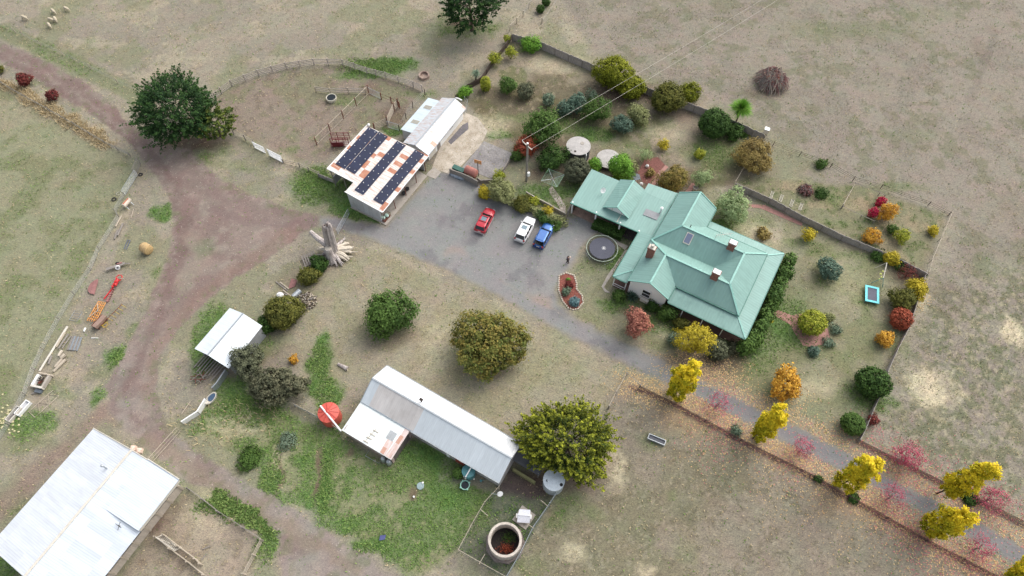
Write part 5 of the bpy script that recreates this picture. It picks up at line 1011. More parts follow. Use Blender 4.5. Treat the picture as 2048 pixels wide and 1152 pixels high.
PAL['grassg'] = leafmat('grass_green', (98, 136, 64), (132, 154, 86)); PAL['grassd'] = leafmat('grass_dry', (176, 158, 124), (206, 190, 154)); PAL['weed'] = leafmat('broad_weed', (82, 116, 58), (138, 156, 90)); PAL['grasso'] = leafmat('grass_olive', (136, 136, 98), (164, 156, 120)); PAL['bed'] = leafmat('bark_mulch', (110, 66, 56), (158, 98, 84)); PAL['stone'] = leafmat('pebbles', (150, 140, 132), (200, 190, 178), trans=0)
noroad = (1 - gv) * (1 - tk)
green = np.clip((col[:, 1] - col[:, 0] * 1.02) / .03, 0, 1) * noroad
blades('green_grass', green + .02, 46000, .16, .06, 'grassg', 'x', 1)
blades('dry_grass', noroad * (.15 + sstep(n_sm, .5, .7)) * (1 - green), 42000, .12, .05, 'grassd', 'x', 2, 1.4)
blades('olive_grass', noroad * (.1 + sstep(n_mid, .45, .6)) + pt * 1.2, 42000, .11, .045, 'grasso', 'x', 3)
blades('tall_dry_grass', (1 - sstep(lined([(-20, 160), (50, 190), (110, 222), (170, 262), (215, 290)], WX, WY), .5, 1.6)) + .12 * (1 - sstep(lined([(400, 850), (470, 850), (520, 830)], WX, WY), 1, 4)), 3300, .45, .06, 'grassd', 'x', 4, .7)
wd = sum(ell(x, y, a, b, .4) for (x, y, a, b) in [(640, 725, 20, 30), (650, 790, 18, 40), (500, 820, 60, 30), (545, 950, 16, 55), (652, 960, 18, 60), (450, 1010, 60, 12), (540, 1060, 20, 60), (740, 132, 60, 18), (640, 372, 40, 32), (740, 430, 50, 14), (420, 1010, 20, 12), (480, 1035, 40, 12), (700, 1100, 70, 10), (240, 715, 20, 20)])
blades('broadleaf_weeds', wd * noroad, 7500, .13, .09, 'weed', 'x', 6, 1.4)
blades('creek_weeds', ell(500, 1035, 60, 14, .4, -38) + ell(445, 1005, 30, 12, .4, -38), 2300, .2, .1, 'weed', 'x', 16, 1.2)
def litter(name, mask, k, s, pal, seed):
    rg = np.random.default_rng(seed); x, y = scatter(mask, k, rg); c = np.stack([x, y, np.full(k, .025) + rg.random(k) * .02], 1); nr = rg.normal(0, .22, (k, 3)) + [0, 0, 1]; nr /= np.linalg.norm(nr, axis=1, keepdims=True)
    a = s * (.6 + .8 * rg.random(k)); V = quads_from(c, nr, a, a * .8, rg); tag(npmesh(name, V, np.arange(len(V)).reshape(-1, 4), PAL[pal], {'tint': ('FLOAT', np.repeat(rg.random(k), 4))}), kind='stuff')
PAL['littery'] = leafmat('fallen_yellow', (190, 152, 104), (222, 194, 142), trans=0); PAL['litterp'] = leafmat('fallen_pink', (176, 96, 108), (206, 132, 130), trans=0)
L1 = np.exp(-(lit / 1.9) ** 2) * (1 - .97 * gv) + .55 * np.exp(-(lit2 / 1.6) ** 2) * (1 - .97 * gv) + .09 * np.exp(-(lined([(1380, 860), (1560, 960), (1750, 1060), (1900, 1150)], X, Y) / 4.5) ** 2)
litter('fallen_yellow_leaves', L1, 10000, .072, 'littery', 3)
pk = sum(np.exp(-(((X - W(a, b).x) / 3.2) ** 2 + ((Y - W(a, b).y) / 3.2) ** 2)) * s for a, b, s in [(1440, 815, .9), (1600, 910, .9), (1790, 1005, 1), (1820, 935, .8), (1985, 1020, 1), (1960, 1110, 1), (1730, 895, .5), (1850, 1085, .8), (1440, 870, .5), (1900, 975, .5)])
pk2 = np.exp(-(lined([(1700, 990), (1850, 1082), (1990, 1160)], X, Y) / .8) ** 2)
litter('fallen_crimson_leaves', (pk + pk2) * (1 - .7 * gv), 5200, .07, 'litterp', 4)
litter('garden_leaf_scatter', ell(1400, 735, 80, 30, .6) + ell(1840, 600, 20, 20, .5) + ell(1573, 800, 50, 20, .6) * .5, 1400, .07, 'littery', 5)
litter('track_stones', tk * (.3 + (n_fine > .6)) + gv * .2, 1800, .05, 'stone', 6)
# ------------------------------------------------------------------ vehicles
def loft(mb, secs, mi=0):
    """secs: list of rings (same count) -> closed skin"""
    n = len(secs[0]); vs = [p for s in secs for p in s]; k = len(secs)
    fs = [(i * n + j, i * n + (j + 1) % n, (i + 1) * n + (j + 1) % n, (i + 1) * n + j) for i in range(k - 1) for j in range(n)]
    fs += [tuple(range(n - 1, -1, -1)), tuple(range((k - 1) * n, k * n))]
    return mb.add(vs, fs, mi)
CHROME = glassy('bright_metal', (200, 202, 206), .25, .8); TAIL = glassy('tail_lamp_red', (150, 24, 30), .3); HEAD = glassy('head_lamp_clear', (214, 220, 226), .15); PLATE = mat('number_plate', (236, 236, 230), .5)
TYRE = M['black']; CGL = glassy('car_glass', (26, 30, 36), .06)
def car(name, label, rear, front, paint, lower, L=4.6, Wd=1.82, hh=1.6, kind='wagon', roofbits='sunroof'):
    a = W(*rear, .4); b = W(*front, .7); c = (a + b) / 2; ang = math.atan2(b.y - a.y, b.x - a.x)
    root = thing(name, label, 'car', (c.x, c.y, .014), ang); w = Wd / 2
    st = [(-L / 2, .42, .72, .80), (-L / 2 + .06, .3, .92, .92), (-L / 2 + .3, .26, 1.0, .98), (-1.3, .24, 1.02, 1.0), (0, .24, 1.0, 1.0), (.9, .24, 1.02, .99), (1.35, .25, .99, .96), (L / 2 - .45, .27, .9, .92), (L / 2 - .1, .32, .78, .82), (L / 2, .42, .62, .70)]
    secs = []
    for x, z0, z1, k in st:
        ww = w * k; secs.append([(x, -ww * .9, z0), (x, -ww, z0 + .16), (x, -ww, z1 - .16), (x, -ww * .93, z1 - .03), (x, -ww * .4, z1 + .015), (x, ww * .4, z1 + .015), (x, ww * .93, z1 - .03), (x, ww, z1 - .16), (x, ww, z0 + .16), (x, ww * .9, z0)])
    body = loft(MB(), secs).build('body', paint, root, smooth=True)
    gz0, gz1 = .98, hh - .05; xb0, xb1 = -L / 2 + .14, 1.0; xr0, xr1 = -L / 2 + .52, .22
    def ring(x0, x1, ww, z): return [(x0, -ww * .92, z), (x0 + .08, -ww, z), (x1 - .1, -ww, z), (x1, -ww * .8, z), (x1, ww * .8, z), (x1 - .1, ww, z), (x0 + .08, ww, z), (x0, ww * .92, z)]
    gl = MB(); loft(gl, [ring(xb0, xb1, w * .93, gz0), ring(xr0, xr1, w * .76, gz1)]); gl.build('glasshouse', CGL, root)
    rf = MB(); loft(rf, [ring(xr0 - .05, xr1 + .02, w * .775, gz1 - .01), ring(xr0 - .03, xr1, w * .765, gz1 + .05), ring(xr0 + .15, xr1 - .15, w * .62, gz1 + .085)]); r = rf.build('roof', paint, root, smooth=False)
    for s in (-1, 1):
        for (p, q, t) in (((xb1 - .02, s * w * .8, gz0), (xr1, s * w * .68, gz1 + .02), .07), ((-.55, s * w * .935, gz0), (-.55, s * w * .77, gz1), .08), ((-1.35, s * w * .935, gz0), (-1.28, s * w * .77, gz1), .1), ((xb0 + .03, s * w * .88, gz0), (xr0, s * w * .72, gz1 + .02), .12), ((xb0 + .1, s * w * .945, gz0 + .01), (xb1 - .08, s * w * .945, gz0 + .01), .05)):
            MB().beam(p, q, t, t).build('pillar', paint, root)
        MB().beam((-1.15, s * (w + .005), .36), (1.1, s * (w + .005), .36), .05, .16).build('side_sill', lower, root)
        m_ = MB(); m_.blob((.78, s * (w + .1), 1.08), (.08, .12, .07), 1, 0); m_.build('mirror', paint, root)
        MB().box((L / 2 - .12, s * w * .6, .68), (.16, .36, .13), 0).build('headlight', HEAD, root)
        t_ = MB(); t_.box((-L / 2 + .05, s * w * .78, .88), (.14, .24, .26)); t_.build('tail_light', TAIL, root)
        for x in (1.38, -1.36):
            wh = MB(); Mx = Matrix.Translation((x, s * (w - .11), .33)) @ Matrix.Rotation(R_(90), 4, 'X')
            wh.lathe([(.2, -.11), (.31, -.11), (.335, -.06), (.335, .06), (.31, .11), (.2, .11)], 18, M=Mx); t = wh.build('wheel', TYRE, root)
            ri = MB(); ri.lathe([(.03, -.118), (.21, -.112), (.21, .112), (.03, .118)], 14, M=Mx); ri.build('rim', CHROME, t)
    MB().box((-L / 2 - .01, 0, .48), (.14, Wd * .88, .2)).build('rear_bumper', lower, root); MB().box((L / 2 - .03, 0, .46), (.16, Wd * .72, .2)).build('front_bumper', lower, root)
    MB().box((-L / 2 - .02, 0, .74), (.03, .46, .13)).build('number_plate', PLATE, root)
    MB().beam((xr0 - .03, -.5, gz1 + .05), (xr0 - .03, .5, gz1 + .05), .16, .05).build('spoiler', paint, root)
    if roofbits: MB().slab([(-.75, -.4, gz1 + .098), (-.05, -.4, gz1 + .098), (-.05, .4, gz1 + .098), (-.75, .4, gz1 + .098)], .02).build('sunroof', glassy('sunroof_glass', (110, 130, 140), .08), root)
    if roofbits == 'bars':
        for x in (-.95, .0): MB().beam((x, -.62, gz1 + .14), (x, .62, gz1 + .14), .05, .04).build('roof_bar', M['black'], root)
    return root
car('station_wagon', 'red wagon with silver lower trim and sunroof, parked alone on the gravel', (957.5, 467.6), (982.9, 415.5), glassy('red_car_paint', (178, 30, 48), .3, .1, .5), mat('silver_trim', (196, 186, 186), .45), roofbits='bars', hh=1.52)
car('station_wagon', 'white wagon with dark sunroof parked in the middle of three cars', (1038, 484), (1063, 434.6), glassy('white_car_paint', (236, 236, 236), .35, 0, .4), mat('pale_trim', (206, 206, 206), .45), hh=1.62)
car('station_wagon', 'metallic blue wagon parked on the right beside the white one', (1074.3, 498), (1101, 445), glassy('blue_car_paint', (44, 92, 156), .25, .45, .6), glassy('blue_lower_paint', (32, 62, 124), .35, .2), hh=1.66, roofbits=None)

# ------------------------------------------------------------------ people and sheep
def skinned(name, verts, edges, radii, matl, parent, root=0, sub=1):
    me = bpy.data.meshes.new(name); me.from_pydata(verts, edges, []); o = bpy.data.objects.new(name, me); COL.objects.link(o)
    md = o.modifiers.new('s', 'SKIN'); md.use_smooth_shade = True
    for i, v in enumerate(me.skin_vertices[0].data): r = radii[i]; v.radius = (r, r) if not isinstance(r, tuple) else r; v.use_root = (i == root)
    ms = o.modifiers.new('u', 'SUBSURF'); ms.levels = sub; ms.render_levels = sub
    dg = bpy.context.evaluated_depsgraph_get(); m2 = bpy.data.meshes.new_from_object(o.evaluated_get(dg)); o.modifiers.clear(); o.data = m2; bpy.data.meshes.remove(me)
    m2.materials.clear(); m2.materials.append(matl); o.parent = parent; return o
SKIN = mat('skin', (196, 150, 124), .6, var=.05)
pp = W(1134.8, 526); pr_ = thing('person', 'person in patterned jacket and black trousers standing on the drive edge holding a controller', 'person', (pp.x, pp.y, .014), R_(-50))
V_ = [(0, 0, .95), (0, 0, 1.15), (0, 0, 1.38), (0, 0, 1.5), (0, .02, 1.56), (0, .03, 1.68), (0, .0, 1.78),           # 0-6 pelvis..crown
      (-.1, 0, .9), (-.12, .02, .5), (-.13, 0, .1), (-.13, .16, .04), (.1, 0, .9), (.12, .04, .5), (.13, .02, .1), (.13, .18, .04),       # 7-14 legs
      (-.17, 0, 1.42), (-.24, .06, 1.17), (-.12, .3, 1.22), (-.06, .38, 1.25), (.17, 0, 1.42), (.24, .06, 1.17), (.12, .3, 1.22), (.06, .38, 1.25)]
E_ = [(0, 1), (1, 2), (2, 3), (3, 4), (4, 5), (5, 6), (0, 7), (7, 8), (8, 9), (9, 10), (0, 11), (11, 12), (12, 13), (13, 14), (2, 15), (15, 16), (16, 17), (17, 18), (2, 19), (19, 20), (20, 21), (21, 22)]
Rr = [.14, .13, .14, .06, .06, .1, .07, .09, .06, .045, .035, .09, .06, .045, .035, .06, .045, .033, .04, .06, .045, .033, .04]
for s, hb in ((-1, 18), (1, 22)):
    hx, hy, hz = V_[hb]
    for k in range(5):
        dx = (k - 1.5) * .022 if k < 4 else -.0; b0 = len(V_)
        if k < 4: V_ += [(hx + dx * .8, hy + .04, hz + .01 * (k % 2)), (hx + dx, hy + .085 - .008 * abs(k - 1), hz - .015), (hx + dx * .9, hy + .1 - .01 * abs(k - 1), hz - .045)]
        else: V_ += [(hx - s * .045, hy + .01, hz + .01), (hx - s * .06, hy + .045, hz + .0), (hx - s * .05, hy + .07, hz - .01)]
        E_ += [(hb, b0), (b0, b0 + 1), (b0 + 1, b0 + 2)]; Rr += [.011, .009, .008]
skinned('body', V_, E_, Rr, SKIN, pr_)
skinned('jacket', [V_[i] for i in (0, 1, 2, 15, 16, 17, 19, 20, 21)], [(0, 1), (1, 2), (2, 3), (3, 4), (4, 5), (2, 6), (6, 7), (7, 8)], [.165, .155, .165, .085, .066, .05, .085, .066, .05], mat('patterned_jacket', (92, 84, 100), .8, var=.5, sc=8, fine=.4), pr_)
skinned('trousers', [V_[i] for i in (0, 7, 8, 9, 11, 12, 13)], [(0, 1), (1, 2), (2, 3), (0, 4), (4, 5), (5, 6)], [.16, .11, .08, .065, .11, .08, .065], mat('black_cloth', (30, 30, 36), .9), pr_)
hr_ = MB(); hr_.blob((0, -.005, 1.74), (.105, .12, .115), 2, .04); hr_.build('hair', mat('dark_hair', (44, 34, 30), .8), pr_, smooth=True)
for s in (-1, 1): MB().box((s * .13, .08, .05), (.1, .28, .09)).build('shoe', M['black'], pr_)
fc_ = MB(); fc_.blob((0, .12, 1.66), (.015, .03, .02), 1, 0); fc_.build('nose', SKIN, pr_)
for s in (-1, 1): MB().blob((s * .035, .105, 1.69), (.014, .01, .01), 1, 0).build('eye', M['dark'], pr_); MB().blob((s * .1, .02, 1.67), (.015, .025, .03), 1, 0).build('ear', SKIN, pr_)
MB().blob((0, .11, 1.615), (.03, .012, .008), 1, 0).build('mouth', mat('lips', (160, 90, 84), .6), pr_)
rc = MB(); rc.box((0, .45, 1.24), (.18, .1, .03)); single('remote_controller', MB().box(tuple(Matrix.Rotation(R_(-50), 3, 'Z') @ Vector((0, .46, 1.25)) + pp), (.2, .12, .04), R_(-50)), M['offwhite'], 'small pale handheld controller in the hands of the person', 'controller', (pp.x, pp.y, 1.2))
WOOL = mat('fleece', (206, 194, 170), .95, var=.35, sc=5, fine=.3, bump=.6)
def sheep(label, x, y, ang):
    p = W(x, y, .4); root = thing('sheep', label, 'sheep', (p.x, p.y, 0), ang, 'sheep grazing in the top left paddock')
    Vs = [(-.45, 0, .62), (-.15, 0, .64), (.2, 0, .64), (.42, 0, .66), (.6, 0, .55), (.72, 0, .34), (.8, 0, .18)]; Es = [(0, 1), (1, 2), (2, 3), (3, 4), (4, 5), (5, 6)]; Rs = [.2, .27, .26, .18, .11, .09, .05]
    for (bi, x0, s, hind) in ((0, -.42, 1, 1), (0, -.42, -1, 1), (3, .36, 1, 0), (3, .36, -1, 0)):
        b0 = len(Vs); Vs += [(x0 + (.06 if hind else 0), s * .14, .42), (x0 - (.05 if hind else -.01), s * .14, .22), (x0, s * .14, .02)]; Es += [(bi, b0), (b0, b0 + 1), (b0 + 1, b0 + 2)]; Rs += [.09, .04, .03]
    b0 = len(Vs); Vs.append((-.68, 0, .5)); Es.append((0, b0)); Rs.append(.05)
    skinned('body', Vs, Es, Rs, WOOL, root, 1)
    for s in (-1, 1): MB().blob((.62, s * .11, .42), (.03, .07, .025), 1, 0).build('ear', M['offwhite'], root)
for lb, x, y, a in [('sheep apart at the far left of the small mob', 49, 36, -20), ('sheep standing at the upper middle of the mob', 107, 23, -40), ('sheep farthest right in the mob', 133, 18, -25), ('sheep directly above the lowest one, left of a touching pair', 102, 40, -15), ('sheep on the right of the touching pair', 111, 39, -55), ('lowest sheep of the mob, nearest the fence', 99, 51, -50)]: sheep(lb, x, y, R_(a))

# ------------------------------------------------------------------ pole, lines and garden equipment
pb_, ph = wbase((1053, 362), (1055.5, 287)); up_ = thing('power_pole', 'grey timber power pole with crossarm and white meter box beside the parking hedge', 'pole', (pb_.x, pb_.y, 0), 0)
MB().tube([(0, 0, 0), (0, 0, ph)], [.2, .15], 9).build('pole_shaft', M['grey_wood'], up_); MB().lathe([(.17, 0), (.17, .06), (.02, .1)], 9, (0, 0, ph)).build('pole_cap', M['white'], up_)
e1 = W(1048, 284.5, ph - .3); e2 = W(1060, 301, ph - .9); dv = (e2 - e1); dv.z = 0; dv.normalize(); c1 = Vector((0, 0, ph - .55)) - dv * 1.15; c2 = Vector((0, 0, ph - .55)) + dv * 1.0
MB().beam(c1, c2, .1, .12).build('crossarm', M['offwhite'], up_)
for c_ in (c1, c2): MB().tube([c_ + Vector((0, 0, .05)), c_ + Vector((0, 0, .28))], .06, 6).build('insulator', M['white'], up_)
MB().box((.28, -.2, 1.9), (.4, .3, .8), .6).build('meter_box', M['white'], up_)
for (cc_, far, lb) in ((c1, (1518, -2), 'upper overhead wire'), (c2, (1554, -4), 'lower overhead wire')):
    s_ = pb_ + cc_ + Vector((0, 0, .28)); f_ = W(far[0], far[1], 7.5); d_ = f_ - s_; pts = [s_ + d_ * (t * 1.6) + Vector((0, 0, -1.1 * math.sin(math.pi * min(t * 1.0, 1)) * .6)) for t in [i / 14 for i in range(15)]]
    single('power_line', MB().tube(pts, .017, 5), M['offwhite'], '%s running from the pole across the orchard to the top edge' % lb, 'wire', tuple(s_), 'power lines')
def trampoline():
    p = W(1203, 503); t = thing('trampoline', 'large round black trampoline on the lawn beside the gravel turn', 'trampoline', (p.x, p.y, 0)); R = 2.3; h = .9
    mb = MB(); mb.lathe([(0.001, h), (R - .42, h)], 40); mb.build('jumping_mat', mat('black_mesh', (82, 84, 96), .8, var=.15), t)
    rm = MB(); n = 44; pts = [(math.cos(2 * math.pi * i / n) * R, math.sin(2 * math.pi * i / n) * R, h) for i in range(n + 1)]; rm.tube(pts, .05, 6, cap=False); rm.build('rim', mat('pale_green_pad', (176, 190, 172), .6), t)
    sp = MB()
    for i in range(72): a = 2 * math.pi * i / 72; sp.beam((math.cos(a) * (R - .43), math.sin(a) * (R - .43), h - .01), (math.cos(a) * (R - .03), math.sin(a) * (R - .03), h - .01), .035, .02)
    o = sp.build('springs', M['black'], t)
    for k in range(4):
        a = 2 * math.pi * k / 4 + .4; l = MB(); q = [(math.cos(a - .3) * R, math.sin(a - .3) * R, h), (math.cos(a - .3) * (R + .03), math.sin(a - .3) * (R + .03), .06), (math.cos(a + .3) * (R + .03), math.sin(a + .3) * (R + .03), .06), (math.cos(a + .3) * R, math.sin(a + .3) * R, h)]
        l.tube(q, .03, 5); l.build('leg', M['galv'], t)
    lg = MB(); lg.tube([(math.cos(a) * .28 + .25, math.sin(a) * .28, h + .012) for a in [2 * math.pi * i / 20 for i in range(21)]], .025, 4, cap=False); lg.beam((.08, 0, h + .012), (.42, 0, h + .012), .09, .015); lg.beam((.25, -.17, h + .014), (.25, .17, h + .014), .09, .015); lg.build('centre_emblem', M['white'], t)
trampoline()
r2 = W(1741, 592); tt = thing('play_trampoline', 'small rectangular trampoline with turquoise padded edge near the lower right fence', 'trampoline', (r2.x, r2.y, 0), R_(-15)); w_, l_ = .95, 1.35
for (x0, x1, y0, y1) in ((-w_, w_, l_ - .3, l_), (-w_, w_, -l_, -l_ + .3), (-w_, -w_ + .3, -l_ + .3, l_ - .3), (w_ - .3, w_, -l_ + .3, l_ - .3)): MB().b2(x0, x1, y0, y1, .45, .55).build('pad', mat('turquoise_pad', (112, 218, 226), .6, var=.08), tt)
MB().b2(-w_ + .3, w_ - .3, -l_ + .3, l_ - .3, .47, .49).build('jumping_mat', mat('grey_mesh', (96, 98, 112), .8), tt)
for x in (-w_ + .1, w_ - .1):
    for y in (-l_ + .1, l_ - .1): MB().tube([(x, y, 0), (x, y, .45)], .04, 6).build('leg', M['teal'], tt)
sg = W(1757, 556); sw = thing('swing_frame', 'thin white metal swing frame with hanging yellow balls above the turquoise trampoline', 'swing', (sg.x, sg.y, 0), R_(65)); 
MB().tube([(-1.3, 0, 2.0), (1.5, 0, 2.0)], .055, 5).build('top_bar', M['offwhite'], sw)
for x in (-1.3, 1.5):
    for y in (-.8, .8): MB().tube([(x, 0, 2.0), (x, y, 0)], .045, 5).build('leg', M['teal' if x < 0 else 'offwhite'], sw)
for k, x in enumerate((-.9, -.4, .1, .7)): MB().tube([(x, 0, 2.0), (x + .05, .1 * (-1) ** k, .9)], .012, 4).build('rope', M['offwhite'], sw); MB().blob((x + .05, .1 * (-1) ** k, .8), .15, 2, .02).build('ball', mat('lime_ball', (226, 232, 130), .5), sw)
cl_ = W(1104, 372); cl = thing('clothes_hoist', 'square rotary clothes hoist with green wires on the lawn behind the parking hedge', 'clothes hoist', (cl_.x, cl_.y, 0), R_(18)); 
MB().tube([(0, 0, 0), (0, 0, 2.0)], .04, 6).build('mast', M['galv'], cl)
for k in range(4): a = math.pi / 2 * k; MB().tube([(0, 0, 1.75), (math.cos(a) * 1.9, math.sin(a) * 1.9, 2.05)], .03, 5).build('arm', M['galv'], cl)
for i in range(7): r = .55 + i * .225; MB().tube([(math.cos(math.pi / 2 * k) * r, math.sin(math.pi / 2 * k) * r, 1.84 + .03 * i) for k in range(5)], .016 if i < 6 else .03, 4, cap=False).build('line', mat('green_line', (150, 190, 160), .5), cl)
hb = W(957, 352); bh_ = thing('basketball_hoop', 'orange basketball backboard on a dark post at the slab edge', 'basketball hoop', (hb.x, hb.y, 0), R_(-20))
MB().tube([(0, 0, 0), (0, 0, 3.2)], .06, 6).build('post', M['dark'], bh_); MB().b2(-.6, .6, .05, .1, 2.9, 3.7).build('backboard', mat('orange_board', (214, 136, 70), .7, var=.4, rgb2=(226, 190, 150)), bh_); MB().tube([(math.cos(a) * .23, .35 + math.sin(a) * .23, 3.05) for a in [2 * math.pi * i / 14 for i in range(15)]], .015, 4, cap=False).build('ring', M['orange'], bh_)
# fuel tank, green bin and boat by the slab wall
ft = W(943, 352); fq = thing('fuel_tank', 'rusty red horizontal cylinder tank in front of the slab wall', 'tank', (ft.x, ft.y, 0), R_(-30)); Mx = Matrix.Translation((0, 0, 1.1)) @ Matrix.Rotation(R_(90), 4, 'Y')
MB().lathe([(.3, -1.05), (.62, -.98), (.68, -.9), (.68, .9), (.62, .98), (.3, 1.05)], 20, M=Mx).build('drum', mat('faded_red', (178, 116, 104), .7, var=.35), fq, smooth=True)
for x in (-.7, .7): MB().b2(x - .06, x + .06, -.4, .4, 0, .5).build('stand', M['rust'], fq)
gb = W(918, 345); gbn = thing('green_bin', 'dark green tub leaning against the slab wall next to the red tank', 'bin', (gb.x, gb.y, 0), R_(-30)); MB().b2(-1.0, 1.0, -.35, .35, 0, 1.0).build('tub', mat('dark_green_plastic', (40, 84, 76), .6), gbn); MB().b2(-1.04, 1.04, -.39, .39, 1.0, 1.05).build('lid', mat('dark_green_lid', (54, 100, 90), .6), gbn)
bt = W(914, 353); btt = thing('dinghy', 'small upturned silver and blue dinghy in front of the green tub', 'boat', (bt.x, bt.y, 0), R_(-32)); sc = []
for x, w, z in ((-1.3, .35, .3), (-.9, .48, .38), (0, .52, .42), (.8, .4, .38), (1.35, .05, .28)): sc.append([(x, -w, .02), (x, -w * .8, z * .7), (x, 0, z), (x, w * .8, z * .7), (x, w, .02)])
loft(MB(), sc).build('hull', mat('weathered_alloy', (190, 198, 206), .5, .3, var=.5, sc=2, rgb2=(110, 124, 140)), btt, smooth=True); MB().beam((-1.3, 0, .42), (1.3, 0, .32), .05).build('keel', M['galv'], btt)

# ------------------------------------------------------------------ tanks and troughs
def tank(name, label, px, r, h, side, top, cone=0.0, n=28, parts=()):
    p = W(px[0], px[1], h); t = thing(name, label, 'tank', (p.x, p.y, 0)); MB().lathe([(r, 0), (r, h * .5), (r, h)], n).build('tank_wall', side, t, smooth=False)
    MB().lathe([(r + .05, h), (r + .05, h + .08), (r * .5, h + .08 + cone * .5), (.02, h + .08 + cone)], n).build('tank_lid', top, t); return t
DSD = mat('stained_concrete', (86, 84, 88), .9, var=.6, rgb2=(46, 46, 52), stretch=(3, 3, .4)); LID = mat('lid_concrete', (188, 184, 180), .9, var=.3, sc=1.2)
t1 = tank('water_tank', 'round concrete water tank with stained dark sides behind the carport', (1157, 292), 1.9, 2.2, DSD, LID, .12); MB().lathe([(.2, 2.3), (.2, 2.33)], 12, (-.6, -1.2, 0)).build('hatch', M['dark'], t1); MB().tube([(1.1, -1.6, 2.3), (1.15, -1.95, 2.2), (1.15, -1.95, .3)], .06, 6).build('pipe', M['white'], t1); MB().lathe([(.3, 2.36), (.3, 2.42)], 14, (.6, .4, 0)).build('manhole', M['concrete'], t1)
t2 = tank('water_tank', 'low round concrete tank lid partly hidden by the lime willow', (1217, 318), 1.9, .7, DSD, LID, .08)
t3 = tank('water_tank', 'red plastic water tank with ribbed conical top beside the wire fence', (657, 825), 1.32, 2.0, M['redplastic'], M['redplastic'], .4, 20); 
for k in range(10): a = 2 * math.pi * k / 10; MB().beam((math.cos(a) * .2, math.sin(a) * .2, 2.45), (math.cos(a) * 1.3, math.sin(a) * 1.3, 2.13), .06, .05).build('lid_rib', mat('red_rib', (188, 70, 60), .5) if k == 0 else bpy.data.materials['red_rib'], t3)
a_, b_ = W(641, 812, 2.35), W(682, 862, 2.35); single('downpipe', MB().tube([a_, b_], .11, 8).tube([a_, a_ - Vector((0, 0, .3))], .11, 8), M['white'], 'long white pipe from the annexe roof corner across the red tank', 'pipe', tuple(a_))
t4 = tank('water_tank', 'small teal plastic tank against the front wall of the long shed', (937, 942), .78, 1.5, M['teal'], M['teal'], .25, 18); a_, b_ = W(944, 932, 2.6), W(931, 954, 1.75); single('downpipe', MB().tube([a_, b_], .08, 8), M['white'], 'short white pipe from shed gutter into the teal tank', 'pipe', tuple(a_)); 
for k, (x, y) in enumerate(((928, 953), (948, 958), (931, 957))): MB().blob(tuple(W(x, y, 1.2) - Vector(t4.location)), .12, 1, .1).build('fitting', M['offwhite'], t4)
q = W(930, 970, .5); tb = thing('tub', 'pale green rimmed open water tub below the teal tank', 'tub', (q.x, q.y, 0)); MB().lathe([(.5, 0), (.6, .5), (.6, .55), (.5, .55), (.48, .4), (.02, .4)], 18).build('basin', mat('mint_plastic', (160, 210, 190), .5), tb); MB().lathe([(.02, .42), (.47, .42)], 18).build('water', glassy('dark_water', (22, 30, 34), .05), tb)
for k in range(4): a = k * 1.57 + .5; MB().blob((math.cos(a) * .62, math.sin(a) * .62, .5), .13, 1, 0).build('lug', bpy.data.materials['mint_plastic'], tb)
q = W(962, 962, .1); single('watering_can', MB().lathe([(.14, 0), (.14, .25), (.1, .28)], 10, tuple(q)).tube([q + Vector((.1, 0, .1)), q + Vector((.35, .05, .3))], .03, 5), M['teal'], 'green watering can on the grass right of the teal tank', 'watering can', tuple(q))
t5 = tank('water_tank', 'pale corrugated tank with two dark inlets under the golden cypress', (1108, 960), 1.28, 2.3, sheetmat('tank_tin', (196, 204, 208), 'X', rough=.5), mat('tank_lid_pale', (206, 216, 222), .5, var=.1), .25)
for (x, y) in ((-.75, -.1), (.85, -.6)): MB().lathe([(.2, 0), (.2, .05)], 12, (x, y, 2.42)).build('inlet', M['black'], t5)
CR = mat('old_round_concrete', (206, 196, 184), .92, var=.35, sc=1.2, fine=.15, stretch=(1, 1, 3)); p = W(1010, 1079, 2.6)
t6 = thing('open_tank', 'roofless round concrete tank with dark interior and rusty plants inside', 'tank', (p.x, p.y, 0)); R = 1.95
MB().lathe([(R, 0), (R, 2.6), (R - .28, 2.6), (R - .28, .3), (.02, .3)], 36).build('tank_wall', CR, t6); MB().lathe([(R + .45, 0), (R + .35, .3), (R, .3)], 9).build('plinth', mat('crumbling_base', (150, 138, 132), .95, var=.5, sc=3), t6)
MB().lathe([(.02, .5), (R - .3, .5)], 30).build('soil', mat('dark_silt', (40, 34, 34), .9, var=.4), t6)
rg = np.random.default_rng(4); 
for nm_, pal_, n_, ox, oy in (('rusty_plants', 'red', 500, .1, -.7), ('green_plants', 'green', 400, .4, .5)):
    c = rg.normal(0, .45, (n_, 3)) * [1, .7, .25] + [ox, oy, .75]; nr = rg.normal(size=(n_, 3)); nr /= np.linalg.norm(nr, axis=1, keepdims=True); V = quads_from(c, nr, np.full(n_, .12), np.full(n_, .025), rg); npmesh(nm_, V, np.arange(len(V)).reshape(-1, 4), PAL[pal_], {'tint': ('FLOAT', np.repeat(rg.random(n_), 4))}, parent=t6)['kind'] = 'stuff'
q = W(848, 150, .4); single('trough', MB().lathe([(.95, 0), (.95, .5), (.72, .5), (.68, .08), (.02, .06)], 22, (q.x, q.y, 0)), mat('trough_concrete', (180, 160, 146), .95, var=.3, rgb2=(120, 100, 90)), 'empty round concrete water trough beyond the curved rail fence', 'trough', (q.x, q.y, 0))
q = W(663, 197, .4); tq = thing('trough', 'round pale tub filled with black water inside the curved yard', 'trough', (q.x, q.y, 0)); MB().lathe([(.75, 0), (.88, .4), (.88, .7), (.78, .7), (.74, .5), (.02, .5)], 22).build('basin', mat('cream_tub', (206, 200, 184), .7), tq); MB().lathe([(.02, .6), (.78, .6)], 22).build('water', bpy.data.materials['dark_water'], tq)
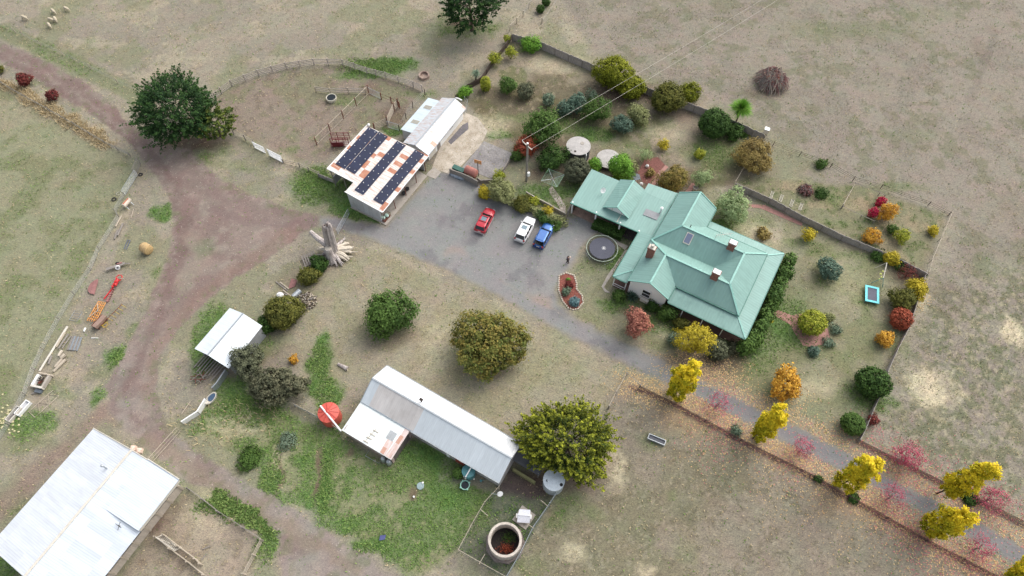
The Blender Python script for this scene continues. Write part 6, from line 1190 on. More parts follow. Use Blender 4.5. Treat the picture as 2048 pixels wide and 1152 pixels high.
q = W(1313, 880, .2); fd = thing('feed_trough', 'narrow metal feed trough alone in the brown lower paddock', 'trough', (q.x, q.y, 0), R_(-24)); MB().b2(-1.0, 1.0, -.28, .28, .25, .32).build('pan', mat('dark_pan', (70, 74, 84), .5), fd)
for (x0, x1, y0, y1) in ((-1.05, 1.05, .28, .36), (-1.05, 1.05, -.36, -.28), (-1.13, -1.05, -.36, .36), (1.05, 1.13, -.36, .36)): MB().b2(x0, x1, y0, y1, .05, .5).build('side', M['galv'], fd)
q = W(841, 972, .05); single('disc_cover', MB().lathe([(.46, 0), (.46, .08), (.02, .12)], 22, tuple(q)), mat('grey_blue_lid', (150, 170, 172), .6), 'flat grey blue round cover in the weedy grass', 'cover', tuple(q)); 
for (x, y) in ((846, 966), (828, 994)): q = W(x, y, .05); single('white_bucket', MB().lathe([(.1, 0), (.12, .22), (.1, .22)], 10, tuple(q)), M['white'], 'tiny white pot %s the flat round cover' % ('touching' if x > 840 else 'below'), 'pot', tuple(q))
q = W(758, 1081, .1); single('blue_scrap', MB().wall([q, q + Vector((.7, .1, .1)), q + Vector((.8, .6, .25)), q + Vector((.1, .55, .12))], .03), mat('blue_grey_sheet', (96, 100, 150), .6, var=.4), 'crumpled blue scrap sheet in weeds by the lower track', 'scrap', tuple(q))
# gas bottles and mesh gate by annexe, hen house in the run
for k, (x, y) in enumerate(((767, 919), (778, 925))):
    q = W(x, y, .6); g9 = thing('gas_bottle', 'silver gas bottle at the annexe corner, the %s of two' % ('left' if k == 0 else 'right'), 'gas bottle', (q.x, q.y, 0)); MB().lathe([(.25, 0), (.3, .15), (.3, 1.1), (.22, 1.25), (.1, 1.3)], 14).build('cylinder', M['galv'], g9, smooth=True); MB().lathe([(.14, 1.28), (.14, 1.42)], 10).build('collar', M['galv'], g9)
def gate(name, label, a, b, h, matl, nr=4, nb=3, lean=0.0, diag=True, lie=False, group=None, cat='gate', r=.035):
    """tubular frame gate from foot a to foot b; lie=True: flat on the ground"""
    A = W(*a); B = W(*b); d = B - A; L = d.length; d.normalize(); sd_ = Vector((-d.y, d.x, 0)); root = thing(name, label, cat, ((A.x + B.x) / 2, (A.y + B.y) / 2, 0), math.atan2(d.y, d.x), group)
    def P(u, v): return (u - L / 2, v * (1 if lie else math.sin(lean)), (.05 if lie else .12 + v * math.cos(lean)))
    f = MB(); f.tube([P(0, 0), P(L, 0), P(L, h), P(0, h), P(0, 0)], r, 6, cap=False); f.build('frame', matl, root)
    for i in range(nr): v = h * (i + 1) / (nr + 1); MB().tube([P(0, v), P(L, v)], r * .6, 4).build('rail', matl, root)
    if diag: MB().tube([P(L * i / nb, (0 if i % 2 else h)) for i in range(nb + 1)], r * .7, 4).build('brace', matl, root)
    return root
gate('mesh_panel', 'flat galvanised frame leaning out under the annexe eave', (731, 912), (758, 927), 1.1, M['galv'], 0, 1, diag=False, lie=True, cat='panel')
hh_ = W(1048, 1035); hs_ = thing('hen_house', 'white slatted hen shelter on a square slab inside the netted run', 'hen house', (hh_.x, hh_.y, 0), R_(-4))
MB().box((0, 0, .06), (2.0, 2.1, .1), R_(-32)).build('slab', M['concrete'], hs_); MB().slab([(-.75, 0, 1.0), (.75, 0, 1.0), (.7, .8, .7), (-.6, .8, .7)], .05).build('roof_sheet', mat('white_iron', (226, 228, 236), .5, var=.06), hs_); MB().slab([(-.8, -.75, .72), (.7, -.75, .72), (.75, -.04, .98), (-.75, -.04, .98)], .05).build('front_sheet', mat('white_iron_two', (214, 216, 224), .5, var=.08), hs_); MB().b2(-.6, .6, -.6, .6, .1, .7).build('box', M['offwhite'], hs_)
for x in (-.85, .8): MB().b2(x - .1, x + .1, -.25, .25, .5, .75).build('side_flap', M['white'], hs_)
dp = W(1000, 990, 1.2); sd2 = thing('dish_antenna', 'small white dish on a bent bracket over the corner of the run', 'dish', (dp.x, dp.y, 0), .3); MB().tube([(-1.0, .3, 2.2), (-.5, -.1, 2.5), (0, 0, 2.0)], .03, 5).build('bracket', M['galv'], sd2); MB().lathe([(.02, 0), (.3, .05), (.36, .12)], 16, (0, 0, 0), M=Matrix.Translation((0, 0, 2.0)) @ Matrix.Rotation(.8, 4, 'X')).build('reflector', M['white'], sd2)

# ------------------------------------------------------------------ dead stump, bale, wood
sb = W(667, 508); st_ = thing('dead_tree', 'huge bleached hollow dead tree stump with splayed roots and a snapped side limb', 'dead tree', (sb.x, sb.y, 0)); DW = M['deadwood']
_, sh = wbase((667, 505), (665, 440)); top = W(665, 437, sh) - Vector((sb.x, sb.y, 0))
tk_ = MB(); n = 18; zs_ = [0, .4, 1.0, 2.0, 3.2, 4.6, sh - .4, sh]; rs_ = [1.6, 1.15, .9, .8, .76, .72, .66, .58]; rgx = random.Random(3); ph_ = [rgx.uniform(.82, 1.15) for _ in range(n)]; vs = []
for z, r in zip(zs_, rs_):
    for j in range(n):
        a = 2 * math.pi * j / n; rr = r * (ph_[j] if z > 0 else ph_[j] ** 2) * (.55 if j in (13,) and z > 1 else 1); vs.append((math.cos(a) * rr + (top.x) * z / sh * .5, math.sin(a) * rr + .15 * z / sh, z + (rgx.uniform(-.5, .25) if z == sh else 0)))
k = len(zs_); fs = [(i * n + j, i * n + (j + 1) % n, (i + 1) * n + (j + 1) % n, (i + 1) * n + j) for i in range(k - 1) for j in range(n)]; tk_.add(vs, fs)
vi = [(v[0] * .72, v[1] * .72, v[2] - .02) for v in vs[-n:]] + [(v[0] * .6, v[1] * .6, sh - 1.6) for v in vs[-n:]]; o_ = len(tk_.v); tk_.add(vi, [(j, (j + 1) % n, n + (j + 1) % n, n + j) for j in range(n)] + [tuple(range(n, 2 * n))]); tk_.f += [((k - 1) * n + j, (k - 1) * n + (j + 1) % n, o_ + (j + 1) % n, o_ + j) for j in range(n)]; tk_.m += [0] * n
tk_.build('trunk', DW, st_)
RT = [((705, 496), .4, 1.2), ((698, 519), .3, .5), ((694, 521), .22, .4), ((684, 531), .24, .35), ((674, 533), .18, .3), ((663, 531), .2, .3), ((652, 521), .28, .4), ((646, 511), .25, .5), ((643, 499), .35, .9), ((697, 486), .25, .9), ((706, 505), .22, .6), ((689, 478), .2, .8)]
for (e, r, z) in RT:
    q = W(e[0], e[1], z * .4) - Vector((sb.x, sb.y, 0)); d = Vector((q.x, q.y, 0)); d.normalize(); s0 = d * .7 + Vector((0, 0, 1.0)); m1 = (s0 + q) / 2 + Vector((rgx.uniform(-.15, .15), rgx.uniform(-.15, .15), .12)); mb = MB(); mb.tube([s0, m1, m1.lerp(q, .6) + Vector((0, 0, .1)), q], [r * 1.5, r * 1.1, r * .9, r * .5], 7)
    for w9 in range(3): s2 = m1.lerp(q, .2 + .25 * w9); mb.tube([s2, s2 + d * rgx.uniform(.3, .8) + Vector((rgx.uniform(-.4, .4), rgx.uniform(-.4, .4), rgx.uniform(-.2, .15)))], [r * .5, r * .2], 5)
    mb.build('root', M['palewood_in'] if e[0] > 690 or z > .8 else DW, st_)
l0 = Vector((-.5, .3, 2.2)); l1 = W(636, 477, 2.6) - Vector((sb.x, sb.y, 0)); l2 = W(621, 463, 2.9) - Vector((sb.x, sb.y, 0)); MB().tube([l0, l1 * .55 + l0 * .45, l1, l2], [.62, .45, .42, .3], 9).build('limb', DW, st_); MB().tube([l2, l2 + Vector((-.3, -.2, -.9))], [.08, .03], 5).build('twig', DW, st_)
MB().tube([(.1, -1.3, .2), (0, -1.05, 1.6), (0, -.9, 2.9)], [.8, .55, .5], 10).build('stub', DW, st_); MB().lathe([(.5, 0), (.48, .04)], 12, (0, -.9, 2.9)).build('cut_face', M['palewood_in'], st_)
q = W(292, 497, .75); hb_ = thing('hay_bale', 'large round straw bale on the grass beside the track', 'hay bale', (q.x, q.y, 0), R_(-32)); Mx = Matrix.Translation((0, 0, .75)) @ Matrix.Rotation(R_(90), 4, 'Y')
MB().lathe([(.02, -.72), (.6, -.72), (.74, -.64), (.78, -.3), (.78, .3), (.74, .64), (.6, .72), (.02, .72)], 26, M=Mx).build('straw_roll', mat('straw', (204, 176, 126), .95, var=.4, sc=2, fine=.3, rgb2=(160, 130, 90), stretch=(4, .6, .6), bump=.5), hb_, smooth=True)
for x in (-.5, -.2, .1, .4): MB().tube([(x, math.cos(a) * .79, .75 + math.sin(a) * .79) for a in [2 * math.pi * i / 20 for i in range(21)]], .012, 3, cap=False).build('twine', M['pale_wood'], hb_)
# woodpile near the olive bush
wp = W(612, 604); rgx = random.Random(9)
wpo = MB()
for i in range(150):
    a = rgx.uniform(0, 6.28); r = 1.5 * math.sqrt(rgx.random()); z = .1 + .7 * (1 - r / 1.6) * rgx.random(); d = Vector((rgx.uniform(-1, 1), rgx.uniform(-1, 1), rgx.uniform(-.4, .4))).normalized() * .17; c = wp + Vector((math.cos(a) * r * 1.05, math.sin(a) * r, z)); wpo.tube([c - d, c + d], .075, 5, mi=rgx.randrange(3))
tag(single('firewood', wpo, [M['pale_wood'], M['grey_wood'], M['bark']], 'x', 'x', tuple(wp)), 'heap of split firewood beside the big olive bush', 'firewood', None, 'stuff'); 
def logs(name, label_fn, items, mats, group, cat='log', r=.13):
    for i, (a, b, rr, mk) in enumerate(items):
        A = W(*a, rr); B = W(*b, rr); single(name, MB().tube([A, A.lerp(B, .5) + Vector((0, 0, .02)), B], [rr, rr * .95, rr * .85], 8), M[mk], label_fn[i], cat, tuple(A), group)
L_ = ['concrete post lying nearest the tilted board gate, short one by the wire fence', 'upper of two parallel logs lying side by side below the gate', 'lower of two parallel logs lying side by side below the gate', 'thin pale stake lying near the white and red machine', 'very long white pole lying along the row of scrap posts', 'first brown post in the scrap row, touching the long white pole', 'second brown post in the scrap row', 'grey post leaning left in the scrap row', 'short white pipe at the top of the scrap row',
      'long pale log at the lower right of the scrap row', 'pale squared log beside the long pale log', 'short thick pale log under the corrugated offcuts', 'stubby log with pale cut end', 'mossy grey log lying left of the stubby one', 'log lying crosswise above the broken seat', 'short timber offcut lying left below the broken seat', 'small white stick alone beside the rusty roller', 'pale plank lying near the netted gate', 'short plank lying in the sheep yard', 'second short plank lying in the sheep yard', 'two-tone pale plank leaning behind the olive bush']
logs('timber_post', L_, [((243, 432), (231, 453), .13, 'pale_wood'), ((246, 447), (235, 471), .16, 'grey_wood'), ((236, 460), (229, 478), .15, 'grey_wood'), ((267, 418), (262, 436), .06, 'pale_wood'), ((135, 653), (79, 742), .16, 'offwhite'), ((130, 665), (112, 694), .16, 'pale_wood'), ((137, 668), (117, 697), .13, 'grey_wood'), ((142, 672), (124, 697), .1, 'grey_wood'), ((171, 656), (168, 663), .13, 'white'),
      ((131, 719), (107, 743), .2, 'pale_wood'), ((124, 718), (110, 734), .2, 'pale_wood'), ((130, 709), (122, 716), .28, 'pale_wood'), ((124, 701), (117, 712), .2, 'palewood_in'), ((103, 712), (97, 728), .16, 'grey_wood'), ((78, 746), (107, 752), .16, 'pale_wood'), ((64, 787), (80, 784), .12, 'grey_wood'), ((182, 676), (197, 676), .05, 'white'), ((381, 803), (363, 828), .07, 'pale_wood'), ((405, 1099), (421, 1092), .07, 'grey_wood'), ((413, 1107), (402, 1121), .06, 'grey_wood'), ((528, 612), (524, 630), .07, 'pale_wood')], None, 'loose posts, poles and logs lying on the grass')
# corrugated offcuts
for k in range(6):
    A = W(144 + k * 3.2, 672 + k * .6, .15); B = W(133 + k * 3.6, 700 + k * .4, .1); single('roofing_strip', MB().wall([A, B, B + Vector((.34, .04, .06)), A + Vector((.34, .04, .06))], .03), M['galv'] if k % 2 else M['grey_wood'], 'grey roofing strip fanned among others at the middle of the scrap row', 'sheet metal', tuple(A), 'fanned roofing strips in the scrap row')
# farm machines
q = W(185, 573, .3); single('disc_sheet', MB().wall([W(196, 558, .5), W(190, 560, .55), W(181, 567, .5), W(176, 577, .3), W(176, 582, .25), W(180, 587, .2), W(189, 589, .15), W(192, 576, .2), W(196, 564, .4)], .08), M['rustpink'], 'rusty pink half round steel sheet lying beside the red auger', 'sheet metal', tuple(q))
am = W(225, 570); au = thing('grain_auger', 'bright red auger with round hopper ring lying on the grass', 'farm machine', (am.x, am.y, 0)); o_ = Vector((am.x, am.y, 0))
MB().tube([W(236, 558, .5) - o_, W(229, 571, .5) - o_], .26, 10).build('body', M['red'], au); MB().tube([W(228, 572, .45) - o_, W(208, 598, .2) - o_], .09, 8).build('tube', M['red'], au)
cc_ = W(238, 556, .6) - o_; MB().tube([cc_ + Vector((math.cos(a) * .42, math.sin(a) * .5, 0)) for a in [2 * math.pi * i / 18 for i in range(19)]], .07, 6, cap=False).build('hopper_ring', M['red'], au); MB().tube([W(237, 557, .7) - o_, W(248, 557, .8) - o_], .06, 6).build('handle', M['pale_wood'], au)
for k in range(3): MB().box(tuple(W(231 - 3 * k, 563 + 5 * k, .8) - o_), (.3, .2, .2), k).build('bracket', M['red'], au)
for k in range(6): c = W(226 - k * 2.1, 578 + k * 4.7, .15); single('rusty_weight', MB().box(tuple(c), (.36, .3, .24), .5 + .1 * k), M['rustpink'], 'one of six small rusty blocks in a line beside the red tube', 'block', tuple(c), 'line of rusty blocks')
hm = (W(205, 602) + W(181, 642)) / 2; ha = thing('harrow', 'orange rectangular harrow frame of criss-cross bars lying flat', 'harrow', (hm.x, hm.y, 0)); Q4 = [W(197, 603, .3), W(211, 605, .3), W(191, 644, .3), W(174, 641, .3)]; Q4 = [v - Vector((hm.x, hm.y, 0)) for v in Q4]
def bil(u, v): return Q4[0].lerp(Q4[1], u).lerp(Q4[3].lerp(Q4[2], u), v)
MB().tube([bil(0, 0), bil(1, 0), bil(1, 1), bil(0, 1), bil(0, 0)], .06, 5, cap=False).build('frame', M['orange'], ha)
for i in range(1, 8): MB().tube([bil(.0, i / 8), bil(.45, i / 8 + .01), bil(.5, i / 8 + .05), bil(1, i / 8 + .05)], .045, 5).build('cross_bar', M['orange'], ha)
for i in range(1, 4): MB().tube([bil(i / 4, 0), bil(i / 4, 1)], .04, 5).build('long_bar', M['orange'], ha)
MB().tube([bil(.2, .15) + Vector((0, 0, .2)), bil(.7, .45) + Vector((0, 0, .2)), bil(.1, .85) + Vector((0, 0, .2))], .06, 5).build('drawbar', M['pale_wood'], ha)
q = W(205, 648); ro = thing('rusty_bin', 'rusty brown box with half round side beside the orange harrow', 'farm machine', (q.x, q.y, 0), R_(62)); MB().b2(-1.0, 1.0, -.35, .3, .5, .95).build('box', mat('rust_pale', (158, 132, 118), .85, var=.3), ro); Mx = Matrix.Translation((0, .35, .4)) @ Matrix.Rotation(R_(90), 4, 'Y'); MB().lathe([(.42, -1.0), (.42, 1.0)], 14, M=Mx).build('drum', M['rust'], ro)
for x in (-.8, .8): MB().b2(x - .05, x + .05, -.3, .3, 0, .5).build('leg', M['rust'], ro)
q = W(221, 640); yl = thing('rake_frame', 'spindly yellow and rust implement with curved tines', 'farm machine', (q.x, q.y, 0), R_(60))
MB().tube([(-1.4, 0, .6), (2.6, 0, .6)], .05, 6).build('beam', M['rust'], yl)
for k in range(7): x = -1.3 + k * .62; MB().tube([(x, 0, .6), (x, -.3, .7), (x + .05, -.55, .45), (x + .1, -.5, .1)], .03, 5).build('tine', M['yellow'], yl)
MB().tube([(-1.2, -.25, .7), (-.4, -.5, .75), (-1.0, -.7, .5), (-1.4, -.4, .5), (-1.2, -.25, .7)], .04, 5).build('guard', M['yellow'], yl)
q = W(234, 536); ct = thing('old_trailer', 'old narrow cart with one white wheel leaning below the straw bale', 'cart', (q.x, q.y, 0), R_(24)); MB().b2(-1.3, 1.3, -.22, .22, .4, .52).build('deck', M['grey_wood'], ct); MB().b2(.3, 1.0, .1, .3, .52, .62).build('board', M['rustpink'], ct); Mx = Matrix.Translation((.25, -.3, .4)) @ Matrix.Rotation(R_(70), 4, 'X'); w1 = MB().lathe([(.14, -.06), (.34, -.08), (.34, .08), (.14, .06)], 16, M=Mx).build('wheel', M['white'], ct); MB().lathe([(.02, .085), (.13, .085)], 10, M=Mx).build('hub', M['black'], w1)
Mx = Matrix.Translation((.3, .5, .3)) @ Matrix.Rotation(R_(90), 4, 'X'); MB().lathe([(.1, -.06), (.3, -.08), (.3, .08), (.1, .06)], 14, M=Mx).build('wheel', M['black'], ct); MB().tube([(1.3, 0, .4), (1.9, -.2, .25)], .1, 6).build('shaft', M['grey_wood'], ct)
q = W(258, 411); ml = thing('feed_mixer', 'white machine with rusty orange stripe on small legs by the board gate', 'farm machine', (q.x, q.y, 0), R_(66)); Mx = Matrix.Translation((0, 0, .75)) @ Matrix.Rotation(R_(90), 4, 'Y'); MB().lathe([(.3, -.75), (.36, -.7), (.36, .7), (.3, .75)], 14, M=Mx).build('barrel', mat('cream_enamel', (218, 206, 190), .6, var=.3), ml); MB().b2(-.6, .6, -.1, .1, 1.1, 1.13).build('stripe', mat('rust_orange', (190, 110, 80), .7), ml)
for x in (-.5, .5):
    for s in (-1, 1): MB().tube([(x, 0, .6), (x + .1 * s, s * .6, 0)], .05, 5).build('leg', M['galv'], ml)
q = W(254, 492); single('metal_bracket', MB().tube([W(255, 481, .2), W(248, 498, .1)], .05, 5).tube([W(260, 482, .2), W(252, 499, .1)], .05, 5).tube([W(254, 480, .2), W(261, 481, .2)], .05, 5), mat('blue_steel', (90, 100, 130), .6), 'bluish steel frame scrap left of the straw bale', 'scrap', tuple(q))
q = W(228, 398.5, .1); 
for lb, x, y, r in (('black tyre lying alone on the olive paddock', 228, 398.5, .3), ('black tyre at the foot of the board gate', 281, 349, .26), ('pale hoop lying above the lone black tyre', 237, 387, .3)):
    q = W(x, y, .08); single('tyre', MB().tube([q + Vector((math.cos(a) * r, math.sin(a) * r, 0)) for a in [2 * math.pi * i / 16 for i in range(17)]], .09 if 'pale' not in lb else .03, 6, cap=False), M['black'] if 'pale' not in lb else M['offwhite'], lb, 'tyre', tuple(q))
q = W(87, 764); se = thing('broken_seat', 'square white frame filled with dark junk at the lower end of the scrap row', 'junk', (q.x, q.y, 0), R_(-12))
for (x0, x1, y0, y1, m_) in ((-.9, -.6, -.8, .7, 'white'), (-.9, .8, -1.05, -.8, 'offwhite'), (.55, .85, -.8, .8, 'concrete')): MB().b2(x0, x1, y0, y1, .1, .7).build('side', M[m_], se)
for k in range(12): a = k * 1.9; MB().box((math.cos(a) * .3 * (k % 3) * .6, math.sin(a) * .35, .3 + .04 * k), (.35, .12, .12), a).build('scrap', M['dark' if k % 3 else 'rust'], se)
MB().b2(-.2, .7, -1.6, -1.15, .05, .4).build('step', mat('slate', (96, 104, 112), .7), se)
for lb, x, y, mk, inn in (('white enamel bath tilted on the grass by the fence', 49, 818, 'white', (190, 192, 198)), ('dark brown trough lying beside the white bath', 31, 830, 'offwhite', (92, 76, 84))):
    q = W(x, y); bt_ = thing('bathtub', lb, 'bathtub', (q.x, q.y, 0), R_(64)); nm_ = 'inner_%d' % inn[0]
    for (x0, x1, y0, y1) in ((-.95, .95, .28, .4), (-.95, .95, -.4, -.28), (-1.05, -.95, -.4, .4), (.95, 1.05, -.4, .4)): MB().b2(x0, x1, y0, y1, .05, .55).build('side', M[mk], bt_)
    MB().b2(-.95, .95, -.28, .28, .08, .2).build('basin_floor', mat(nm_, inn, .5), bt_)
gate('frame_gate', 'cream braced gate frame lying flat on the grass by the red dirt branch', (70, 835), (118, 792), 1.3, M['pale_wood'], 0, 5, lie=True, r=.05)
rgx = random.Random(21); sto = MB()
for i in range(55): x, y = rgx.gauss(14, 14), rgx.gauss(838, 16); q = W(x, y, .05); sto.blob(tuple(q), (.16, .14, .1), 1, .2)
tag(sto.build('pumpkins', mat('pale_squash', (212, 204, 160), .7)), None, None, None, 'stuff')
# pallet frame near stump, timber stack, white bags, cylinder heater, junk frame by tin shed
q = W(619, 521); pl_ = thing('timber_pallet', 'weathered slatted pallet tilted beside the dark shrub under the stump', 'pallet', (q.x, q.y, 0), R_(30))
for k in range(6): MB().beam((-.9 + k * .36, -1.0, .25 + .03 * k), (-.7 + k * .36, .9, .55), .22, .05).build('slat', M['grey_wood'], pl_)
for y in (-.7, .6): MB().beam((-1.1, y, .2), (1.2, y, .3), .1, .1).build('bearer', M['pale_wood'], pl_)
MB().tube([(-.9, -1.0, .2), (-1.3, -1.7, 0)], .05, 5).build('prop', M['grey_wood'], pl_)
q = W(586, 567, .2); single('red_board', MB().wall([W(576, 578, .1), W(583, 557, .3), W(594, 560, .3), W(590, 573, .1)], .06), M['rustpink'], 'reddish board lying below the olive shrub', 'board', tuple(q))
for k, (a, b) in enumerate((((552, 563), (576, 582)), ((560, 564), (578, 578)), ((557, 583), (575, 590)), ((566, 580), (582, 592)))): A, B = W(*a, .1), W(*b, .12); single('plank', MB().beam(A, B, .16, .06), M['pale_wood'] if k % 2 else M['grey_wood'], ['longest pale plank left of the reddish board', 'plank just left of the reddish board', 'plank beside the white bag', 'plank touching the grey cylinder'][k], 'plank', tuple(A), 'planks above the olive bush')
q = W(560, 590, .3); single('white_bag', MB().blob((q.x, q.y, .3), (.5, .4, .35), 2, .12), M['white'], 'white bag above the big olive bush', 'bag', (q.x, q.y, 0)); A, B = W(586, 594, .4), W(600, 581, .4); single('metal_cylinder', MB().tube([A, B], .38, 14), M['galv'], 'grey metal cylinder lying beside the firewood heap', 'cylinder', tuple(A))
A = W(676, 728, .12); B = W(695, 738, .12); lg = thing('fallen_log', 'pale short log lying on the lawn above the white shed roof', 'log', (A.x, A.y, 0)); MB().tube([(0, 0, .15), (B.x - A.x, B.y - A.y, .15)], [.2, .32], 9).build('log', M['deadwood'], lg); MB().lathe([(.3, 0), (.3, .03)], 10, M=Matrix.Translation((B.x - A.x, B.y - A.y, .15)) @ Matrix.Rotation(R_(90), 4, 'Y') @ Matrix.Rotation(0, 4, 'X')).build('cut_end', M['palewood_in'], lg)
q = W(400, 757); jf = thing('scrap_frame', 'tangle of rusty bars and a wheel frame in front of the small white shed', 'junk', (q.x, q.y, 0)); 
for k in range(9): a = k * .7; MB().tube([(math.cos(a) * 1.2, math.sin(a) * .8, .2 + .1 * (k % 3)), (math.cos(a + 2.4) * 1.1, math.sin(a + 2.4) * .9, .5)], .05, 5).build('bar', M['rust'] if k % 2 else M['grey_wood'], jf)
q = W(422, 797, .3); wt = thing('water_trough', 'white oval trough with dark water beside the corrugated windbreak', 'trough', (q.x, q.y, 0), R_(60)); MB().lathe([(.45, 0), (.5, .45), (.42, .45), (.4, .3), (.02, .3)], 16, M=Matrix.Scale(1.9, 4, (1, 0, 0))).build('basin', M['offwhite'], wt); MB().lathe([(.02, .36), (.41, .36)], 16, M=Matrix.Scale(1.5, 4, (1, 0, 0)) @ Matrix.Translation((.12, 0, 0))).build('water', mat('blue_water', (74, 96, 120), .1), wt)
# cattle crush (maroon)
q = W(682, 288); cr_ = thing('cattle_crush', 'maroon steel cattle crush of railed bars beside the machinery shed', 'cattle crush', (q.x, q.y, 0), R_(2))
for x in (-1.4, -.4, .7, 1.5):
    for y in (-.6, .6): MB().tube([(x, y, 0), (x, y, 2.0)], .06, 5).build('upright', M['maroon'], cr_)
for z in (.5, .9, 1.3, 1.7, 2.0):
    for y in (-.6, .6): MB().tube([(-1.4, y, z), (1.5, y, z)], .045, 5).build('rail', M['maroon'], cr_)
MB().b2(-1.3, .6, -.64, -.6, .1, 1.1).build('side_sheet', M['maroon'], cr_); MB().b2(-1.5, 1.5, -.6, .6, .06, .12).build('floor_plate', M['concrete'], cr_)
# shelter contents: pallet of bags, mower
q = Vector(ss.location) + Matrix.Rotation(R_(-30), 3, 'Z') @ Vector((.0, .75, .14)); bg_ = thing('goods_cage', 'rusty cage of pale green bags at the corner of the machinery shed slab', 'cage', tuple(q), R_(-30)); MB().b2(-.5, .5, -.75, .75, 0, .15).build('base', M['rust'], bg_)
for k, (x, y) in enumerate(((-.1, -.35), (.1, .3))): MB().blob((x, y, .4), (.4, .32, .24), 2, .08).build('bag', mat('pale_green_bag', (190, 218, 206), .7) if k == 0 else bpy.data.materials['pale_green_bag'], bg_)
MB().tube([(-.5, -.75, .1), (-.5, -.75, .8), (.5, -.75, .8), (.5, -.75, .1)], .03, 5).build('cage_frame', M['rust'], bg_); MB().tube([(-.5, .75, .1), (-.5, .75, .8), (.5, .75, .8), (.5, .75, .1)], .03, 5).build('cage_frame', M['rust'], bg_)
for k, y in enumerate((5.9, 6.9)): q = Vector(ss.location) + Matrix.Rotation(R_(-30), 3, 'Z') @ Vector((-.1, y, .14)); single('tyre', MB().lathe([(.15, -.1), (.32, -.12), (.32, .12), (.15, .1)], 16, (q.x, q.y, .45)), M['black'], 'black tyre standing under the machinery shed eave, the %s of two' % ('nearer' if k == 0 else 'farther'), 'tyre', tuple(q))
# hive box, pots, bath chairs
q = W(1530, 268); bx_ = thing('hive_box', 'grey white box on legs beside the lime flax', 'box', (q.x, q.y, 0), R_(-25)); MB().b2(-.35, .35, -.3, .3, .4, 1.2).build('case', M['offwhite'], bx_); MB().b2(-.4, .4, -.35, .35, 1.2, 1.26).build('lid', M['galv'], bx_)
for x in (-.3, .3):
    for y in (-.25, .25): MB().b2(x - .03, x + .03, y - .03, y + .03, 0, .4).build('leg', M['grey_wood'], bx_)
for lb, x, y, r in (('round stone planter by the weeping tree path', 1390, 379, .42),): q = W(x, y); po = thing('planter', lb, 'planter', (q.x, q.y, 0)); MB().lathe([(r * .7, 0), (r, .5), (r, .55), (r * .72, .55), (r * .7, .35), (.02, .35)], 16).build('bowl', M['concrete'], po)
for lb, x, y in (('white stone ornament by the garden pond', 1294, 333), ('white stone ornament against the carport roof edge', 1282, 369), ('small white ornament in the plant at the circle end', 1623, 701)): q = W(x, y, .2); single('garden_ornament', MB().blob((q.x, q.y, .3), (.3, .25, .35), 2, .1), M['white'], lb, 'ornament', (q.x, q.y, 0))
q = W(1272, 353); single('garden_pond', MB().slab([W(1263, 352, .03), W(1270, 346, .03), W(1279, 349, .03), W(1281, 358, .03), W(1271, 361, .03)], .03), glassy('pond_water', (60, 76, 88), .05), 'small dark garden pond behind the carport gable', 'pond', tuple(q))
# ------------------------------------------------------------------ paving, beds
def flat(name, pts, h, matl, label=None, cat=None, t=.02, kind=None):
    P = [W(*p, h) for p in pts]; c = P[0]; o = MB().slab(P, t).build(name, matl, loc=(c.x, c.y, 0)); return tag(o, label, cat, None, kind)
flat('concrete_apron', [(893, 262), (930, 225), (955, 235), (975, 262), (962, 290), (905, 350), (864, 336), (872, 314)], .03, M['concrete_pale'], kind='structure')
flat('asphalt_path', [(896, 283), (925, 250), (936, 244), (937, 258), (917, 275), (902, 289)], .036, M['asphalt2'], kind='structure')
flat('court_slab', [(968, 282), (1028, 308), (1003, 352), (985, 358), (924, 335)], .04, M['asphalt'], kind='structure', t=.03)
flat('doorstep_slab', [(856, 344), (868, 334), (882, 344), (871, 358), (852, 350)], .045, M['concrete'], kind='structure')
flat('stone_path', [(1097, 378), (1104, 372), (1112, 382), (1121, 395), (1131, 412), (1131, 428), (1124, 425), (1112, 402), (1100, 388)], .03, mat('crazy_paving', (196, 186, 176), .9, var=.6, sc=2.5, fine=.3, rgb2=(130, 118, 104)), kind='structure')
flat('brick_path', [(1546, 618), (1562, 622), (1584, 631), (1598, 627), (1640, 636), (1656, 658), (1660, 676), (1650, 688), (1625, 694), (1606, 691), (1591, 668), (1579, 648), (1558, 636), (1543, 627)], .03, M['paver'], kind='structure')
flat('brick_path', [(1494, 408), (1530, 410), (1560, 424), (1605, 446), (1604, 452), (1562, 434), (1520, 416), (1496, 414)], .03, M['paver'], kind='structure')
flat('brick_path', [(1331, 330), (1337, 334), (1320, 352), (1308, 374), (1300, 372), (1312, 350)], .03, M['paver'], kind='structure')
flat('brick_path', [(1384, 366), (1392, 368), (1378, 390), (1368, 386)], .03, M['paver'], kind='structure')
flat('red_mulch', [(1290, 318), (1316, 314), (1330, 330), (1312, 350), (1298, 370), (1286, 364), (1276, 345)], .026, mat('mulch', (140, 92, 84), .95, var=.5, sc=4, fine=.4), kind='structure')
flat('mulch_bed', [(1118, 552), (1132, 546), (1148, 551), (1153, 566), (1153, 578), (1164, 592), (1166, 606), (1156, 618), (1146, 620), (1136, 616), (1125, 602), (1117, 580)], .04, mat('mulch_two', (150, 88, 76), .95, var=.5, sc=4, fine=.4), kind='structure')
flat('concrete_edging', [(1190, 460), (1197, 459), (1240, 485), (1256, 492), (1250, 500), (1236, 490)], .04, M['concrete'], kind='structure')
flat('concrete_edging', [(1250, 500), (1255, 500), (1225, 548), (1208, 574), (1213, 580), (1222, 586), (1210, 584), (1203, 573), (1214, 552)], .04, M['concrete'], kind='structure')
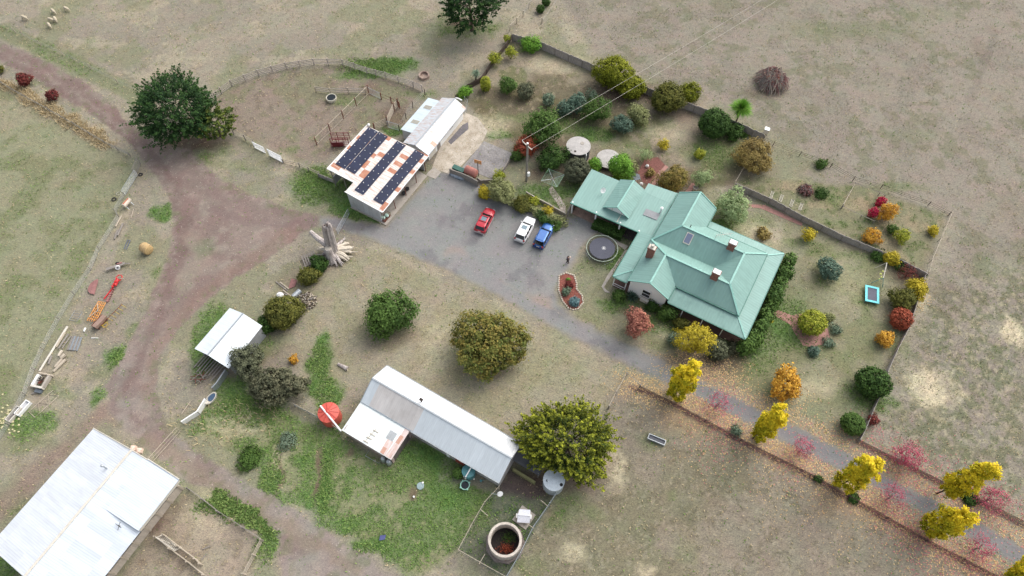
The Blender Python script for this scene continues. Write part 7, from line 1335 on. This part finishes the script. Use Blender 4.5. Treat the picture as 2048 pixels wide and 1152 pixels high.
rgx = random.Random(5); bed = [W(*p) for p in [(1118, 552), (1132, 546), (1148, 551), (1153, 566), (1153, 578), (1164, 592), (1166, 606), (1156, 618), (1146, 620), (1136, 616), (1125, 602), (1117, 580)]]; i = 0
for a, b in zip(bed, bed[1:] + bed[:1]):
    n = max(2, int((b - a).length / .3))
    for k in range(n):
        c = a.lerp(b, k / n); o = MB().blob((0, 0, .08), (.17, .14, .12), 1, .2) if i == 0 else None
        if i == 0: st0 = tag(o.build('edging_stone', M['palewood_in']), 'pale rounded stone in the edging around the kidney shaped mulch bed', 'stone', 'stones edging the mulch bed'); st0.location = c
        else: s_ = st0.copy(); COL.objects.link(s_); s_.location = c; s_.rotation_euler = (0, 0, rgx.random() * 6)
        i += 1
# ------------------------------------------------------------------ fences
def ribbon(pts, h, t, step, jit, seed):
    """a continuous board panel following the points, with an uneven top"""
    rr = random.Random(seed); P = []
    for a, b in zip(pts, pts[1:]):
        n = max(1, int((b - a).length / step)); P += [a.lerp(b, k / n) for k in range(n)]
    P.append(pts[-1]); V = []; F = []
    for i, p in enumerate(P):
        d = (P[min(i + 1, len(P) - 1)] - P[max(i - 1, 0)]); d.z = 0; d.normalize(); s = Vector((-d.y, d.x, 0)) * t / 2; hh = h * (1 + rr.uniform(-jit, jit)); w = Vector((s.x, s.y, 0)) * rr.uniform(-.6, .6)
        V += [p - s + w, p + s + w, p + s + w + Vector((0, 0, hh)), p - s + w + Vector((0, 0, hh))]
    for i in range(len(P) - 1):
        o = i * 4; q = o + 4; F += [(o, q, q + 3, o + 3), (o + 1, o + 2, q + 2, q + 1), (o + 3, q + 3, q + 2, o + 2), (o, o + 1, q + 1, q)]
    F += [(0, 3, 2, 1), (len(V) - 4, len(V) - 3, len(V) - 2, len(V) - 1)]; m = MB(); m.add(V, F); return m
NET = None
def netmat(name, rgb, a):
    m, nt, b = newmat(name); tr = nd(nt, 'ShaderNodeBsdfTransparent'); ms = nd(nt, 'ShaderNodeMixShader'); ms.inputs[0].default_value = a; b.inputs['Base Color'].default_value = (*s2l(rgb), 1); b.inputs['Roughness'].default_value = .8
    nt.links.new(tr.outputs[0], ms.inputs[1]); nt.links.new(b.outputs[0], ms.inputs[2]); nt.links.new(ms.outputs[0], nt.nodes['Material Output'].inputs[0]); return m
NET = netmat('wire_netting', (176, 176, 170), .12); NET2 = netmat('dense_netting', (170, 180, 184), .34); NETG = netmat('green_netting', (120, 150, 136), .10)
def fence(label, pts, kind='wire', h=1.2, sp=4.0, pm='grey_wood', rm='wire', nr=3, pr=.07, cat='fence', rr=None, rails=True, seed=1, net=None, name=None):
    P = [W(*p) for p in pts]; c = (P[0] + P[-1]) / 2; root = thing(name or {'paling': 'paling_fence', 'wire': 'wire_fence', 'rail': 'rail_fence', 'wall': 'low_wall'}.get(kind, 'fence'), label, cat, (c.x, c.y, 0)); Lp = [p - c for p in P]
    for v in Lp: v.z = 0
    posts = []
    for a, b in zip(Lp, Lp[1:]):
        n = max(1, round((b - a).length / sp)); posts += [a.lerp(b, k / n) for k in range(n)]
    posts.append(Lp[-1]); rq = random.Random(seed)
    if kind in ('paling', 'wall'): ribbon(Lp, h, .06 if kind == 'paling' else .16, .32 if kind == 'paling' else 1.0, .05 if kind == 'paling' else .02, seed).build('boards', M[rm], root)
    pm0 = None
    for i, p in enumerate(posts):
        hh = h * (1.12 if kind in ('wire', 'rail') else .96) * (1 + rq.uniform(-.06, .06)); off = Vector((0, 0, 0))
        if kind == 'paling': off = Vector((rq.uniform(-.02, .02), -.09, 0))
        if kind == 'rail': m = MB().box((p.x, p.y, hh / 2), (pr * 2, pr * 2, hh), rq.random())
        else: m = MB().tube([p + off, p + off + Vector((rq.uniform(-.04, .04), rq.uniform(-.04, .04), hh))], pr, 6)
        m.build('post', M[pm], root)
    if kind in ('wire', 'rail'):
        for k in range(nr):
            z = h * (k + 1) / nr * .97 - (.0 if kind == 'wire' else .06)
            if kind == 'wire': MB().tube([q + Vector((0, 0, z)) for q in posts], rr or .014, 4, cap=False).build('wire', M[rm], root)
            else: ribbon([q + Vector((0, .06, z - .07)) for q in posts], rr or .13, .05, 3, .0, k).build('rail', M[rm], root)
    if kind == 'paling' and rails: MB().tube([q + Vector((0, -.05, h * .8)) for q in posts], .04, 4, cap=False).build('rail', M[pm], root)
    if net: ribbon([q for q in Lp], h * .95, .012, 2.0, 0, 3).build('netting', net, root)
    return root
fence('long grey paling fence behind the orchard and olive trees', [(1024, 82), (1083, 99), (1190, 146), (1300, 192), (1385, 224), (1412, 234), (1480, 262), (1524, 283)], 'paling', 1.6, 2.6, rm='paling')
fence('dark leaning board fence on the left side of the orchard', [(1024, 78), (1012, 97), (985, 130), (962, 165), (934, 180), (912, 200)], 'paling', 1.15, 2.4, rm='dark_wood', pm='dark_wood')
fence('short pale wire fence with stout posts at the top fence corner', [(1020, 62), (1046, 34), (1083, 48)], 'wire', 1.3, 3, 'pale_wood', 'pale_wood', 1, .09, rr=.04)
fence('post and wire fence climbing to the top edge from the fence corner', [(1046, 34), (1058, 16), (1068, -6)], 'wire', 1.2, 3.2, 'pale_wood', 'wire', 3)
fence('white rail leaning below the two small dark bushes at the top', [(1085, 44), (1100, 24), (1118, -4)], 'wire', .7, 4, 'pale_wood', 'offwhite', 2, .05)
fence('curved weathered rail fence enclosing the dusty yard', [(424, 203), (465, 173), (519, 152), (574, 138), (629, 130), (686, 131), (734, 147), (772, 157), (797, 165), (827, 175), (845, 183)], 'rail', 1.35, 2.2, 'weathered', 'weathered', 4, .08)
fence('wooden rail wing fence above the black water tub', [(633, 184), (662, 188), (698, 187), (732, 188)], 'rail', 1.2, 2.6, 'pale_wood', 'weathered', 3, .07)
tg = gate('truss_fence', 'long rusty pipe fence of zigzag struts crossing the dusty yard', (634, 290), (738, 187), 1.55, M['pale_wood'], 0, 16, r=.045, cat='fence')
for k in range(5): p = W(634, 290).lerp(W(738, 187), k / 4) - Vector(tg.location); q = Matrix.Rotation(-tg.rotation_euler.z, 3, 'Z') @ Vector((p.x, p.y, 0)); MB().tube([q, q + Vector((0, 0, 1.9))], .08, 6).build('post', M['rust'], tg)
gate('pipe_gate', 'grey pipe gate at the top end of the zigzag fence', (738, 187), (763, 199), 1.3, M['galv'], 4, 1, diag=False)
fence('short post and rail fence below the pipe gate', [(763, 199), (783, 207), (800, 217)], 'wire', 1.4, 2.2, 'rust', 'rust', 2, .09, rr=.03)
fence('steep stockyard rails between the sheds and yard, upper pair of panels', [(750, 262), (776, 250), (789, 222), (797, 214)], 'rail', 1.7, 2.6, 'rust', 'pale_wood', 5, .08)
gate('pipe_gate', 'grey barred gate leading to the rear lean-to', (776, 255), (799, 262), 1.4, M['galv'], 5, 1, diag=False)
fence('small post and wire bit behind the garage lean-to', [(799, 262), (826, 215), (850, 190)], 'wire', 1.3, 3, 'dark_wood', 'wire', 3)
fence('pipe fence from the garage corner into the orchard', [(930, 208), (936, 214), (930, 235)], 'wire', 1.6, 1.5, 'galv', 'galv', 2, .04)
fence('rail fence between the big cypress and the white gates', [(468, 268), (492, 281), (509, 290)], 'rail', 1.2, 2.4, 'grey_wood', 'pale_wood', 3, .07)
gate('white_gate', 'white barred gate nearer the big cypress', (510, 296), (532, 307), 1.35, M['white'], 6, 1, diag=False, r=.06)
g7 = gate('white_gate', 'white barred gate with solid boards farther from the big cypress', (540, 312), (567, 326), 1.5, M['white'], 8, 1, diag=False, r=.07)
fence('tangled rail fence sagging down from the white gates', [(567, 326), (600, 334), (618, 342), (640, 352)], 'rail', .9, 2.2, 'grey_wood', 'pale_wood', 2, .07)
fence('grey board fence panel running into the machinery shed corner', [(638, 354), (668, 366)], 'paling', .9, 1.8, rm='paling')
gate('yard_gate', 'galvanised gate standing open between stump and machinery shed', (676, 469), (699, 428), 1.15, M['galv'], 3, 1, diag=False, r=.035)
fence('post and wire fence along the upper side of the dirt track', [(-8, 50), (32, 66), (48, 73), (82, 91), (127, 111), (183, 138), (237, 167), (284, 187)], 'wire', 1.1, 5.5, 'pale_wood', 'wire', 4, .07)
fence('old wire fence through tall dry grass below the dirt track', [(-10, 160), (25, 182), (50, 196), (100, 224), (150, 252), (212, 289), (262, 313)], 'wire', 1.0, 3.2, 'grey_wood', 'wire', 4, .06, net=NET)
gate('board_gate', 'grey wooden rail gate at the fence corner by the track', (282, 328), (272, 350), 1.3, M['grey_wood'], 4, 1, diag=False, r=.06)
gate('stock_gate', 'long thin barred metal gate continuing from the wooden gate', (276, 350), (250, 392), 1.2, M['galv'], 5, 1, diag=False, r=.03)
fence('wire fence between the olive paddock and the line of old machinery', [(250, 392), (233, 425), (240, 436), (200, 500), (183, 540), (150, 590), (120, 640), (88, 700), (70, 740), (52, 790), (20, 850), (-30, 930)], 'wire', .95, 4.5, 'grey_wood', 'wire', 4, .05, net=NET)
fence('boundary paling fence between garden lawn and overgrown plot', [(1467, 376), (1500, 390), (1536, 406), (1600, 441), (1680, 480), (1750, 508), (1800, 531), (1847, 556)], 'paling', 1.25, 2.6, rm='paling')
fence('leaning paling fence on the lower right side of the garden', [(1847, 548), (1838, 578), (1811, 662), (1790, 702), (1772, 742), (1753, 798), (1740, 826), (1725, 862), (1714, 884)], 'paling', 1.1, 2.4, rm='paling')
fence('short wire fence at the end of the boundary palings', [(1467, 372), (1489, 335)], 'wire', 1.2, 3, 'pale_wood', 'pale_wood', 1, .06, rr=.03)
fence('wire fence with white end posts beyond the overgrown plot', [(1524, 283), (1545, 292), (1598, 312), (1660, 335), (1705, 362), (1760, 378), (1855, 412), (1895, 432)], 'wire', 1.0, 5, 'dark_wood', 'dark_wood', 3, .05, rr=.022)
fence('pale top rail fence on the right end of the overgrown plot', [(1898, 430), (1876, 482), (1858, 525), (1851, 552)], 'wire', 1.1, 3.2, 'pale_wood', 'pale_wood', 1, .05, rr=.05, net=NET)
fence('low wire frame round the small fenced bed, outer side', [(1682, 416), (1706, 373), (1755, 392), (1765, 398)], 'wire', .9, 2.6, 'grey_wood', 'pale_wood', 1, .06, rr=.06)
fence('low wire frame round the small fenced bed, inner side', [(1682, 418), (1720, 436), (1745, 447)], 'wire', .7, 2.6, 'grey_wood', 'pale_wood', 1, .06, rr=.06)
for k, (x, y) in enumerate(((1543, 397), (1562, 404), (1583, 414), (1601, 421))): gate('clothes_airer', ['small white frame behind the boundary palings, first from the left', 'small white frame behind the boundary palings, second from the left', 'small white frame behind the boundary palings, second from the right', 'small white frame behind the boundary palings, nearest the fenced bed'][k], (x, y), (x + 5, y - 13), .35, M['offwhite'], 1, 1, diag=False, lie=True, r=.04, cat='frame', group='white frames behind the palings')
gate('rail_panel', 'grey pipe rail braced at the fence end above the pink litter', (1340, 806), (1280, 780), .5, M['grey_wood'], 0, 1, diag=False, cat='fence') if 0 else None
fence('pale braced corner fence at the top of the lower paddock', [(1216, 818), (1230, 790), (1251, 753), (1278, 776)], 'wire', 1.2, 3.6, 'grey_wood', 'pale_wood', 1, .1, rr=.06)
fence('low wire fence buried in pink leaves along the lower paddock', [(1278, 776), (1340, 806), (1480, 882), (1620, 952), (1850, 1082), (2000, 1160)], 'wire', .8, 5, 'dark_wood', 'dark_wood', 3, .05, rr=.02, net=netmat('leafy_netting', (120, 84, 84), .3))
fence('low wire fence along the upper side of the drive', [(1716, 884), (1790, 922), (1880, 966), (1960, 1004), (2055, 1052)], 'wire', .8, 5, 'grey_wood', 'dark_wood', 3, .05, rr=.02, net=bpy.data.materials['leafy_netting'])
fence('low grey retaining wall behind the parking hedge', [(1052, 389), (1080, 404), (1110, 420), (1131, 432)], 'wall', .7, 3, rm='concrete', pm='grey_wood', cat='wall')
gate('side_gate', 'grey board gate at the near corner of the carport', (1134, 433), (1143, 416), 1.3, M['grey_wood'], 6, 1, diag=False, r=.06)
fence('grey timber retaining wall round two sides of the dark slab', [(1028, 310), (1010, 338), (992, 365), (962, 366), (955, 362)], 'wall', .8, 2.4, rm='grey_wood', pm='grey_wood', cat='wall')
fence('grey board wall behind the rusty red tank', [(900, 348), (925, 357), (956, 372)], 'wall', 1.3, 2.4, rm='grey_wood', pm='grey_wood', cat='wall')
fence('corrugated windbreak fence from small white shed towards the track', [(456, 746), (440, 772), (430, 782)], 'wall', 1.2, 2, rm='galv', pm='grey_wood')
fence('white corrugated sheet fence beside the netted gate', [(415, 802), (400, 828), (368, 848)], 'wall', 1.0, 2, rm='white', pm='grey_wood')
gate('netted_gate', 'wide pale pipe gate with netting across the lower track', (308, 922), (362, 862), 1.3, M['pale_wood'], 1, 1, diag=False, r=.045); ribbon([W(308, 922), W(362, 862)], 1.25, .012, 1, 0, 1).build('netting', NET2, COL.objects[-1] if 0 else None) if 0 else None
fence('sagging wire netting fence past the dusky trees to the red tank', [(590, 812), (620, 828), (655, 846), (684, 866)], 'wire', 1.1, 2.6, 'grey_wood', 'pale_wood', 1, .05, rr=.03, net=NET2)
fence('netting side of the hen run facing the weedy yard', [(998, 980), (970, 1010), (948, 1048), (918, 1104)], 'wire', 1.7, 3, 'pale_wood', 'pale_wood', 1, .05, rr=.035, net=NET)
fence('netting front of the hen run at the bottom', [(918, 1104), (960, 1128), (1010, 1156)], 'wire', 1.7, 3, 'pale_wood', 'pale_wood', 1, .05, rr=.035, net=NET)
fence('dense netting side of the hen run facing the brown paddock', [(1122, 975), (1098, 1012), (1066, 1058), (1040, 1110), (1012, 1158)], 'wire', 1.7, 3, 'galv', 'galv', 1, .05, rr=.035, net=NET2)
for lb, a, b in (('pale crossbar propped on the left netting of the hen run', (960, 1018), (976, 1032)), ('pale crossbar propped on the right netting of the hen run', (1081, 1000), (1096, 1013)), ('pale crossbar at the bottom of the hen run', (970, 1108), (958, 1128)), ('pale crossbar beside the white hen shelter', (1054, 1047), (1068, 1057))): A, B = W(*a, 1.8), W(*b, 1.7); single('crossbar', MB().tube([A, B], .045, 5), M['pale_wood'], lb, 'pole', tuple(A))
fence('weathered timber fence between sheep yard and weedy track verge', [(380, 980), (410, 1002), (440, 1026), (490, 1058), (527, 1082)], 'rail', 1.2, 3, 'grey_wood', 'grey_wood', 3, .07)
fence('pale timber fence at the lower corner of the sheep yard', [(527, 1082), (512, 1112), (492, 1150), (486, 1165)], 'rail', 1.2, 2.6, 'pale_wood', 'pale_wood', 3, .07)
fence('left side of the narrow timber sheep race', [(316, 1076), (345, 1100), (380, 1126), (412, 1152)], 'rail', 1.1, 2, 'pale_wood', 'pale_wood', 3, .07)
fence('right side of the narrow timber sheep race', [(332, 1072), (360, 1094), (395, 1120), (405, 1130)], 'rail', 1.1, 2, 'pale_wood', 'pale_wood', 3, .07)
gate('sheep_gate', 'pale slatted hurdle gate leaning beside the sheep race', (326, 1070), (364, 1096), 1.1, M['offwhite'], 4, 1, lean=-.5, r=.05)
gate('rusty_gate', 'rusty bent metal frame leaning by the scrap row', (150, 700), (162, 690), .9, M['galv'], 3, 1, diag=True, lie=True, r=.03, cat='scrap')
gate('metal_grid', 'grey wire panel lying above the long white pole', (139, 640), (154, 643), 1.5, M['galv'], 3, 2, diag=False, lie=True, r=.03, cat='scrap')
